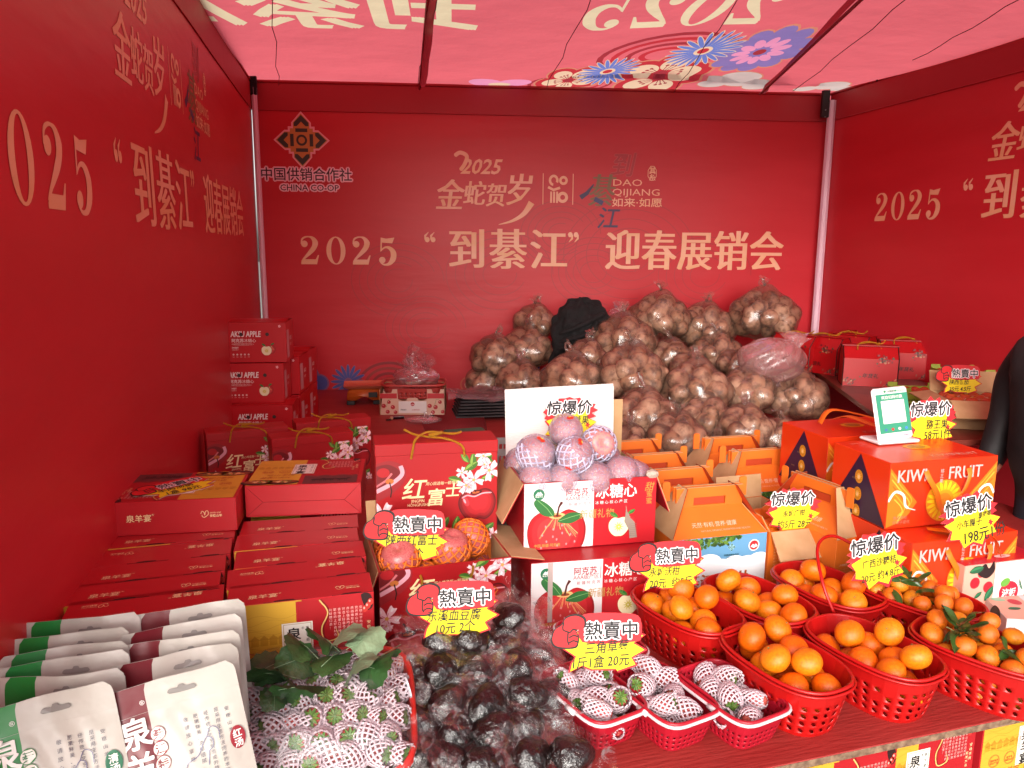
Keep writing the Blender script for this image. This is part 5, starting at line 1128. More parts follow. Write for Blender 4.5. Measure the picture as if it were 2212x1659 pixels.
for (px, py), yw, lb, sd_ in pun:
    z_ = .741; c = at(px, py, .74+PT['H']); yaw = radians(yw)
    t = empty('strawberry_punnet', (c.x, c.y, z_), yaw, 'small red basket of netted strawberries, the '+lb+dict(left=' beside the black parcels', middle=' between its twins', right=' beside the oranges', rear=' behind the strawberry tag')[lb.split()[0]], 'basket', 'small red punnets with white handles')
    ob('basket_wall', PBM, t); ob('rim', PR1, t); ob('handle', PR2, t); ob('handle_clip', CLIP_, t)
    rr = random.Random(sd_); P = pack(19, (.0245, .026), inov(PT['L'], PT['W'], .032), .006, 60, 90+sd_, .096, dome=1.2)
    so_ = []
    for i, (x, y, z, r) in enumerate(P):
        so_.append(strawberry((c.x+x*cos(yaw)-y*sin(yaw), c.y+x*sin(yaw)+y*cos(yaw), z_+z), (rr.uniform(.7, 1.9), rr.uniform(-.6, .6), rr.uniform(0, 6.28)), 'strawberry in a white foam net in the '+lb, 'strawberries, punnet '+lb.split(',')[0], rr.randrange(4), rr.uniform(.95, 1.08), rr.random() < .6))
    single_out(so_, 'netted strawberry', lb)
# large wrapped basket, tilted towards the buyer
BB = dict(L=.35, W=.31, H=.09)
ctr = at(704, 1545, .83); TL_ = radians(20); bz = .742
MBM = Matrix.Translation((ctr.x, ctr.y+.015, bz+.02)) @ Matrix.Rotation(radians(6), 4, 'Z') @ Matrix.Rotation(TL_, 4, 'X')
t = empty('strawberry_basket', (0, 0, 0), 0, 'large red basket heaped with netted strawberries under clear film, green leaves on top', 'basket'); t.matrix_world = MBM
m_bk = M('coral_plastic', '#c8231a', .4)
ob('basket_wall', basket_mesh('rect', BB['L'], BB['W'], BB['H'], .84, 40, [(0, .02, 0), (.02, .05, 1), (.05, .09, 0)], m_bk, (.3, .5, 0)), t); ob('rim', rim_mesh('rect', BB['L'], BB['W'], BB['H'], .007, m_bk, n=64), t); ob('rim', rim_mesh('rect', BB['L']+.006, BB['W']+.006, BB['H']-.014, .004, m_bk, n=64), t)
def dome(x, y): return BB['H']-.008+.055*max(0, 1-(x/.19)**2)*max(0, 1-(y/.17)**2)
rr = random.Random(5); k = 0; pts = []
for j in range(-4, 5):
    for i in range(-4, 5):
        x = i*.041+(.02 if j % 2 else 0)+rr.uniform(-.004, .004); y = j*.0365+rr.uniform(-.004, .004)
        if abs(x) < BB['L']/2-.014 and abs(y) < BB['W']/2-.012: pts.append((x, y))
for x, y in pts:
    p = MBM @ Vector((x, y, dome(x, y)+rr.uniform(-.004, .003)-.012)); face = rr.random() < (.72 if y < .03 else .25)
    n = Vector((x*1.6, y*1.2-.035, .10)).normalized() if face else Vector((rr.uniform(-1, 1), rr.uniform(-1, .2), rr.uniform(0, .5))).normalized()
    q = (MBM.to_3x3() @ n).to_track_quat('Z', 'Y').to_euler()
    strawberry(p, q, 'strawberry in a white foam net in the large wrapped basket', 'strawberries in the large wrapped basket', rr.randrange(4), rr.uniform(1.02, 1.2), face)
# strawberry leaves
m_sl = M('strawberry_leaf', '#1f3d18', .5, '#2f5226', 18, .3, 60); m_slu = M('strawberry_leaf_under', '#6c8462', .6, '#7d9472', 18, .3, 60)
def sleaf(seed, mat):
    rr = random.Random(seed); b = MB().use(mat, True); n = 30; R = .062; vs = [(0, 0, 0)]; ph = rr.uniform(0, 6)
    for ring_, f in enumerate((.33, .66, 1)):
        for k in range(n):
            a = 2*pi*k/n; r = R*f*(1+.18*cos(a))*(1+(.05*((k % 2)*2-1) if ring_ == 2 else 0))*(1-.25*math.exp(-((abs(a-pi))/.35)**2)); z = .012*f*f*sin(2*a+ph)+.0035*f*sin(5*a+ph)*f-.014*f*f+.0015*cos(a*12)*f
            vs.append((r*cos(a), r*.85*sin(a), z))
    fs = [(0, 1+k, 1+(k+1) % n) for k in range(n)]
    for g in (0, 1): fs += [(1+g*n+k, 1+(g+1)*n+k, 1+(g+1)*n+(k+1) % n, 1+g*n+(k+1) % n) for k in range(n)]
    b.add(vs, fs); b.use(m_slu).tube([(-R*.9, 0, 0), (0, 0, .002), (R*.9, 0, -.008)], .0009, 4); return b.mesh('leaf')
SLM = [sleaf(i, m_slu if i in (4,) else m_sl) for i in range(6)]
lp = MBM @ Vector((0, .075, .165)); lt = empty('leaf_bunch', lp, 0, 'bunch of broad strawberry leaves laid over the back of the large wrapped basket', 'leaves')
rr = random.Random(9)
for i, (x, y, z, s_, k) in enumerate(((-.12, -.01, -.02, 1.0, 0), (-.085, -.05, -.012, 1.1, 2), (-.03, -.085, -.02, 1.15, 3), (-.04, .01, .012, 1.0, 1), (.03, .035, .03, 1.1, 4), (.075, .02, .02, .95, 4), (.12, .0, -.005, 1.0, 5), (.07, -.035, .0, 1.0, 4), (.02, -.02, .008, 1.0, 5), (-.06, -.02, .0, 1.0, 0), (-.085, -.10, -.035, .7, 2), (.10, -.04, -.01, .9, 3), (0, .03, .016, 1, 2))):
    ob('leaf', SLM[k], lt, (x, y, z+.008), (radians(28)+rr.uniform(-.35, .35), rr.uniform(-.3, .3), rr.uniform(0, 6.28)), scale=(s_*.78,)*3)
# clear film over the basket
m_film = film('clear_film', .015, .22, .16, 14, dif=.012, fb=.5, rough=.18)
b = MB().use(m_film, True)
def filmf(u, v):
    x, y = (u-.5)*2, (v-.5)*2; m = max(abs(x), abs(y)); X, Y = x*(BB['L']/2+.012), y*(BB['W']/2+.012)
    z = dome(X, Y)+.028 if m < .86 else BB['H']+.012-(m-.86)*.2
    z = BB['H']+.006+(.088*(1-x**4)*(1-y**4))+.004*sin(x*9+y*5)*cos(y*11)
    return (X+.004*sin(y*25), Y, z)
b.grid(filmf, 34, 34); fo = b.ob('cling_film', t)
MB().use(M('paper_label', '#d8d6dc', .6)).tube([(.168, .03, .105), (.172, .031, .1055)], .024, 9).ob('round_sticker', t)
a = Art(.0004); a.rect(-.05, -.03, .075, .018, '#d9d6da', 0); a.text('22', -.03, -.03, .052, '#2a2a6a', 1, bold=-.005, shear=.2); a.text('零售价', -.005, .006, .010, '#c05a50', 1)
lb_ = ob('price_label', a.mesh('pl'), t, (.02, -BB['W']/2-.016, BB['H']-.006), (radians(62), 0, 0))

# ------------------------------------------------------------------ apples
m_app = M('apple_skin', '#a83a44', .32, '#c27a70', 5, 0, stretch=(3, 3, .6), detail=6, lo=.3, hi=.75, spec=.5); m_app2 = M('wrapped_apple', '#b46a78', .35, '#c08a7a', 4, .1, 30, stretch=(2, 2, .8))
def apple_mesh(mat, seed):
    b = MB().use(mat, True)
    def f(u, v):
        t = pi*v; a = 2*pi*u; k = 1+.03*sin(a*2+seed)*sin(t)+.025*cos(5*a)*max(0, -cos(t)); k -= .32*math.exp(-(t/.33)**2)+.2*math.exp(-((pi-t)/.3)**2)
        return (k*sin(t)*cos(a)*1.0, k*sin(t)*sin(a), k*cos(t)*.93)
    b.grid(f, 26, 20, True); return b.mesh('apple')
AP1 = [apple_mesh(m_app, i) for i in range(2)]; AP2 = [apple_mesh(m_app2, i) for i in range(2)]
def netball(col, r, frac, n=13, rows=12):     # lattice cup round a unit sphere, open at the top
    b = MB().use(col, True)
    for d in (1, -1):
        for k in range(n):
            pts = []
            for j in range(rows+1):
                v = j/rows; th_ = pi*(1-(.04+frac*v)); a = 2*pi*(k/n+d*v*rows/(2*n)*.62); R = 1.055+.02*sin(j*2+k); pts.append((R*sin(th_)*cos(a), R*sin(th_)*sin(a), R*.95*cos(th_)))
            b.tube(pts, r, 4, cap=False)
    return b.mesh('foam_net')
NO = netball(m_fo, .052, .66); NL = netball(m_fl, .056, .72); NL2 = netball(m_fl, .056, .5)
m_wrap = film('crinkled_wrap', .06, .5, .55, 4, '#c8bed8', .25, dif=.25)
b = MB().use(m_wrap, True)
def wf(u, v):
    t = pi*v; a = 2*pi*u; k = 1.08+.03*sin(a*7+t*3)*sin(t)+.05*max(0, cos(t)-.8)*sin(a*5); return (k*sin(t)*cos(a), k*sin(t)*sin(a), k*cos(t)*.96)
b.grid(wf, 40, 24, True); WRAP = b.mesh('wrap')
def apple(p, r, label, rot, me, netm=None, wrap=False, group=None, stick=False):
    o = ob('apple', me, None, p, rot, label=label, cat='apple', group=group, scale=(r*1.07,)*3)
    if netm: ob('foam_net', netm, o, (0, 0, 0), (0, 0, 0))
    if wrap: ob('wrapping_film', WRAP, o, (0, 0, 0), (.3, .2, rot[2]))
    if stick:
        a = Art(.0); a.spline([(-.12, -.12), (-.25, .02), (-.1, .12), (0, .06), (.1, .12), (.26, .03), (.12, -.12), (0, -.06)], '#c8301c', 1, 3); a.ell(0, .1, .12, .03, '#c8c040', 2, n=10)
        s_ = ob('sticker', a.mesh('st'), o); d_ = Vector((.15, -.55, .8)).normalized(); d_ = Euler(rot).to_matrix().transposed() @ d_; s_.location = d_*1.13; s_.rotation_euler = d_.to_track_quat('Z', 'Y').to_euler()
    return o
ox, oy, oa = OPENBOX
def obx(u, v, z): return (ox+u*cos(oa)-v*sin(oa), oy+u*sin(oa)+v*cos(oa), z)
apple(obx(.065, .06, .975), .050, 'apple at the left in an orange foam net, its top turned to the viewer', (.55, -.15, 0), AP1[0], NO)
apple(obx(.205, .065, .985), .051, 'big smooth apple standing highest in the middle of the open gift box', (.25, -.1, 1), AP1[1], NO)
apple(obx(.275, .12, .985), .048, 'apple turned stem down at the right in an orange foam net', (-1.9, .5, 2), AP1[0], NO)
for k, (u, v, z) in enumerate(((.13, .14, .93), (.06, .17, .925), (.2, .19, .925), (.135, .06, .90), (.31, .05, .87), (.31, .2, .87))): apple(obx(u, v, z), .046, 'apple lower in the open gift box, mostly hidden', (k, .4*k, k), AP1[k % 2], NO, group='apples lower in the open gift box')
bx_, by_, ba_ = BU
def bux(u, v, z): return (bx_+u*cos(ba_)-v*sin(ba_), by_+u*sin(ba_)+v*cos(ba_), z)
apple(bux(.155, .12, 1.262), .045, 'wrapped apple with a red sticker on the very top of the heap', (.2, 0, 0), AP2[0], None, True, stick=True)
apple(bux(.055, .085, 1.205), .052, 'crinkle wrapped apple at the left of the heap, small leaf sticker', (.5, .3, 1), AP2[1], NL2, True, stick=True)
apple(bux(.165, .055, 1.203), .049, 'apple in a pale net with an orange sticker in front of the heap', (.7, .25, .4), AP2[0], NL, True, stick=True)
apple(bux(.26, .12, 1.215), .048, 'apple at the right of the heap, almost covered by its white net', (1.2, .5, 0), AP2[1], NL)
for k, (u, v, z, st) in enumerate(((.04, .04, 1.135, 0), (.12, .035, 1.13, 1), (.215, .03, 1.13, 0), (.30, .04, 1.14, 0), (.345, .06, 1.12, 0), (.1, .15, 1.16, 0), (.2, .16, 1.17, 0), (.3, .2, 1.14, 0), (.03, .2, 1.14, 0))):
    apple(bux(u+.01, v+.012, z), .047, 'wrapped apple low in the open carton, '+('at its left rim', 'with a red sticker, left of the middle', 'pale yellow, right of the middle', 'at its right rim', 'in its front right corner', 'behind the left apples', 'behind the middle apples', 'at its back right', 'at its back left')[k], (.3*k, .4, k), AP2[k % 2], None, True, stick=bool(st))
# oranges in the open orange carton
for k, (dx, dy, z) in enumerate(((.05, .09, .90), (.055, .19, .895), (.125, .14, .885), (.12, .24, .88))):
    o = ob('orange', ORM[k % 6], None, (x3+dx*cos(a3)-dy*sin(a3), y3+dx*sin(a3)+dy*cos(a3), z), (.3*k, .4, k), label='large orange inside the open orange carton', cat='orange', group='oranges inside the open carton', scale=(.045,)*3); ob('stem', STEM, o, (0, 0, .76))

# ------------------------------------------------------------------ the tags themselves
price_tag('hot', [('东溪血豆腐', -.06, .052, .029), ('10元 2个', -.045, .014, .029)], 985, 1372, -4.12, .98, 'yellow tag with pointing red hand, blood tofu at 10 yuan for two', (84, 0, 4), 1)
price_tag('hot', [('三角草莓', -.035, .052, .029), ('1斤1盒 20元', -.062, .016, .029)], 1300, 1448, -4.24, .97, 'yellow tag with pointing red hand, strawberries at 20 yuan a box', (80, 0, 0), 2)
price_tag('hot', [('永城沃柑', -.052, .050, .025), ('20元  约5斤', -.052, .012, .028)], 1447, 1272, -3.86, .99, 'yellow tag with pointing red hand, 20 yuan for about five jin of oranges', (80, 0, 6), 3)
price_tag('hot', [('陕西红富士', -.052, .052, .030), ('4 5元1个', -.05, .018, .028)], 884, 1208, -3.80, 1.05, 'yellow tag with pointing red hand behind the apples in orange nets', (84, 0, 0), 4)
price_tag('burst', [('新疆苹果', -.038, .052, .027), ('55元1件', -.05, .028, .024)], 1232, 955, -3.42, .98, 'starburst price tag on the white foam sheet above the apple heap', (84, 0, 8), 5)
price_tag('burst', [('永城广柑', -.035, .05, .020), ('约5斤 28元', -.052, .018, .026)], 1714, 1152, -3.53, .98, 'starburst price tag standing in the open orange carton, 28 yuan', (82, 0, 4), 6)
price_tag('burst', [('猕王果', -.022, .048, .028), ('58元1件', -.03, .018, .030, '#16160f')], 2014, 962, -3.45, 1.05, 'starburst price tag on the top kiwi box, 58 yuan', (80, 0, 10), 7)
price_tag('burst', [('小车厘子', -.045, .05, .021), ('桑提娜', .02, .066, .014), ('198元1份', -.035, .01, .036, '#16160f')], 2106, 1178, -3.86, 1.0, 'starburst price tag in front of the kiwi boxes, 198 yuan', (80, -8, 8), 8)
price_tag('burst', [('广西沙糖桔', -.045, .05, .022), ('20元 约4.8斤', -.052, .016, .023)], 1902, 1265, -3.88, 1.0, 'starburst price tag behind the rear basket of small mandarins, 20 yuan', (80, -6, 8), 9)
lx, ly_, lz = l1.location; la = l1.rotation_euler.z
price_tag('hot', [('羊肉汤锅', -.05, .052, .028), ('1盒 98元', -.045, .018, .030)], 0, 0, 0, 1.05, 'yellow price tag lying on the red gift box by the left wall, 98 yuan', (0, 0, math.degrees(la)+38), 10, flat=(lx+.185, ly_+.08, lz+.0985))
# ------------------------------------------------------------------ stand-up pouches
m_pw = M('pouch_white', '#b9b2a9', .4, '#b2aba2', 3, .5, 14, spec=.5); m_pwb = M('pouch_back', '#bdb6ae', .45)
PWD, PHT = .222, .33
def pouch_mesh(seed, bulge=.03, bend=.012, stripe=None):
    b = MB().use(m_pw, True); rr = random.Random(seed); p1, p2 = rr.uniform(0, 6), rr.uniform(0, 6)
    def prof(u, v, side):
        x = (u-.5); e = max(0, 1-(2*abs(x))**2.2); z = v; top = max(0, min(1, (.80-z)/.25)); k = e*top*(.35+.65*(1-z)) 
        return side*(.0012+bulge*k)+bend*sin(pi*u+p1)*z*z+.004*sin(9*x+p2)*z+.0022*sin(26*x+14*z+p1)*e*(1 if z < .85 else .25)+(.0015*side if abs(z-.83) < .02 else 0)
    def P(u, v, side):
        r = .07; x = u; z = v
        if v > 1-r:
            q = (v-(1-r))/r; s_ = (1-sqrt(max(0, 1-q*q)))*r*.9*PHT/PWD*.6; x = s_+(1-2*s_)*u
        return (x*PWD, -prof(u, v, side), z*PHT)
    b.grid(lambda u, v: P(u, v, 1), 50, 34); b.use(stripe); sc_ = b.cur; b.m = [sc_ if 5 <= i % 50 < 17 else 0 for i in range(len(b.m))]; b.use(m_pwb); b.grid(lambda u, v: P(1-u, v, -1), 20, 20)
    return b.mesh('pouch'), P
def pouch(x, y, yaw, lean, label, col, side_txt, seed, front=False, bend=.012, holecol='#8a8480'):
    me, P = pouch_mesh(seed, bend=bend, stripe=M('pouch_'+('green' if col[1:3] < '40' else 'maroon'), col, .38, None, bump=.2, bscale=16)); t = empty('stand_up_pouch', (x, y, .742), yaw, label, 'pouch', 'white food pouches with a %s stripe' % ('green' if col[1:3] < '40' else 'maroon'), rot=(lean, radians(-8 if front else -3), yaw)); ob('pouch_body', me, t)
    a = Art(.0003); X0, X1 = .10*PWD, .34*PWD
    hx = .60*PWD; hz = .925*PHT
    a.spline([(hx-.02, hz-.004), (hx-.02, hz+.004), (hx-.007, hz+.004), (hx-.004, hz+.008), (hx+.004, hz+.008), (hx+.007, hz+.004), (hx+.02, hz+.004), (hx+.02, hz-.004)], holecol, 2, 3)
    [a.rect(PWD*k/20, PHT*.858, PWD*(k+1)/20, PHT*.8592, '#b3aca4', 0) for k in range(20)]
    if front:
        a.text('泉羊宴', X0+.005, .885*PHT, .054, WH, 3, bold=.045, vert=True, gap=1.06, xs=.9); a.text('®', X1-.010, .90*PHT, .011, WH, 3)
        for k, ch in enumerate('綦江特产'):
            cy_ = .74*PHT-.0235*k; a.ell(X1+.008, cy_, .0118, .0118, '#8a2a34' if not col[1:3] < '40' else '#2f7a3c', 3); a.ell(X1+.008, cy_, .0108, .0108, '#d8d2c8', 4); a.text(ch, X1+.008, cy_-.0065, .0165, '#7a2630' if not col[1:3] < '40' else '#2f6a3c', 5, bold=.02, al='c')
        for k, c in enumerate(('安稳山羊', '是采用生态方法饲养的本地山羊', '经传统工艺烹制而成的特色名吃', '肥嫩鲜美、滚郁细腻、入口清香', '敬请放心享用')): a.text(c, PWD*(.86-.075*k), .79*PHT, .0078, '#5a5a64', 3, vert=True, gap=1.18 if k not in (0, 4) else 1.6)
        c2 = '#8a1f2c' if not col[1:3] < '40' else '#2a6a4c'; a.ell(PWD*.915, .60*PHT, .0125, .0195, c2, 3); a.text(side_txt[0], PWD*.915, .602*PHT, .015, WH, 4, bold=.02, al='c'); a.text(side_txt[1], PWD*.915, .555*PHT, .015, WH, 4, bold=.02, al='c')
        G = '#6a6a86'      # ink sketch of a goat
        for pts, w_ in ((((.50, .50), (.54, .56), (.62, .58), (.66, .62), (.70, .655), (.74, .64), (.73, .60), (.70, .585), (.69, .55), (.68, .52)), .0014), (((.50, .50), (.49, .46), (.505, .40)), .0012), (((.52, .47), (.60, .465), (.68, .50)), .001), (((.66, .49), (.67, .44), (.66, .385)), .0013), (((.57, .465), (.56, .41), (.54, .38)), .0011), (((.70, .655), (.74, .70), (.79, .68), (.79, .63)), .0012), (((.48, .52), (.5, .5)), .002), (((.63, .46), (.62, .40)), .001), (((.73, .46), (.72, .43), (.735, .40)), .003)):
            q = smooth([(u*PWD, v*PHT, 0) for u, v in pts], 3); a.line([(p.x, p.y) for p in q], w_, G, 3)
        # bowl of stew
        a.spline([(PWD*.50, .10*PHT), (PWD*.52, .24*PHT), (PWD*.66, .33*PHT), (PWD*.84, .37*PHT), (PWD*.93, .40*PHT), (PWD*.90, .30*PHT), (PWD*.93, .1*PHT), (PWD*.88, .01*PHT), (PWD*.58, .01*PHT)], '#2e3038', 3, 4)
        a.spline([(PWD*.54, .12*PHT), (PWD*.57, .23*PHT), (PWD*.68, .30*PHT), (PWD*.82, .335*PHT), (PWD*.88, .28*PHT), (PWD*.88, .12*PHT), (PWD*.72, .05*PHT)], '#6d1f12' if not col[1:3] < '40' else '#a8844a', 4, 4)
        rr = random.Random(seed)
        for k in range(70): a.ell(PWD*rr.uniform(.58, .86), PHT*rr.uniform(.10, .29), rr.uniform(.002, .006), rr.uniform(.0015, .0035), rr.choice(('#b8703a', '#3f7a34', '#c89a5a', '#8a2a18', '#4f8a3c', '#d8b88a')), 5+.02*k, rr.uniform(0, 3), 7)
    # drape the artwork on the bulging front
    B = MB()
    for vs, fs, c, l in a.it:
        B.use(ink(c, .35)); B.add([(lambda p: (p[0], p[1]-.0022-l*.0003, p[2]))(P(min(max(x_/PWD, 0), 1), min(max(y_/PHT, 0), 1), 1)) for x_, y_ in vs], fs)
    B.ob('printed_front', t); return t
GREEN, MAROON = '#1c7a34', '#6a1822'
pz = .742+PHT*.99
gl = [((-22, 1546), (239, 1469)), ((8, 1464), (275, 1441)), ((13, 1441), (282, 1402)), ((20, 1424), (284, 1374)), ((32, 1390), (290, 1343)), ((77, 1335), (297, 1331))]
ml = [((249, 1504), (512, 1419)), ((256, 1433), (518, 1392)), ((270, 1401), (526, 1352)), ((282, 1370), (526, 1322)), ((300, 1329), (535, 1290))]
ordn = ('frontmost', 'second', 'third', 'fourth', 'fifth', 'rearmost')
for col, L_, nm_, tx in ((GREEN, gl, 'green', '清汤'), (MAROON, ml, 'maroon', '红汤')):
    for k, (p, q) in enumerate(L_):
        pp = ((p[0]+q[0])/2, (p[1]+q[1])/2); c = at(*pp, pz); yaw = (radians(16), radians(3), radians(8), radians(9), radians(9), radians(1))[k] if nm_ == 'green' else (radians(19), radians(11), radians(11), radians(11), radians(11))[k]
        lean = radians(-13) if nm_ == 'green' else radians(-13)
        off = PHT*sin(-lean); bxx = c.x+(.03 if k == 0 else .006)+off*sin(yaw)-PWD/2*cos(yaw); byy = c.y-off*cos(yaw)-PWD/2*sin(yaw)
        o_ = ordn[k] if k < len(L_)-1 else 'rearmost'
        pouch(bxx, byy, yaw, lean, 'white stand-up pouch with a %s stripe, %s of the %s pouches' % (nm_, o_, nm_), col, tx, 10*k+len(nm_), k == 0, bend=(.010, .022, .008, .016, -.008, .012)[k], holecol='#8a8480' if k else '#7a7470')

# ------------------------------------------------------------------ blood tofu in vacuum bags
m_tofu = M('smoked_blood_tofu', '#0a0404', .3, '#180906', 9, 1.0, 68, coat=.2, spec=.7); m_vac = film('vacuum_film', .01, .22, .42, 24, '#b4b0b2', .1, dif=0, fb=.8, band=(.60, .70))
TM, VM = [], []
for i in range(4):
    rr = random.Random(i); ph = [rr.uniform(0, 6) for _ in range(4)]
    def f(u, v):
        t = pi*v; a = 2*pi*u; k = 1+.07*sin(3*a+ph[0])*sin(t)+.05*sin(5*t+ph[1]+2*a)+.03*sin(9*a+7*t+ph[2])*sin(t); return (.043*k*sin(t)*cos(a), .034*k*sin(t)*sin(a), .026*k*cos(t))
    b = MB().use(m_tofu, True); b.grid(f, 32, 20, True); TM.append(b.mesh('tofu'))
    b = MB().use(m_vac, True); lx_, ly2 = (.102, .074, .094, .08)[i], (.066, .084, .072, .07)[i]
    def g(u, v, sg=1):
        x, y = (u-.5)*2, (v-.5)*2; X, Y = x*lx_*(1+.06*sin(y*4+ph[0])), y*ly2*(1+.07*sin(x*5+ph[1])); r2 = (X/.046)**2+(Y/.037)**2
        z = .0275*sqrt(max(0, 1-r2)) if r2 < 1 else 0
        w_ = min(1, max(0, r2-.8)); z = sg*(z+.0012)+w_*(.011*sin(x*5+ph[2])*sin(y*4+ph[3])+.005*sin(x*13+y*9+ph[0])); return (X, Y, z)
    b.grid(lambda u, v: g(u, v, 1), 26, 20); VM.append(b.mesh('film'))
    b = MB().use(m_vac, True); b.grid(lambda u, v: g(u, 1-v, -1), 16, 12); VM.append(b.mesh('film_back'))
tp = [(958, 1381, .90, 'on top at the left, leaning on the price tag'), (1022, 1379, .90, 'on top in the middle, leaning on the price tag'), (1098, 1332, .92, 'rearmost at the right, film sticking up'), (1108, 1365, .885, 'behind, under the rearmost one'),
      (952, 1446, .86, 'second row, left of the middle'), (1022, 1448, .86, 'second row, middle'), (1115, 1441, .86, 'second row, big one at the right'), (902, 1453, .845, 'second row, far left'), (902, 1501, .825, 'third row, far left'), (966, 1520, .83, 'third row, left of the middle'),
      (1053, 1520, .835, 'third row, middle'), (1139, 1501, .835, 'third row, right'), (1191, 1499, .81, 'third row, far right'), (907, 1568, .80, 'fourth row, far left'), (988, 1578, .805, 'fourth row, left of the middle'), (1065, 1578, .81, 'fourth row, middle'),
      (1132, 1570, .80, 'fourth row, right'), (1235, 1628, .785, 'lowest at the far right'), (895, 1628, .78, 'lowest at the far left'), (965, 1640, .78, 'lowest row, left of the middle'), (1045, 1650, .78, 'lowest row, middle'), (1150, 1632, .785, 'lowest row, right of the middle'), (1160, 1410, .83, 'behind at the right, beside the strawberries'), (1085, 1400, .87, 'behind the big right one')]
rr = random.Random(21)
def tofu(p, i, lb, tilt=.8):
    o = ob('blood_tofu_packet', TM[i % 4], None, p, (rr.uniform(.3, 1.0)*tilt, rr.uniform(-.45, .45)*tilt, rr.uniform(-1.0, 1.0)), label=lb, cat='food packet', group='vacuum packed blood tofu heaped on the table', scale=(1.10,)*3)
    k = (i*3) % 4; ob('vacuum_film', VM[2*k], o, (0, 0, .001), (0, 0, rr.uniform(-.2, .2))); ob('vacuum_film', VM[2*k+1], o, (0, 0, -.001)); return o
for i, (px, py, z, lb) in enumerate(tp): tofu(at(px, py, z), i, 'dark vacuum packed blood tofu, '+lb)
n_ = 0
for i, (px, py, z, lb) in enumerate(tp):     # what carries the heap
    zz = z-.052; k = 0
    while zz > .765 and k < 3:
        p = at(px, py, z); n_ += 1; tofu((p.x+rr.uniform(-.01, .01), p.y+.035+.02*k, zz), i+k+1, 'dark vacuum packed blood tofu buried inside the heap', .35); zz -= .05; k += 1
m_vac2 = m_vac
for k, (px, py, z, w_, h_, r_, lb) in enumerate(((880, 1400, .86, .09, .10, .3, 'loose clear film corner sticking up left of the blood tofu heap'), (1128, 1300, .95, .07, .13, -.35, 'clear film corner sticking up behind the blood tofu heap'), (975, 1600, .80, .10, .13, .1, 'wide flap of clear film at the front of the heap'), (1180, 1555, .83, .16, .07, -.3, 'wide flap of clear film over the right side of the heap'), (1120, 1620, .80, .09, .11, 0, 'clear film flap at the front right of the heap'))):
    b = MB().use(m_vac, True); b.grid(lambda u, v: ((u-.5)*w_*(1-.25*v), .016*sin(u*7+k)*cos(v*5)+.008*sin(u*15+v*9), (v-.2)*h_), 18, 18)
    p = at(px, py, z); b.ob('film_flap', None, p, (radians(-25 if k < 2 else -58), r_, 0), label=lb, cat='plastic film')

# ------------------------------------------------------------------ the rear left table
m_ak = M('aksu_card', '#b8101c', .38); AKA = art_aksu(.325, .215).mesh('ak')
def aksu(loc, rz, label):
    t = empty('fruit_carton', loc, rz, label, 'carton', 'red cartons with white lettering and a halved apple'); MB().use(m_ak).box(0, 0, 0, .325, .22, .215, .0015).ob('carton', t); ob('printed_front', AKA, t, (0, 0, 0), FRONT)
    b = MB().use(M('carton_lid_print', '#b85a5a', .4)); b.box(.03, .02, .2152, .29, .19, .2156); b.use(m_ak); b.add([(0, 0, .216), (.325, 0, .216), (.325, .11, .226), (0, .11, .221), (.325, .22, .216), (0, .22, .216)], [(0, 1, 2, 3), (3, 2, 4, 5)]); b.ob('lid_flap', t)
    a = Art(.0003); a.rect(.02, .02, .08, .17, '#c8a0a4', 0); a.text('AKSU', .10, .11, .03, WH, 1, bold=.04, shear=.1, xs=.7); a.text('阿克苏', .10, .08, .015, WH, 1); ob('printed_end', a.mesh('ae'), t, (.325, 0, 0), (pi/2, 0, pi/2)); return t
YA = -1.60
A0 = aty(486, 712, YA); z0_ = .742
for k, (px, lb) in enumerate(((492, 'lowest of the front stack'), (477, 'in the middle of the front stack'), (486, 'on top of the front stack'))):
    p = aty(px, 800, YA-.04*(k == 0)); aksu((p.x, p.y, z0_+.22*k), radians(2), 'red fruit carton with an apple picture, '+lb)
for k, (px, n_k) in enumerate(((600, 3), (622, 2))):
    for j in range(n_k-(1 if k == 0 else 0)+ (0 if k == 0 else 0)):
        p = aty(px, 800, YA+.27+.25*k); aksu((p.x-.2, p.y, z0_+.22*j), radians(-3), 'red fruit carton in the %s stack behind, %s' % (('second', 'third')[k], ('bottom', 'next above the bottom', 'top')[j]))
# orange platform scale
sp = at(787, 868, .741); m_so = M('scale_orange', '#c0581c', .45, '#b05018', 12); m_sk = M('scale_black', '#151211', .5)
t = empty('platform_scale', (sp.x, sp.y, .741), radians(6), 'orange platform scale with a flat tray on the rear left table', 'scale')
b = MB().use(m_so, True); b.prism([(q.x, q.y) for q in smooth([(-.11, .03, 0), (-.105, .085, 0), (-.06, .10, 0), (.06, .10, 0), (.105, .085, 0), (.11, .03, 0), (.06, .028, 0), (0, .055, 0), (-.06, .028, 0)], 4, True)], -.10, .10, T=Matrix.Rotation(pi/2, 4, 'X')); b.ob('body', t)
b = MB().use(m_sk); b.box(-.115, -.105, .0, -.06, .105, .03, .004); b.ob('foot', t); b = MB().use(m_sk); b.box(.06, -.105, 0, .115, .105, .03, .004); b.ob('foot', t); MB().use(m_sk).box(.03, -.1035, .05, .09, -.1025, .085).ob('display', t)
b = MB().use(M('scale_tray', '#c46a50', .4), True); b.grid(lambda u, v: ((u-.5)*.27*(1-.0*v), (v-.5)*.23, .108+.022*max(abs(2*u-1), abs(2*v-1))**8), 22, 18); b.grid(lambda u, v: ((.5-u)*.27, (v-.5)*.23, .104+.022*max(abs(2*u-1), abs(2*v-1))**8), 22, 18); b.ob('tray', t)
MB().use(m_so).box(-.05, -.05, .095, .05, .05, .108, .003).ob('tray_support', t)
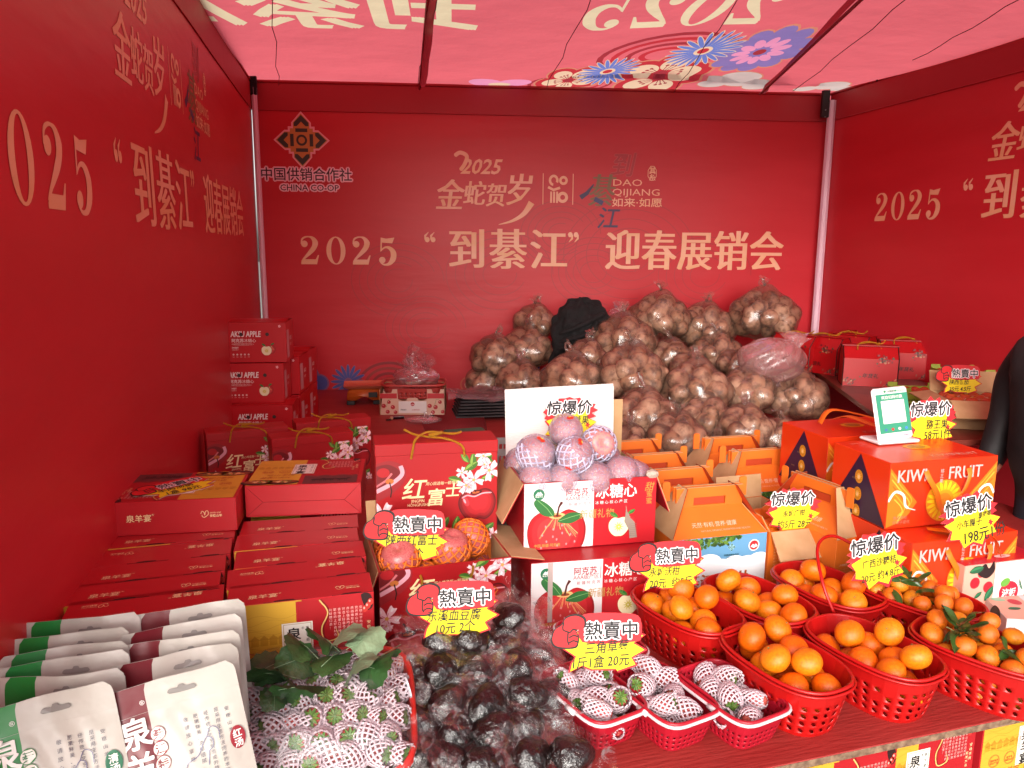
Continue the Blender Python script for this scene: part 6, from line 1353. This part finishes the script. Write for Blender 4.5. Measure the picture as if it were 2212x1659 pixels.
# cherry crate with a basket and a crumpled bag in it
cp = at(821, 896, .741); t = empty('cherry_crate', (cp.x, cp.y, .741), radians(-2), 'low cardboard crate printed with red cherries on the rear left table', 'crate'); m_cc = M('cherry_card', '#c9a08a', .5)
W_, D_, H_ = .41, .28, .165; b = MB().use(m_kraft); b.box(.003, D_-.004, 0, W_-.003, D_, H_); b.box(0, 0, 0, .003, D_, H_); b.box(W_-.003, 0, 0, W_, D_, H_); b.box(.003, .003, 0, W_-.003, D_-.004, .004); b.ob('crate_walls', t)
b = MB().use(m_cc); b.prism([(0, 0), (W_, 0), (W_, H_), (W_*.94, H_), (W_*.92, H_*.85), (W_*.82, H_*.85), (W_*.80, H_), (W_*.73, H_), (W_*.73, H_*.62), (W_*.66, H_*.55), (W_*.60, H_*.55), (W_*.58, H_*.66), (W_*.43, H_*.66), (W_*.40, H_*.55), (W_*.34, H_*.55), (W_*.28, H_*.62), (W_*.27, H_), (W_*.2, H_), (W_*.18, H_*.85), (W_*.09, H_*.85), (W_*.06, H_)], 0, .003, T=Matrix.Translation((0, .003, 0)) @ Matrix.Rotation(pi/2, 4, 'X')); b.ob('front_panel', t)
a = Art(.0004); a.rect(.002, H_*.64, W_*.265, H_*.84, '#b0161f', 0.5); a.rect(W_*.735, H_*.64, W_-.002, H_*.84, '#b0161f', .5); a.rect(W_*.29, .012, W_*.72, H_*.53, '#d6ccc8', .7)
for x, y, r in ((.06, .35, .014), (.14, .5, .012), (.2, .3, .014), (.12, .12, .013), (.24, .1, .012), (.77, .35, .014), (.86, .3, .014), (.93, .5, .012), (.82, .1, .013), (.97, .12, .012)): a.ell(W_*x, H_*y, r, r, '#a8141e', 1+x); a.ell(W_*x-.004, H_*y+.004, .003, .003, '#e0a0a0', 3, n=8)
for x in (.1, .84): a.line([(W_*x, H_*.3), (W_*(x+.03), H_*.6), (W_*(x+.08), H_*.62)], .002, '#4a7a2c', 3)
a.ell(W_*.505, H_*.42, .0125, .0125, '#b0242c', 2); a.text('波板', W_*.505, H_*.39, .0085, WH, 4, al='c'); a.text('FRESH', W_*.32, H_*.17, .0135, '#2a2020', 3, bold=.035, xs=.95); a.text('CHERRIES', W_*.49, H_*.17, .0135, '#b0242c', 3, xs=.88); ob('printed_front', a.mesh('cc'), t, (0, 0, 0), FRONT)
t2 = empty('plastic_tray_basket', (cp.x+.21, cp.y+.145, .835), 0, 'shallow pinkish red plastic basket sitting in the cherry crate', 'basket')
ob('basket_wall', basket_mesh('rect', .40, .27, .09, .85, 36, [(0, .01, 0), (.01, .03, 1), (.03, .05, 1), (.05, .07, 0)], M('dull_red_plastic', '#a83a34', .4), (.3, .4, 0)), t2); ob('rim', rim_mesh('rect', .40, .27, .09, .008, M('dull_red_plastic')), t2)
m_bag = film('thin_bag', .05, .7, .5, 10, '#d8b4b8', .2, dif=.12)
def crumple(seed, R, nu=40, nv=26, k1=.16):
    rr = random.Random(seed); W = [(rr.uniform(2, 9), rr.uniform(2, 9), rr.uniform(0, 6), rr.uniform(.3, 1)) for _ in range(7)]
    def f(u, v):
        t = pi*v; a = 2*pi*u; k = 1+sum(k1*w_/3*sin(p*a//1*1+0*a if 0 else round(p)*a+q*t+c) for p, q, c, w_ in W)*sin(t)**.5
        return (R[0]*k*sin(t)*cos(a), R[1]*k*sin(t)*sin(a), R[2]*k*cos(t))
    return f
def tuft(b, x, y, z, r, h, seed, n=13):
    rr = random.Random(seed)
    for i in range(3):
        an = rr.uniform(0, 6.28); dx, dy = cos(an), sin(an)
        b.grid(lambda u, v: (x+dx*h*.5*v+(u-.5)*r*(.3+1.6*v)*-dy+.006*sin(u*9+v*6+i), y+dy*h*.5*v+(u-.5)*r*(.3+1.6*v)*dx+.008*sin(u*11+i), z+h*v*(1-.25*i*v)-.1*h*sin(u*8)*v), 8, 8)
b = MB().use(m_bag, True); b.grid(crumple(3, (.15, .10, .07)), 44, 26, True)
for (dx, dz, hh, sdd) in ((-.07, .04, .17, 1), (.07, .04, .15, 5), (0, .04, .11, 9)): tuft(b, dx, 0, dz, .07, hh, sdd)
b.ob('plastic_bag', None, (cp.x+.225, cp.y+.145, .955), label='crumpled clear plastic bag lying in the basket on the cherry crate', cat='plastic bag')
# phone, key ring, wrapped snack
pp = at(850, 908, .741); t = empty('key_ring', (pp.x, pp.y, .742), .3, 'key ring with a small charm and a black phone strap near the cherry crate', 'keys')
MB().use(M('phone_black', '#0c0b10', .15)).box(0, .02, 0, .075, .055, .012, .003).ob('phone', t); MB().use(M('screen_blue', '#33406a', .1)).box(.004, .024, .0122, .035, .05, .0126).ob('screen', t)
b = MB().use(M('charm_skin', '#a8785a', .5), True); b.grid(lambda u, v: (-.01+.012*sin(pi*v)*cos(2*pi*u), .01+.012*sin(pi*v)*sin(2*pi*u), .012+.012*cos(pi*v)), 10, 8, True); b.ob('charm', t)
b = MB().use(m_sk, True); b.tube([(-.03+.016*cos(i*.5), .002+.012*sin(i*.5), .004) for i in range(13)], .0025, 5); b.ob('ring', t)
b = MB().use(m_bag, True); b.grid(crumple(8, (.11, .055, .022), k1=.1), 36, 18, True); tuft(b, .03, -.02, .01, .04, .04, 3); q = at(915, 914, .741); b.ob('wrapped_snack', None, (q.x, q.y, .762), label='small snack wrapped in clear plastic, lying in front of the cherry crate', cat='food packet')
MB().use(m_sk).box(-.025, -.012, 0, .025, .012, .008, .003).ob('black_strap', None, at(930, 900, .741).xy.to_3d()+Vector((0, 0, .742)), label='small black strap end on the plywood beside the cherry crate', cat='strap')
# stack of flat trays with a sheet of plastic over it, green carton, pale crate
q = at(1020, 905, .741); t = empty('tray_stack', (q.x-.10, q.y, .741), radians(6), 'stack of thin dark egg trays right of the cherry crate', 'trays')
for k in range(7):
    b = MB().use(M('dark_tray', '#3a3436', .6, '#241f22', 20)); b.box(.006*k, 0, .004+.0195*k, .36+.004*k, .28, .014+.0195*k, .003); b.ob('tray', t)
b = MB().use(m_bag, True); b.grid(lambda u, v: (-.05+.42*u, .30*v-.03, .148+.012*sin(u*7+v*3)+.006*sin(u*17+v*11)-.03*max(0, u-.85)*4-.05*max(0, .1-v)*5), 40, 28); b.grid(lambda u, v: (-.05+.42*u, .30*v-.03, .152+.012*sin(u*7+v*3+.4)+.006*sin(u*15+v*12)-.03*max(0, u-.85)*4-.05*max(0, .1-v)*5), 40, 28)
b.ob('plastic_sheet', None, t.location, t.rotation_euler, label='pinkish plastic sheet draped over the stack of thin trays', cat='plastic sheet')
q = at(1018, 945, .80); t = empty('green_carton', (q.x-.11, q.y-.02, .741), radians(14), 'low dull green carton in front of the tray stack', 'carton'); MB().use(M('dull_green', '#2f5a48', .6)).box(0, 0, 0, .22, .16, .07, .002).ob('carton', t); MB().use(M('dull_green2', '#3a6a54', .6)).box(.01, .005, .0705, .21, .155, .072).ob('lid', t)
m_gc = M('grey_crate', '#8d8684', .5)
q = at(1075, 990, .9); t = empty('grey_plastic_crate', (q.x-.16, q.y-.02, .741), radians(6), 'grey slotted plastic crate between the upright gift box and the foam sheet', 'crate')
b = MB().use(m_gc); 
for (x0, y0, x1, y1) in ((0, 0, .24, .006), (0, .2, .24, .206), (0, .006, .006, .2), (.234, .006, .24, .2)):
    hz = abs(x1-x0) > .1; b.box(x0, y0, 0, x1, y1, .02); b.box(x0, y0, .17, x1, y1, .20); n = 12
    for j in range(n+1):
        if hz: xx = x0+(x1-x0-.006)*j/n; b.box(xx, y0, .02, xx+.006, y1, .17)
        else: yy = y0+(y1-y0-.006)*j/n; b.box(x0, yy, .02, x1, yy+.006, .17)
b.ob('slotted_wall', t)

# ------------------------------------------------------------------ bags of turnips
m_tur = [M('turnip_skin%d' % i, c, .62, c2, 1.5, .04, 6, detail=8, lo=.42, hi=.64) for i, (c, c2) in enumerate((('#b98a6c', '#553422'), ('#c39a7c', '#664028'), ('#aa7c5c', '#452a1a')))]
TUM = []
for i in range(6):
    b = MB().use(m_tur[i % 3], True); f = ball(1, (.9, 1.0, .84)[i % 3], 18, 12, -.06, .02, 50+i, -.10); b.grid(f, 16, 11, True)
    b.use(M('turnip_top', '#4f5a2a', .8, '#37401e', 60)); b.grid(lambda u, v: (.3*v*cos(2*pi*u)*(1+.3*sin(6*pi*u)), .3*v*sin(2*pi*u), .98*(.9, 1.0, .84)[i % 3]+.06-.10*v), 9, 2, True); TUM.append(b.mesh('turnip'))
m_net = film('bag_film', .05, .6, .42, 7, '#ccaa94', .2, dif=.12, stretch=(1, 1, .45))
BG = [(1155, 700, 44, -.30, 'back row, at the far left, topmost'), (1139, 758, 55, -.45, 'under the topmost one at the left'), (1070, 775, 52, -.55, 'left edge, upper'), (1050, 826, 42, -.55, 'left edge, lowest'), (1125, 828, 52, -.75, 'left side, beside the lowest one'),
      (1425, 692, 62, -.50, 'highest in the middle, knot on top'), (1522, 713, 60, -.40, 'back row, just right of the highest'), (1648, 688, 68, -.45, 'back row, at the far right, topmost'), (1345, 742, 66, -.75, 'right of the black cloth'), (1545, 768, 54, -.62, 'under the one right of the highest'),
      (1448, 772, 42, -.80, 'in the middle behind the big knotted one'), (1236, 825, 64, -1.25, 'below the black cloth, with a looped handle'), (1362, 815, 76, -1.30, 'big one in the centre with a looped knot'), (1504, 848, 72, -1.45, 'centre right, big'), (1613, 848, 58, -1.30, 'centre right, next to the puffed empty bag'),
      (1716, 862, 66, -1.25, 'under the puffed empty bag'), (1390, 903, 66, -1.75, 'second row from the front, centre left'), (1462, 950, 62, -2.00, 'front row, centre'), (1607, 928, 56, -1.85, 'front row, centre right'), (1682, 945, 46, -1.85, 'front row, far right'), (1535, 985, 44, -2.05, 'front row, lowest'), (1360, 960, 46, -1.95, 'front row, left'), (1268, 775, 44, -1.0, 'under the black cloth'), (1490, 800, 44, -1.0, 'squeezed behind the centre right one'), (1590, 790, 40, -.85, 'squeezed below the far right ones'), (1527, 905, 52, -1.70, 'squeezed between the two front rows')]
_tur = []
def hullbag(cx_, cy_, cz, rx, rz, cs, rs, seed, knot=True):
    rr = random.Random(seed); nu, nv = 44, 30; C0 = np.array(cs)-np.array([cx_, cy_, cz]); Rr = np.array(rs)*1.10
    U, V_ = np.meshgrid(np.arange(nu)/nu, np.arange(nv+1)/nv); T_ = pi*V_; A_ = 2*pi*U
    D = np.stack([np.sin(T_)*np.cos(A_), np.sin(T_)*np.sin(A_), np.cos(T_)], -1).reshape(-1, 3)
    pr_ = D @ C0.T; d2 = (C0**2).sum(1)[None]-pr_**2; disc = Rr[None]**2-d2
    ex = np.where(disc > 0, pr_+np.sqrt(np.maximum(disc, 0)), 0).max(1).reshape(nv+1, nu); ex = np.maximum(ex, .62*rx)
    base = np.median(ex)
    for _ in range(14):
        sm = (np.roll(ex, 1, 1)+np.roll(ex, -1, 1)+np.vstack([ex[:1], ex[:-1]])+np.vstack([ex[1:], ex[-1:]]))/4; ex = np.maximum(ex, sm*.997)
    top = np.exp(-(T_/.35)**2); ex = ex+top*rz*(.22 if knot else .05)+.006*np.sin(A_*9+T_*3+seed)*np.sin(T_)
    ex[-1] = ex[-1].mean(); ex[0] = ex[0].mean(); Pv = D*ex.reshape(-1, 1)
    b = MB().use(m_net, True); b.add([tuple(p) for p in Pv], [(j*nu+i, (j+1)*nu+i, (j+1)*nu+(i+1) % nu, j*nu+(i+1) % nu) for j in range(nv) for i in range(nu)])
    if knot:
        zt = ex[0].mean()-.008; tuft(b, 0, 0, zt, .045, .07, seed)
        an = rr.uniform(0, 6.28); b.tube(smooth([(0, 0, zt), (.02*cos(an), .02*sin(an), zt+.04), (.045*cos(an), .045*sin(an), zt+.045), (.04*cos(an+.5), .04*sin(an+.5), zt+.01), (0, 0, zt)], 5), [.007]*21, 6)
    return b
for i, (px, py, r, Y, lb) in enumerate(BG):
    c = aty(px, py, Y); dep = (c-CAM).dot(_f); R = r/FPX*dep*1.15; Rz = R*.80
    rr = random.Random(200+i); n = int(19*(R/.19)**2)+2; cs, rs = [], []
    for k in range(n):
        z = 1-2*(k+.5)/n
        if z < -.55: continue
        a_ = k*2.39996+rr.uniform(-.2, .2); s_ = sqrt(1-z*z); tr_r = rr.uniform(.054, .070)*min(1, R/.16); q = (c.x+(R-tr_r)*s_*cos(a_)*rr.uniform(.9, 1.02), c.y+(R-tr_r)*s_*sin(a_)*rr.uniform(.9, 1.02), c.z+(Rz-tr_r)*z)
        cs.append(q); rs.append(tr_r)
    for k in range(4): cs.append((c.x+rr.uniform(-.4, .4)*R, c.y+rr.uniform(-.4, .4)*R, c.z-.4*Rz)); rs.append(.045)
    hb = hullbag(c.x, c.y, c.z, R, Rz, cs, rs, i, lb.find('squeezed') < 0)
    t = hb.ob('turnip_bag', None, c, label='knotted clear bag of turnips, '+lb, cat='bag of turnips', group='clear plastic bags of turnips heaped at the back')
    for q, tr_r in zip(cs, rs): _tur.append((q, tr_r, lb, i, (Vector(q)-c).dot(CAM-c)/(CAM-c).length/R, (Vector(q)-CAM).length))
vis = sorted(_tur, key=lambda e: -((e[4] > -.1)*10+e[1]/e[5]*20))
rr = random.Random(77); rest = MB(); cnt = 0
for q, tr_r, lb, bi, fc, dd in vis:
    if cnt < 290 and fc > -.1:
        cnt += 1; ob('turnip', TUM[rr.randrange(6)], None, q, (rr.uniform(-1.6, 1.6), rr.uniform(-1.2, 1.2), rr.uniform(0, 6.28)), label='turnip inside the bag '+lb, cat='turnip', group='turnips in the bag, '+lb, scale=(tr_r, tr_r, tr_r*rr.uniform(.9, 1.1)))
    else:
        rest.use(m_tur[bi % 3], True); g = ball(tr_r, .92, 12, 8, -.1, .04, bi, -.1); E_ = Euler((rr.uniform(-1.6, 1.6), rr.uniform(-1.2, 1.2), 0)).to_matrix(); qv = Vector(q); rest.grid(lambda u, v: tuple(qv+E_ @ Vector(g(u, v))), 12, 8, True)
rest.ob('turnip_heap', kind='stuff', label='the many smaller showing turnips inside the heaped bags', cat='turnips')
# low crates that carry the upper bags
for k, (x, y, w_, d_, h_) in enumerate(((-.42, -.72, .80, .62, .16), (.38, -.72, 1.25, .66, .26))):
    t = empty('wooden_pallet_box', (x, y, .722), 0, ('low slatted box under the left bags of turnips, hidden by them', 'low slatted box under the rear bags of turnips, hidden by them')[k], 'crate')
    for j in range(4): MB().use(m_kraftd).box(0, 0, h_*j/4+.004, w_, .012, h_*(j+1)/4-.004).ob('slat', t)
    MB().use(m_kraftd).box(0, .012, 0, w_, d_, h_, .003).ob('case', t)
# puffed empty bag and the black cloth
c = aty(1668, 778, -1.28); b = MB().use(film('puffed_bag', .06, .7, .62, 8, '#d8aaa8', .25, dif=.30), True); b.grid(crumple(11, (.205, .15, .135), k1=.11), 56, 36, True); tuft(b, .12, -.05, .08, .10, .09, 4); tuft(b, -.0, -.14, .02, .07, .05, 8); tuft(b, .04, -.03, -.13, .06, -.05, 2)
b.ob('empty_plastic_bag', None, c, label='puffed pale empty plastic bag lying on the turnip bags near the right', cat='plastic bag')
c = aty(1252, 712, -.62)
def clothf(u, v):
    t = pi*v; a = 2*pi*u; k = 1+.10*sin(3*a+2*t)+.07*sin(7*a-3*t+1)+.05*sin(11*t+4*a)+.03*sin(17*a+5*t); x = .185*k*sin(t)**.8*cos(a); z = .17*k*cos(t)
    if z < 0: x = x*(1+.25*z/.17)-.10*(z/.17)**2; z *= 1.45
    return (x, .13*k*sin(t)*sin(a), z+.02)
b = MB().use(m_black, True); b.grid(clothf, 90, 60, True)
for k in range(5):
    p0 = [(.16*cos(.4+k*.5), -.10-.01*k, .12-.05*k), (.03*sin(k), -.15, .05-.06*k), (-.15, -.10, -.02-.05*k)]; b.tube(smooth(p0, 7), [.004]+[.016]*12+[.008, .004], 8)
b.ob('black_cloth', None, c, label='bundled black jacket thrown over the bags of turnips', cat='jacket')
c = aty(1352, 716, -.6); b = MB().use(m_black, True); b.grid(crumple(17, (.07, .05, .04), k1=.2), 26, 16, True); b.ob('black_cloth', None, c, label='small black cloth end showing behind the turnip bag right of the jacket', cat='cloth')
c = aty(1335, 690, -.25); b = MB().use(m_bag, True); b.grid(crumple(19, (.09, .07, .09), k1=.15), 30, 20, True); tuft(b, 0, 0, .07, .05, .06, 3); b.ob('plastic_bag', None, c, label='pinkish bag top between the black jacket and the highest turnip bag', cat='plastic bag')

# ------------------------------------------------------------------ the right rear table
m_lan = M('lantern_red', '#a80a10', .4); m_lane = M('lantern_edge', '#2a0a0a', .5)
def lantern_art(w, h, txt=True):
    a = Art(.0004); rr = random.Random(int(w*1000)); C_ = ('#6a2a2a', '#8a5a4a', '#4a1a1a', '#a87a5a', '#7a1a24', '#5a4030')
    for cx_, cy_, n in ((w*.12, h*.18, 22), (w*.72, h*.92, 24), (w*.88, h*.12, 20 if txt else 6)):
        for k in range(n): a.ell(cx_+rr.gauss(0, w*.07), cy_+rr.gauss(0, h*.09), rr.uniform(.004, .010), rr.uniform(.003, .007), C_[k % 6], 1+.02*k, rr.uniform(0, 3), 8)
    a.text('年货礼', w*.5, h*.32, .030, '#3a0c0c', 3, bold=.02, shear=.2, al='c'); a.clip(.004, .004, w-.004, h+.03); return a
def lantern(loc, rz, label, w=.30, d=.19, h=.165, hr=.07):
    k = 'lantern'
    if k not in PROTO:
        b = MB().use(m_lan); q = .06
        vs = [(0, 0, 0), (w, 0, 0), (w, d, 0), (0, d, 0), (0, 0, h), (w, 0, h), (w, d, h), (0, d, h), (.0, q, h+hr), (w, q, h+hr), (w, d-q, h+hr), (.0, d-q, h+hr)]
        b.add(vs, [(3, 2, 1, 0), (0, 1, 5, 4), (2, 3, 7, 6), (1, 2, 6, 10, 9, 5), (3, 0, 4, 8, 11, 7), (4, 5, 9, 8), (6, 7, 11, 10)]); P0_ = b.mesh('lb')
        b = MB().use(m_lan).box(-.006, q-.006, h+hr, w+.006, d-q+.006, h+hr+.004); b.use(m_lane); b.box(-.008, q-.008, h+hr-.002, w+.008, d-q+.008, h+hr-.0004); P1 = b.mesh('lid')
        b = MB().use(m_lane)
        for i, j in ((0, 4), (1, 5), (2, 6), (3, 7), (4, 8), (5, 9), (6, 10), (7, 11), (0, 3), (1, 2), (8, 11), (9, 10)): b.tube([vs[i], vs[j]], .0032, 4)
        PROTO[k] = (P0_, P1, b.mesh('ed'), lantern_art(w, h).mesh('la'), lantern_art(d, h).mesh('lb2'))
    P = PROTO[k]; t = empty('lantern_gift_box', loc, rz, label, 'gift box', 'red lantern shaped gift boxes on the right table')
    ob('carton', P[0], t); ob('lid', P[1], t); ob('dark_edging', P[2], t); ob('printed_front', P[3], t, (0, 0, 0), FRONT); ob('printed_end', P[4], t, (w, 0, 0), (pi/2, 0, pi/2)); 
    b = MB().use(m_gold, True); b.tube(smooth([(w*.25, .03, h+hr-.02), (w*.28, .065, h+hr+.008), (w*.45, .09, h+hr+.022), (w*.62, .08, h+hr+.012), (w*.70, .05, h+hr-.015)], 5), .004, 6); b.tube(smooth([(w*.3, d*.5, h+hr+.006), (w*.5, d*.4, h+hr+.02), (w*.72, d*.6, h+hr+.01), (w*.8, d*.7, h+hr+.03)], 5), .004, 6); b.ob('rope_handle', t); return t
lz_ = 1.001
for k, (px, py, ang, lb) in enumerate(((1937, 838, -20, 'nearest the viewer, both printed sides showing'), (2012, 822, -20, 'second nearest, towards the right wall'), (1804, 812, -6, 'second from the left in the rear row'), (1862, 806, -6, 'third from the left in the rear row'), (1745, 806, -6, 'leftmost, partly behind the puffed bag'), (1905, 796, -6, 'rearmost of all, far right'))):
    p = at(px, py, lz_); a_ = radians(ang); w_ = .30 if k < 2 else .30; lx0 = p.x-w_*cos(a_); ly0 = p.y-w_*sin(a_)
    if k > 1: a_ = radians(-58); lx0 = p.x-.30*cos(a_); ly0 = p.y-.30*sin(a_)
    lantern((lx0, ly0, lz_), a_, 'red lantern shaped gift box with gold cord, '+lb)
m_gcr = M('lime_crate', '#7c8a1c', .5, '#86942a', 8)
for k, (px, py, z, lb) in enumerate(((1944, 872, 1.0, 'front left, on the right table'), (2062, 862, 1.0, 'front right, filled with tomatoes'), (2040, 845, 1.0, 'rear lower'), (2040, 830, 1.07, 'rear upper, dark slot in its side'))):
    p = at(px, py, z); t = empty('tomato_crate', (p.x, p.y, z+.002), radians(-10), 'low lime green tomato crate, '+lb, 'crate', 'lime green tomato crates')
    b = MB().use(m_gcr); W_, D_, H_ = .26, .19, .065; b.box(0, 0, 0, W_, .004, H_); b.box(0, D_-.004, 0, W_, D_, H_); b.box(0, .004, 0, .004, D_-.004, H_); b.box(W_-.004, .004, 0, W_, D_-.004, H_); b.box(.004, .004, 0, W_-.004, D_-.004, .004)
    for x in (.0, W_-.05): b.box(x, 0, H_, x+.05, .004, H_+.018); b.box(x, D_-.004, H_, x+.05, D_, H_+.018)
    b.ob('crate_walls', t); a = Art(.0004); a.text('FirstTomatoes', .03, .012, .021, '#2c3a14', 1, bold=.03, xs=.9); a.rect(.10, .040, .16, .055, '#1c140c', 1); ob('printed_front', a.mesh('ft'), t, (0, 0, 0), FRONT)
    b = MB().use(M('tomato_red', '#a83420', .25, '#b8542c', 5), True)
    if k != 2:
        rr = random.Random(k)
        for i in range(5):
            for j in range(3):
                b2 = MB().use(M('tomato_red'), True); b2.grid(ball(.025, .85, 12, 8, .08, .02, i), 12, 8, True); b2.ob('tomato', None, (t.matrix_world if 0 else Matrix.Translation(t.location) @ Matrix.Rotation(radians(-10), 4, 'Z')) @ Vector((.035+.048*i, .035+.058*j, .045)), label='small tomato in the lime green crate, '+lb, cat='tomato', group='tomatoes in the lime crate, '+lb)
pf = at(1985, 893, 1.06); t = empty('open_brown_carton', (pf.x+.10, pf.y-.06, 1.002), radians(-14), 'open brown carton of wrapped tomatoes beside the person in black', 'open carton')
open_carton(t, .42, .26, .13, m_kraftd, m_kraft, [('f', .11, -35), ('b', .10, 70), ('r', .10, 60), ('l', .09, -10)])
for i in range(6):
    for j in range(3):
        b2 = MB().use(M('tomato_red'), True); b2.grid(ball(.03, .85, 12, 8, .08, .02, i), 12, 8, True); b2.ob('tomato', None, Matrix.Translation(t.location) @ Matrix.Rotation(radians(-14), 4, 'Z') @ Vector((.05+.062*i, .05+.075*j, .115)), label='tomato under film in the open brown carton', cat='tomato', group='tomatoes in the open brown carton')
pq = Matrix.Translation(t.location) @ Matrix.Rotation(radians(-14), 4, 'Z') @ Vector((.10, .16, .14))
price_tag('hot', [('陕西番茄', -.045, .052, .026), ('35元 4.5斤', -.045, .018, .026)], 0, 0, 0, 1.0, 'yellow tag with red hand standing in the brown carton of tomatoes', (80, 0, -5), 12, flat=tuple(pq))
# cartons below the right table and below the front table
for k, (px, py) in enumerate(((1790, 905), (1880, 935))):
    p = at(px, py, .70); quan_box('banquet_gift_box', (RB.x+.02-.0*k+(RA.x-RB.x)*(.55-.42*k), RB.y+.02+(RA.y-RB.y)*(.55-.42*k), .44), ryaw+pi, 'red and yellow gift box under the right table, %s' % ('farther back', 'nearer the viewer')[k], rot=(0, 0, radians(-58)))
def tl(x, y, z=0): v = tbl(x, y, 0); return (v.x, v.y, z)
fx = [(.045, .03, .425, False, 'leftmost, red top edge showing', 'lid'), (.30, .055, .44, True, 'with the white name label', 0), (.66, .075, .43, True, 'at the far right edge of the photo', 0)]
for x, y, z, fl, lb, md in fx:
    for j in range(2):
        quan_box('banquet_gift_box', tl(x, y, z-.27*j), EDY+.03, ('red and yellow box below the table front, ' if j == 0 else 'gift box lower in the stack, ')+lb, group='gift boxes stacked below the front table')
t = empty('pallet', tl(-.1, .0, 0), EDY, 'low wooden pallet carrying the gift boxes below the front table', 'pallet')
for j in range(6): MB().use(m_kraftd).box(.03, .03+.075*j, .12, 1.25, .09+.075*j, .14).ob('board', t)
for x in (.06, .6, 1.15): MB().use(m_kraftd).box(x, .03, .0, x+.08, .46, .12).ob('block', t)

# ------------------------------------------------------------------ the person in black at the right edge
def person(loc, rz):
    V3 = [(0, 0, .92), (0, 0, 1.08), (0, 0, 1.24), (0, 0, 1.38), (0, .0, 1.47), (0, -.01, 1.53), (0, -.02, 1.62), (0, -.02, 1.70),
          (-.17, 0, 1.40), (-.25, -.0, 1.30), (-.26, -.01, 1.12), (-.26, -.08, .95), (-.26, -.13, .86), (.17, 0, 1.40), (.25, .0, 1.30), (.28, -.02, 1.12), (.27, -.12, .96), (.25, -.20, .90),
          (-.10, 0, .86), (-.12, -.01, .50), (-.12, .02, .10), (-.12, -.12, .045), (.10, 0, .86), (.12, -.01, .50), (.12, .02, .10), (.12, -.12, .045)]
    E = [(0, 1), (1, 2), (2, 3), (3, 4), (4, 5), (5, 6), (6, 7), (3, 8), (8, 9), (9, 10), (10, 11), (11, 12), (3, 13), (13, 14), (14, 15), (15, 16), (16, 17), (0, 18), (18, 19), (19, 20), (20, 21), (0, 22), (22, 23), (23, 24), (24, 25)]
    R = [.22, .24, .25, .21, .065, .055, .09, .075, .12, .10, .085, .065, .036, .12, .10, .085, .045, .036, .1, .07, .05, .04, .1, .07, .05, .04]
    me = bpy.data.meshes.new('person_body'); me.from_pydata(V3, E, []); t = empty('person', loc, rz, 'person in a black padded jacket standing at the right edge of the stall', 'person')
    o = ob('body', me, t); s_ = o.modifiers.new('s', 'SKIN'); 
    for i, r in enumerate(R): me.skin_vertices[0].data[i].radius = (r, r*.8)
    me.skin_vertices[0].data[0].use_root = True; sb = o.modifiers.new('d', 'SUBSURF'); sb.levels = 2; sb.render_levels = 2
    dg = bpy.context.evaluated_depsgraph_get(); m2 = bpy.data.meshes.new_from_object(o.evaluated_get(dg)); o.modifiers.clear(); o.data = m2
    ms = M('skin', '#a8705a', .5); mj = M('black_jacket', '#0d0c0e', .7, '#141214', 8, .9, 9); mp_ = M('dark_trousers', '#121420', .8)
    m2.materials.clear(); [m2.materials.append(x) for x in (mj, ms, mp_)]
    for p in m2.polygons:
        c = p.center; p.material_index = 1 if c.z > 1.50 or (abs(c.x) > .2 and c.z < .93) else (2 if c.z < .84 and abs(c.x) < .2 else 0); p.use_smooth = True
    b = MB().use(M('black_hair', '#0a0808', .5), True); b.grid(lambda u, v: (.096*sin(pi*v*.62)*cos(2*pi*u), .012+.108*sin(pi*v*.62)*sin(2*pi*u), 1.645+.115*cos(pi*v*.62)), 24, 12, True); b.ob('hair', t)
    b = MB().use(ms, True); b.grid(lambda u, v: (.016*sin(pi*v)*cos(2*pi*u), -.112+.014*sin(pi*v)*sin(2*pi*u), 1.64+.022*cos(pi*v)), 8, 6, True); b.ob('nose', t)
    for sx in (-1, 1):
        b = MB().use(M('eye_dark', '#120c0a', .2), True); b.grid(lambda u, v: (sx*.034+.011*sin(pi*v)*cos(2*pi*u), -.097+.006*sin(pi*v)*sin(2*pi*u), 1.665+.006*cos(pi*v)), 8, 6, True); b.ob('eye', t)
        b = MB().use(ms, True); b.grid(lambda u, v: (sx*.09+.008*sin(pi*v)*cos(2*pi*u), -.01+.018*sin(pi*v)*sin(2*pi*u), 1.645+.03*cos(pi*v)), 8, 8, True); b.ob('ear', t)
    b = MB().use(M('lips', '#8a4a42', .5), True); b.grid(lambda u, v: (.024*sin(pi*v)*cos(2*pi*u), -.095+.006*sin(pi*v)*sin(2*pi*u), 1.605+.006*cos(pi*v)), 10, 6, True); b.ob('mouth', t)
    for sx, (hx, hy, hz) in ((-1, (-.26, -.14, .84)), (1, (.25, -.22, .88))):
        b = MB().use(ms, True); b.tube([(hx, hy+.02, hz+.03), (hx, hy, hz), (hx, hy-.02, hz-.04)], [.026, .036, .030], 10)
        for k in range(4): b.tube(smooth([(hx+(k-1.5)*.016, hy-.02, hz-.04), (hx+(k-1.5)*.018, hy-.035, hz-.075-.006*(k in (1, 2))), (hx+(k-1.5)*.017, hy-.028, hz-.105-.008*(k in (1, 2)))], 3), [.0095]*6+[.007], 7)
        b.tube(smooth([(hx-sx*.03, hy-.01, hz), (hx-sx*.048, hy-.03, hz-.03), (hx-sx*.045, hy-.045, hz-.06)], 3), [.011]*6+[.008], 7); b.ob('hand', t)
    return t
pp = aty(2322, 900, -3.05); person((pp.x, pp.y, 0), radians(-75))
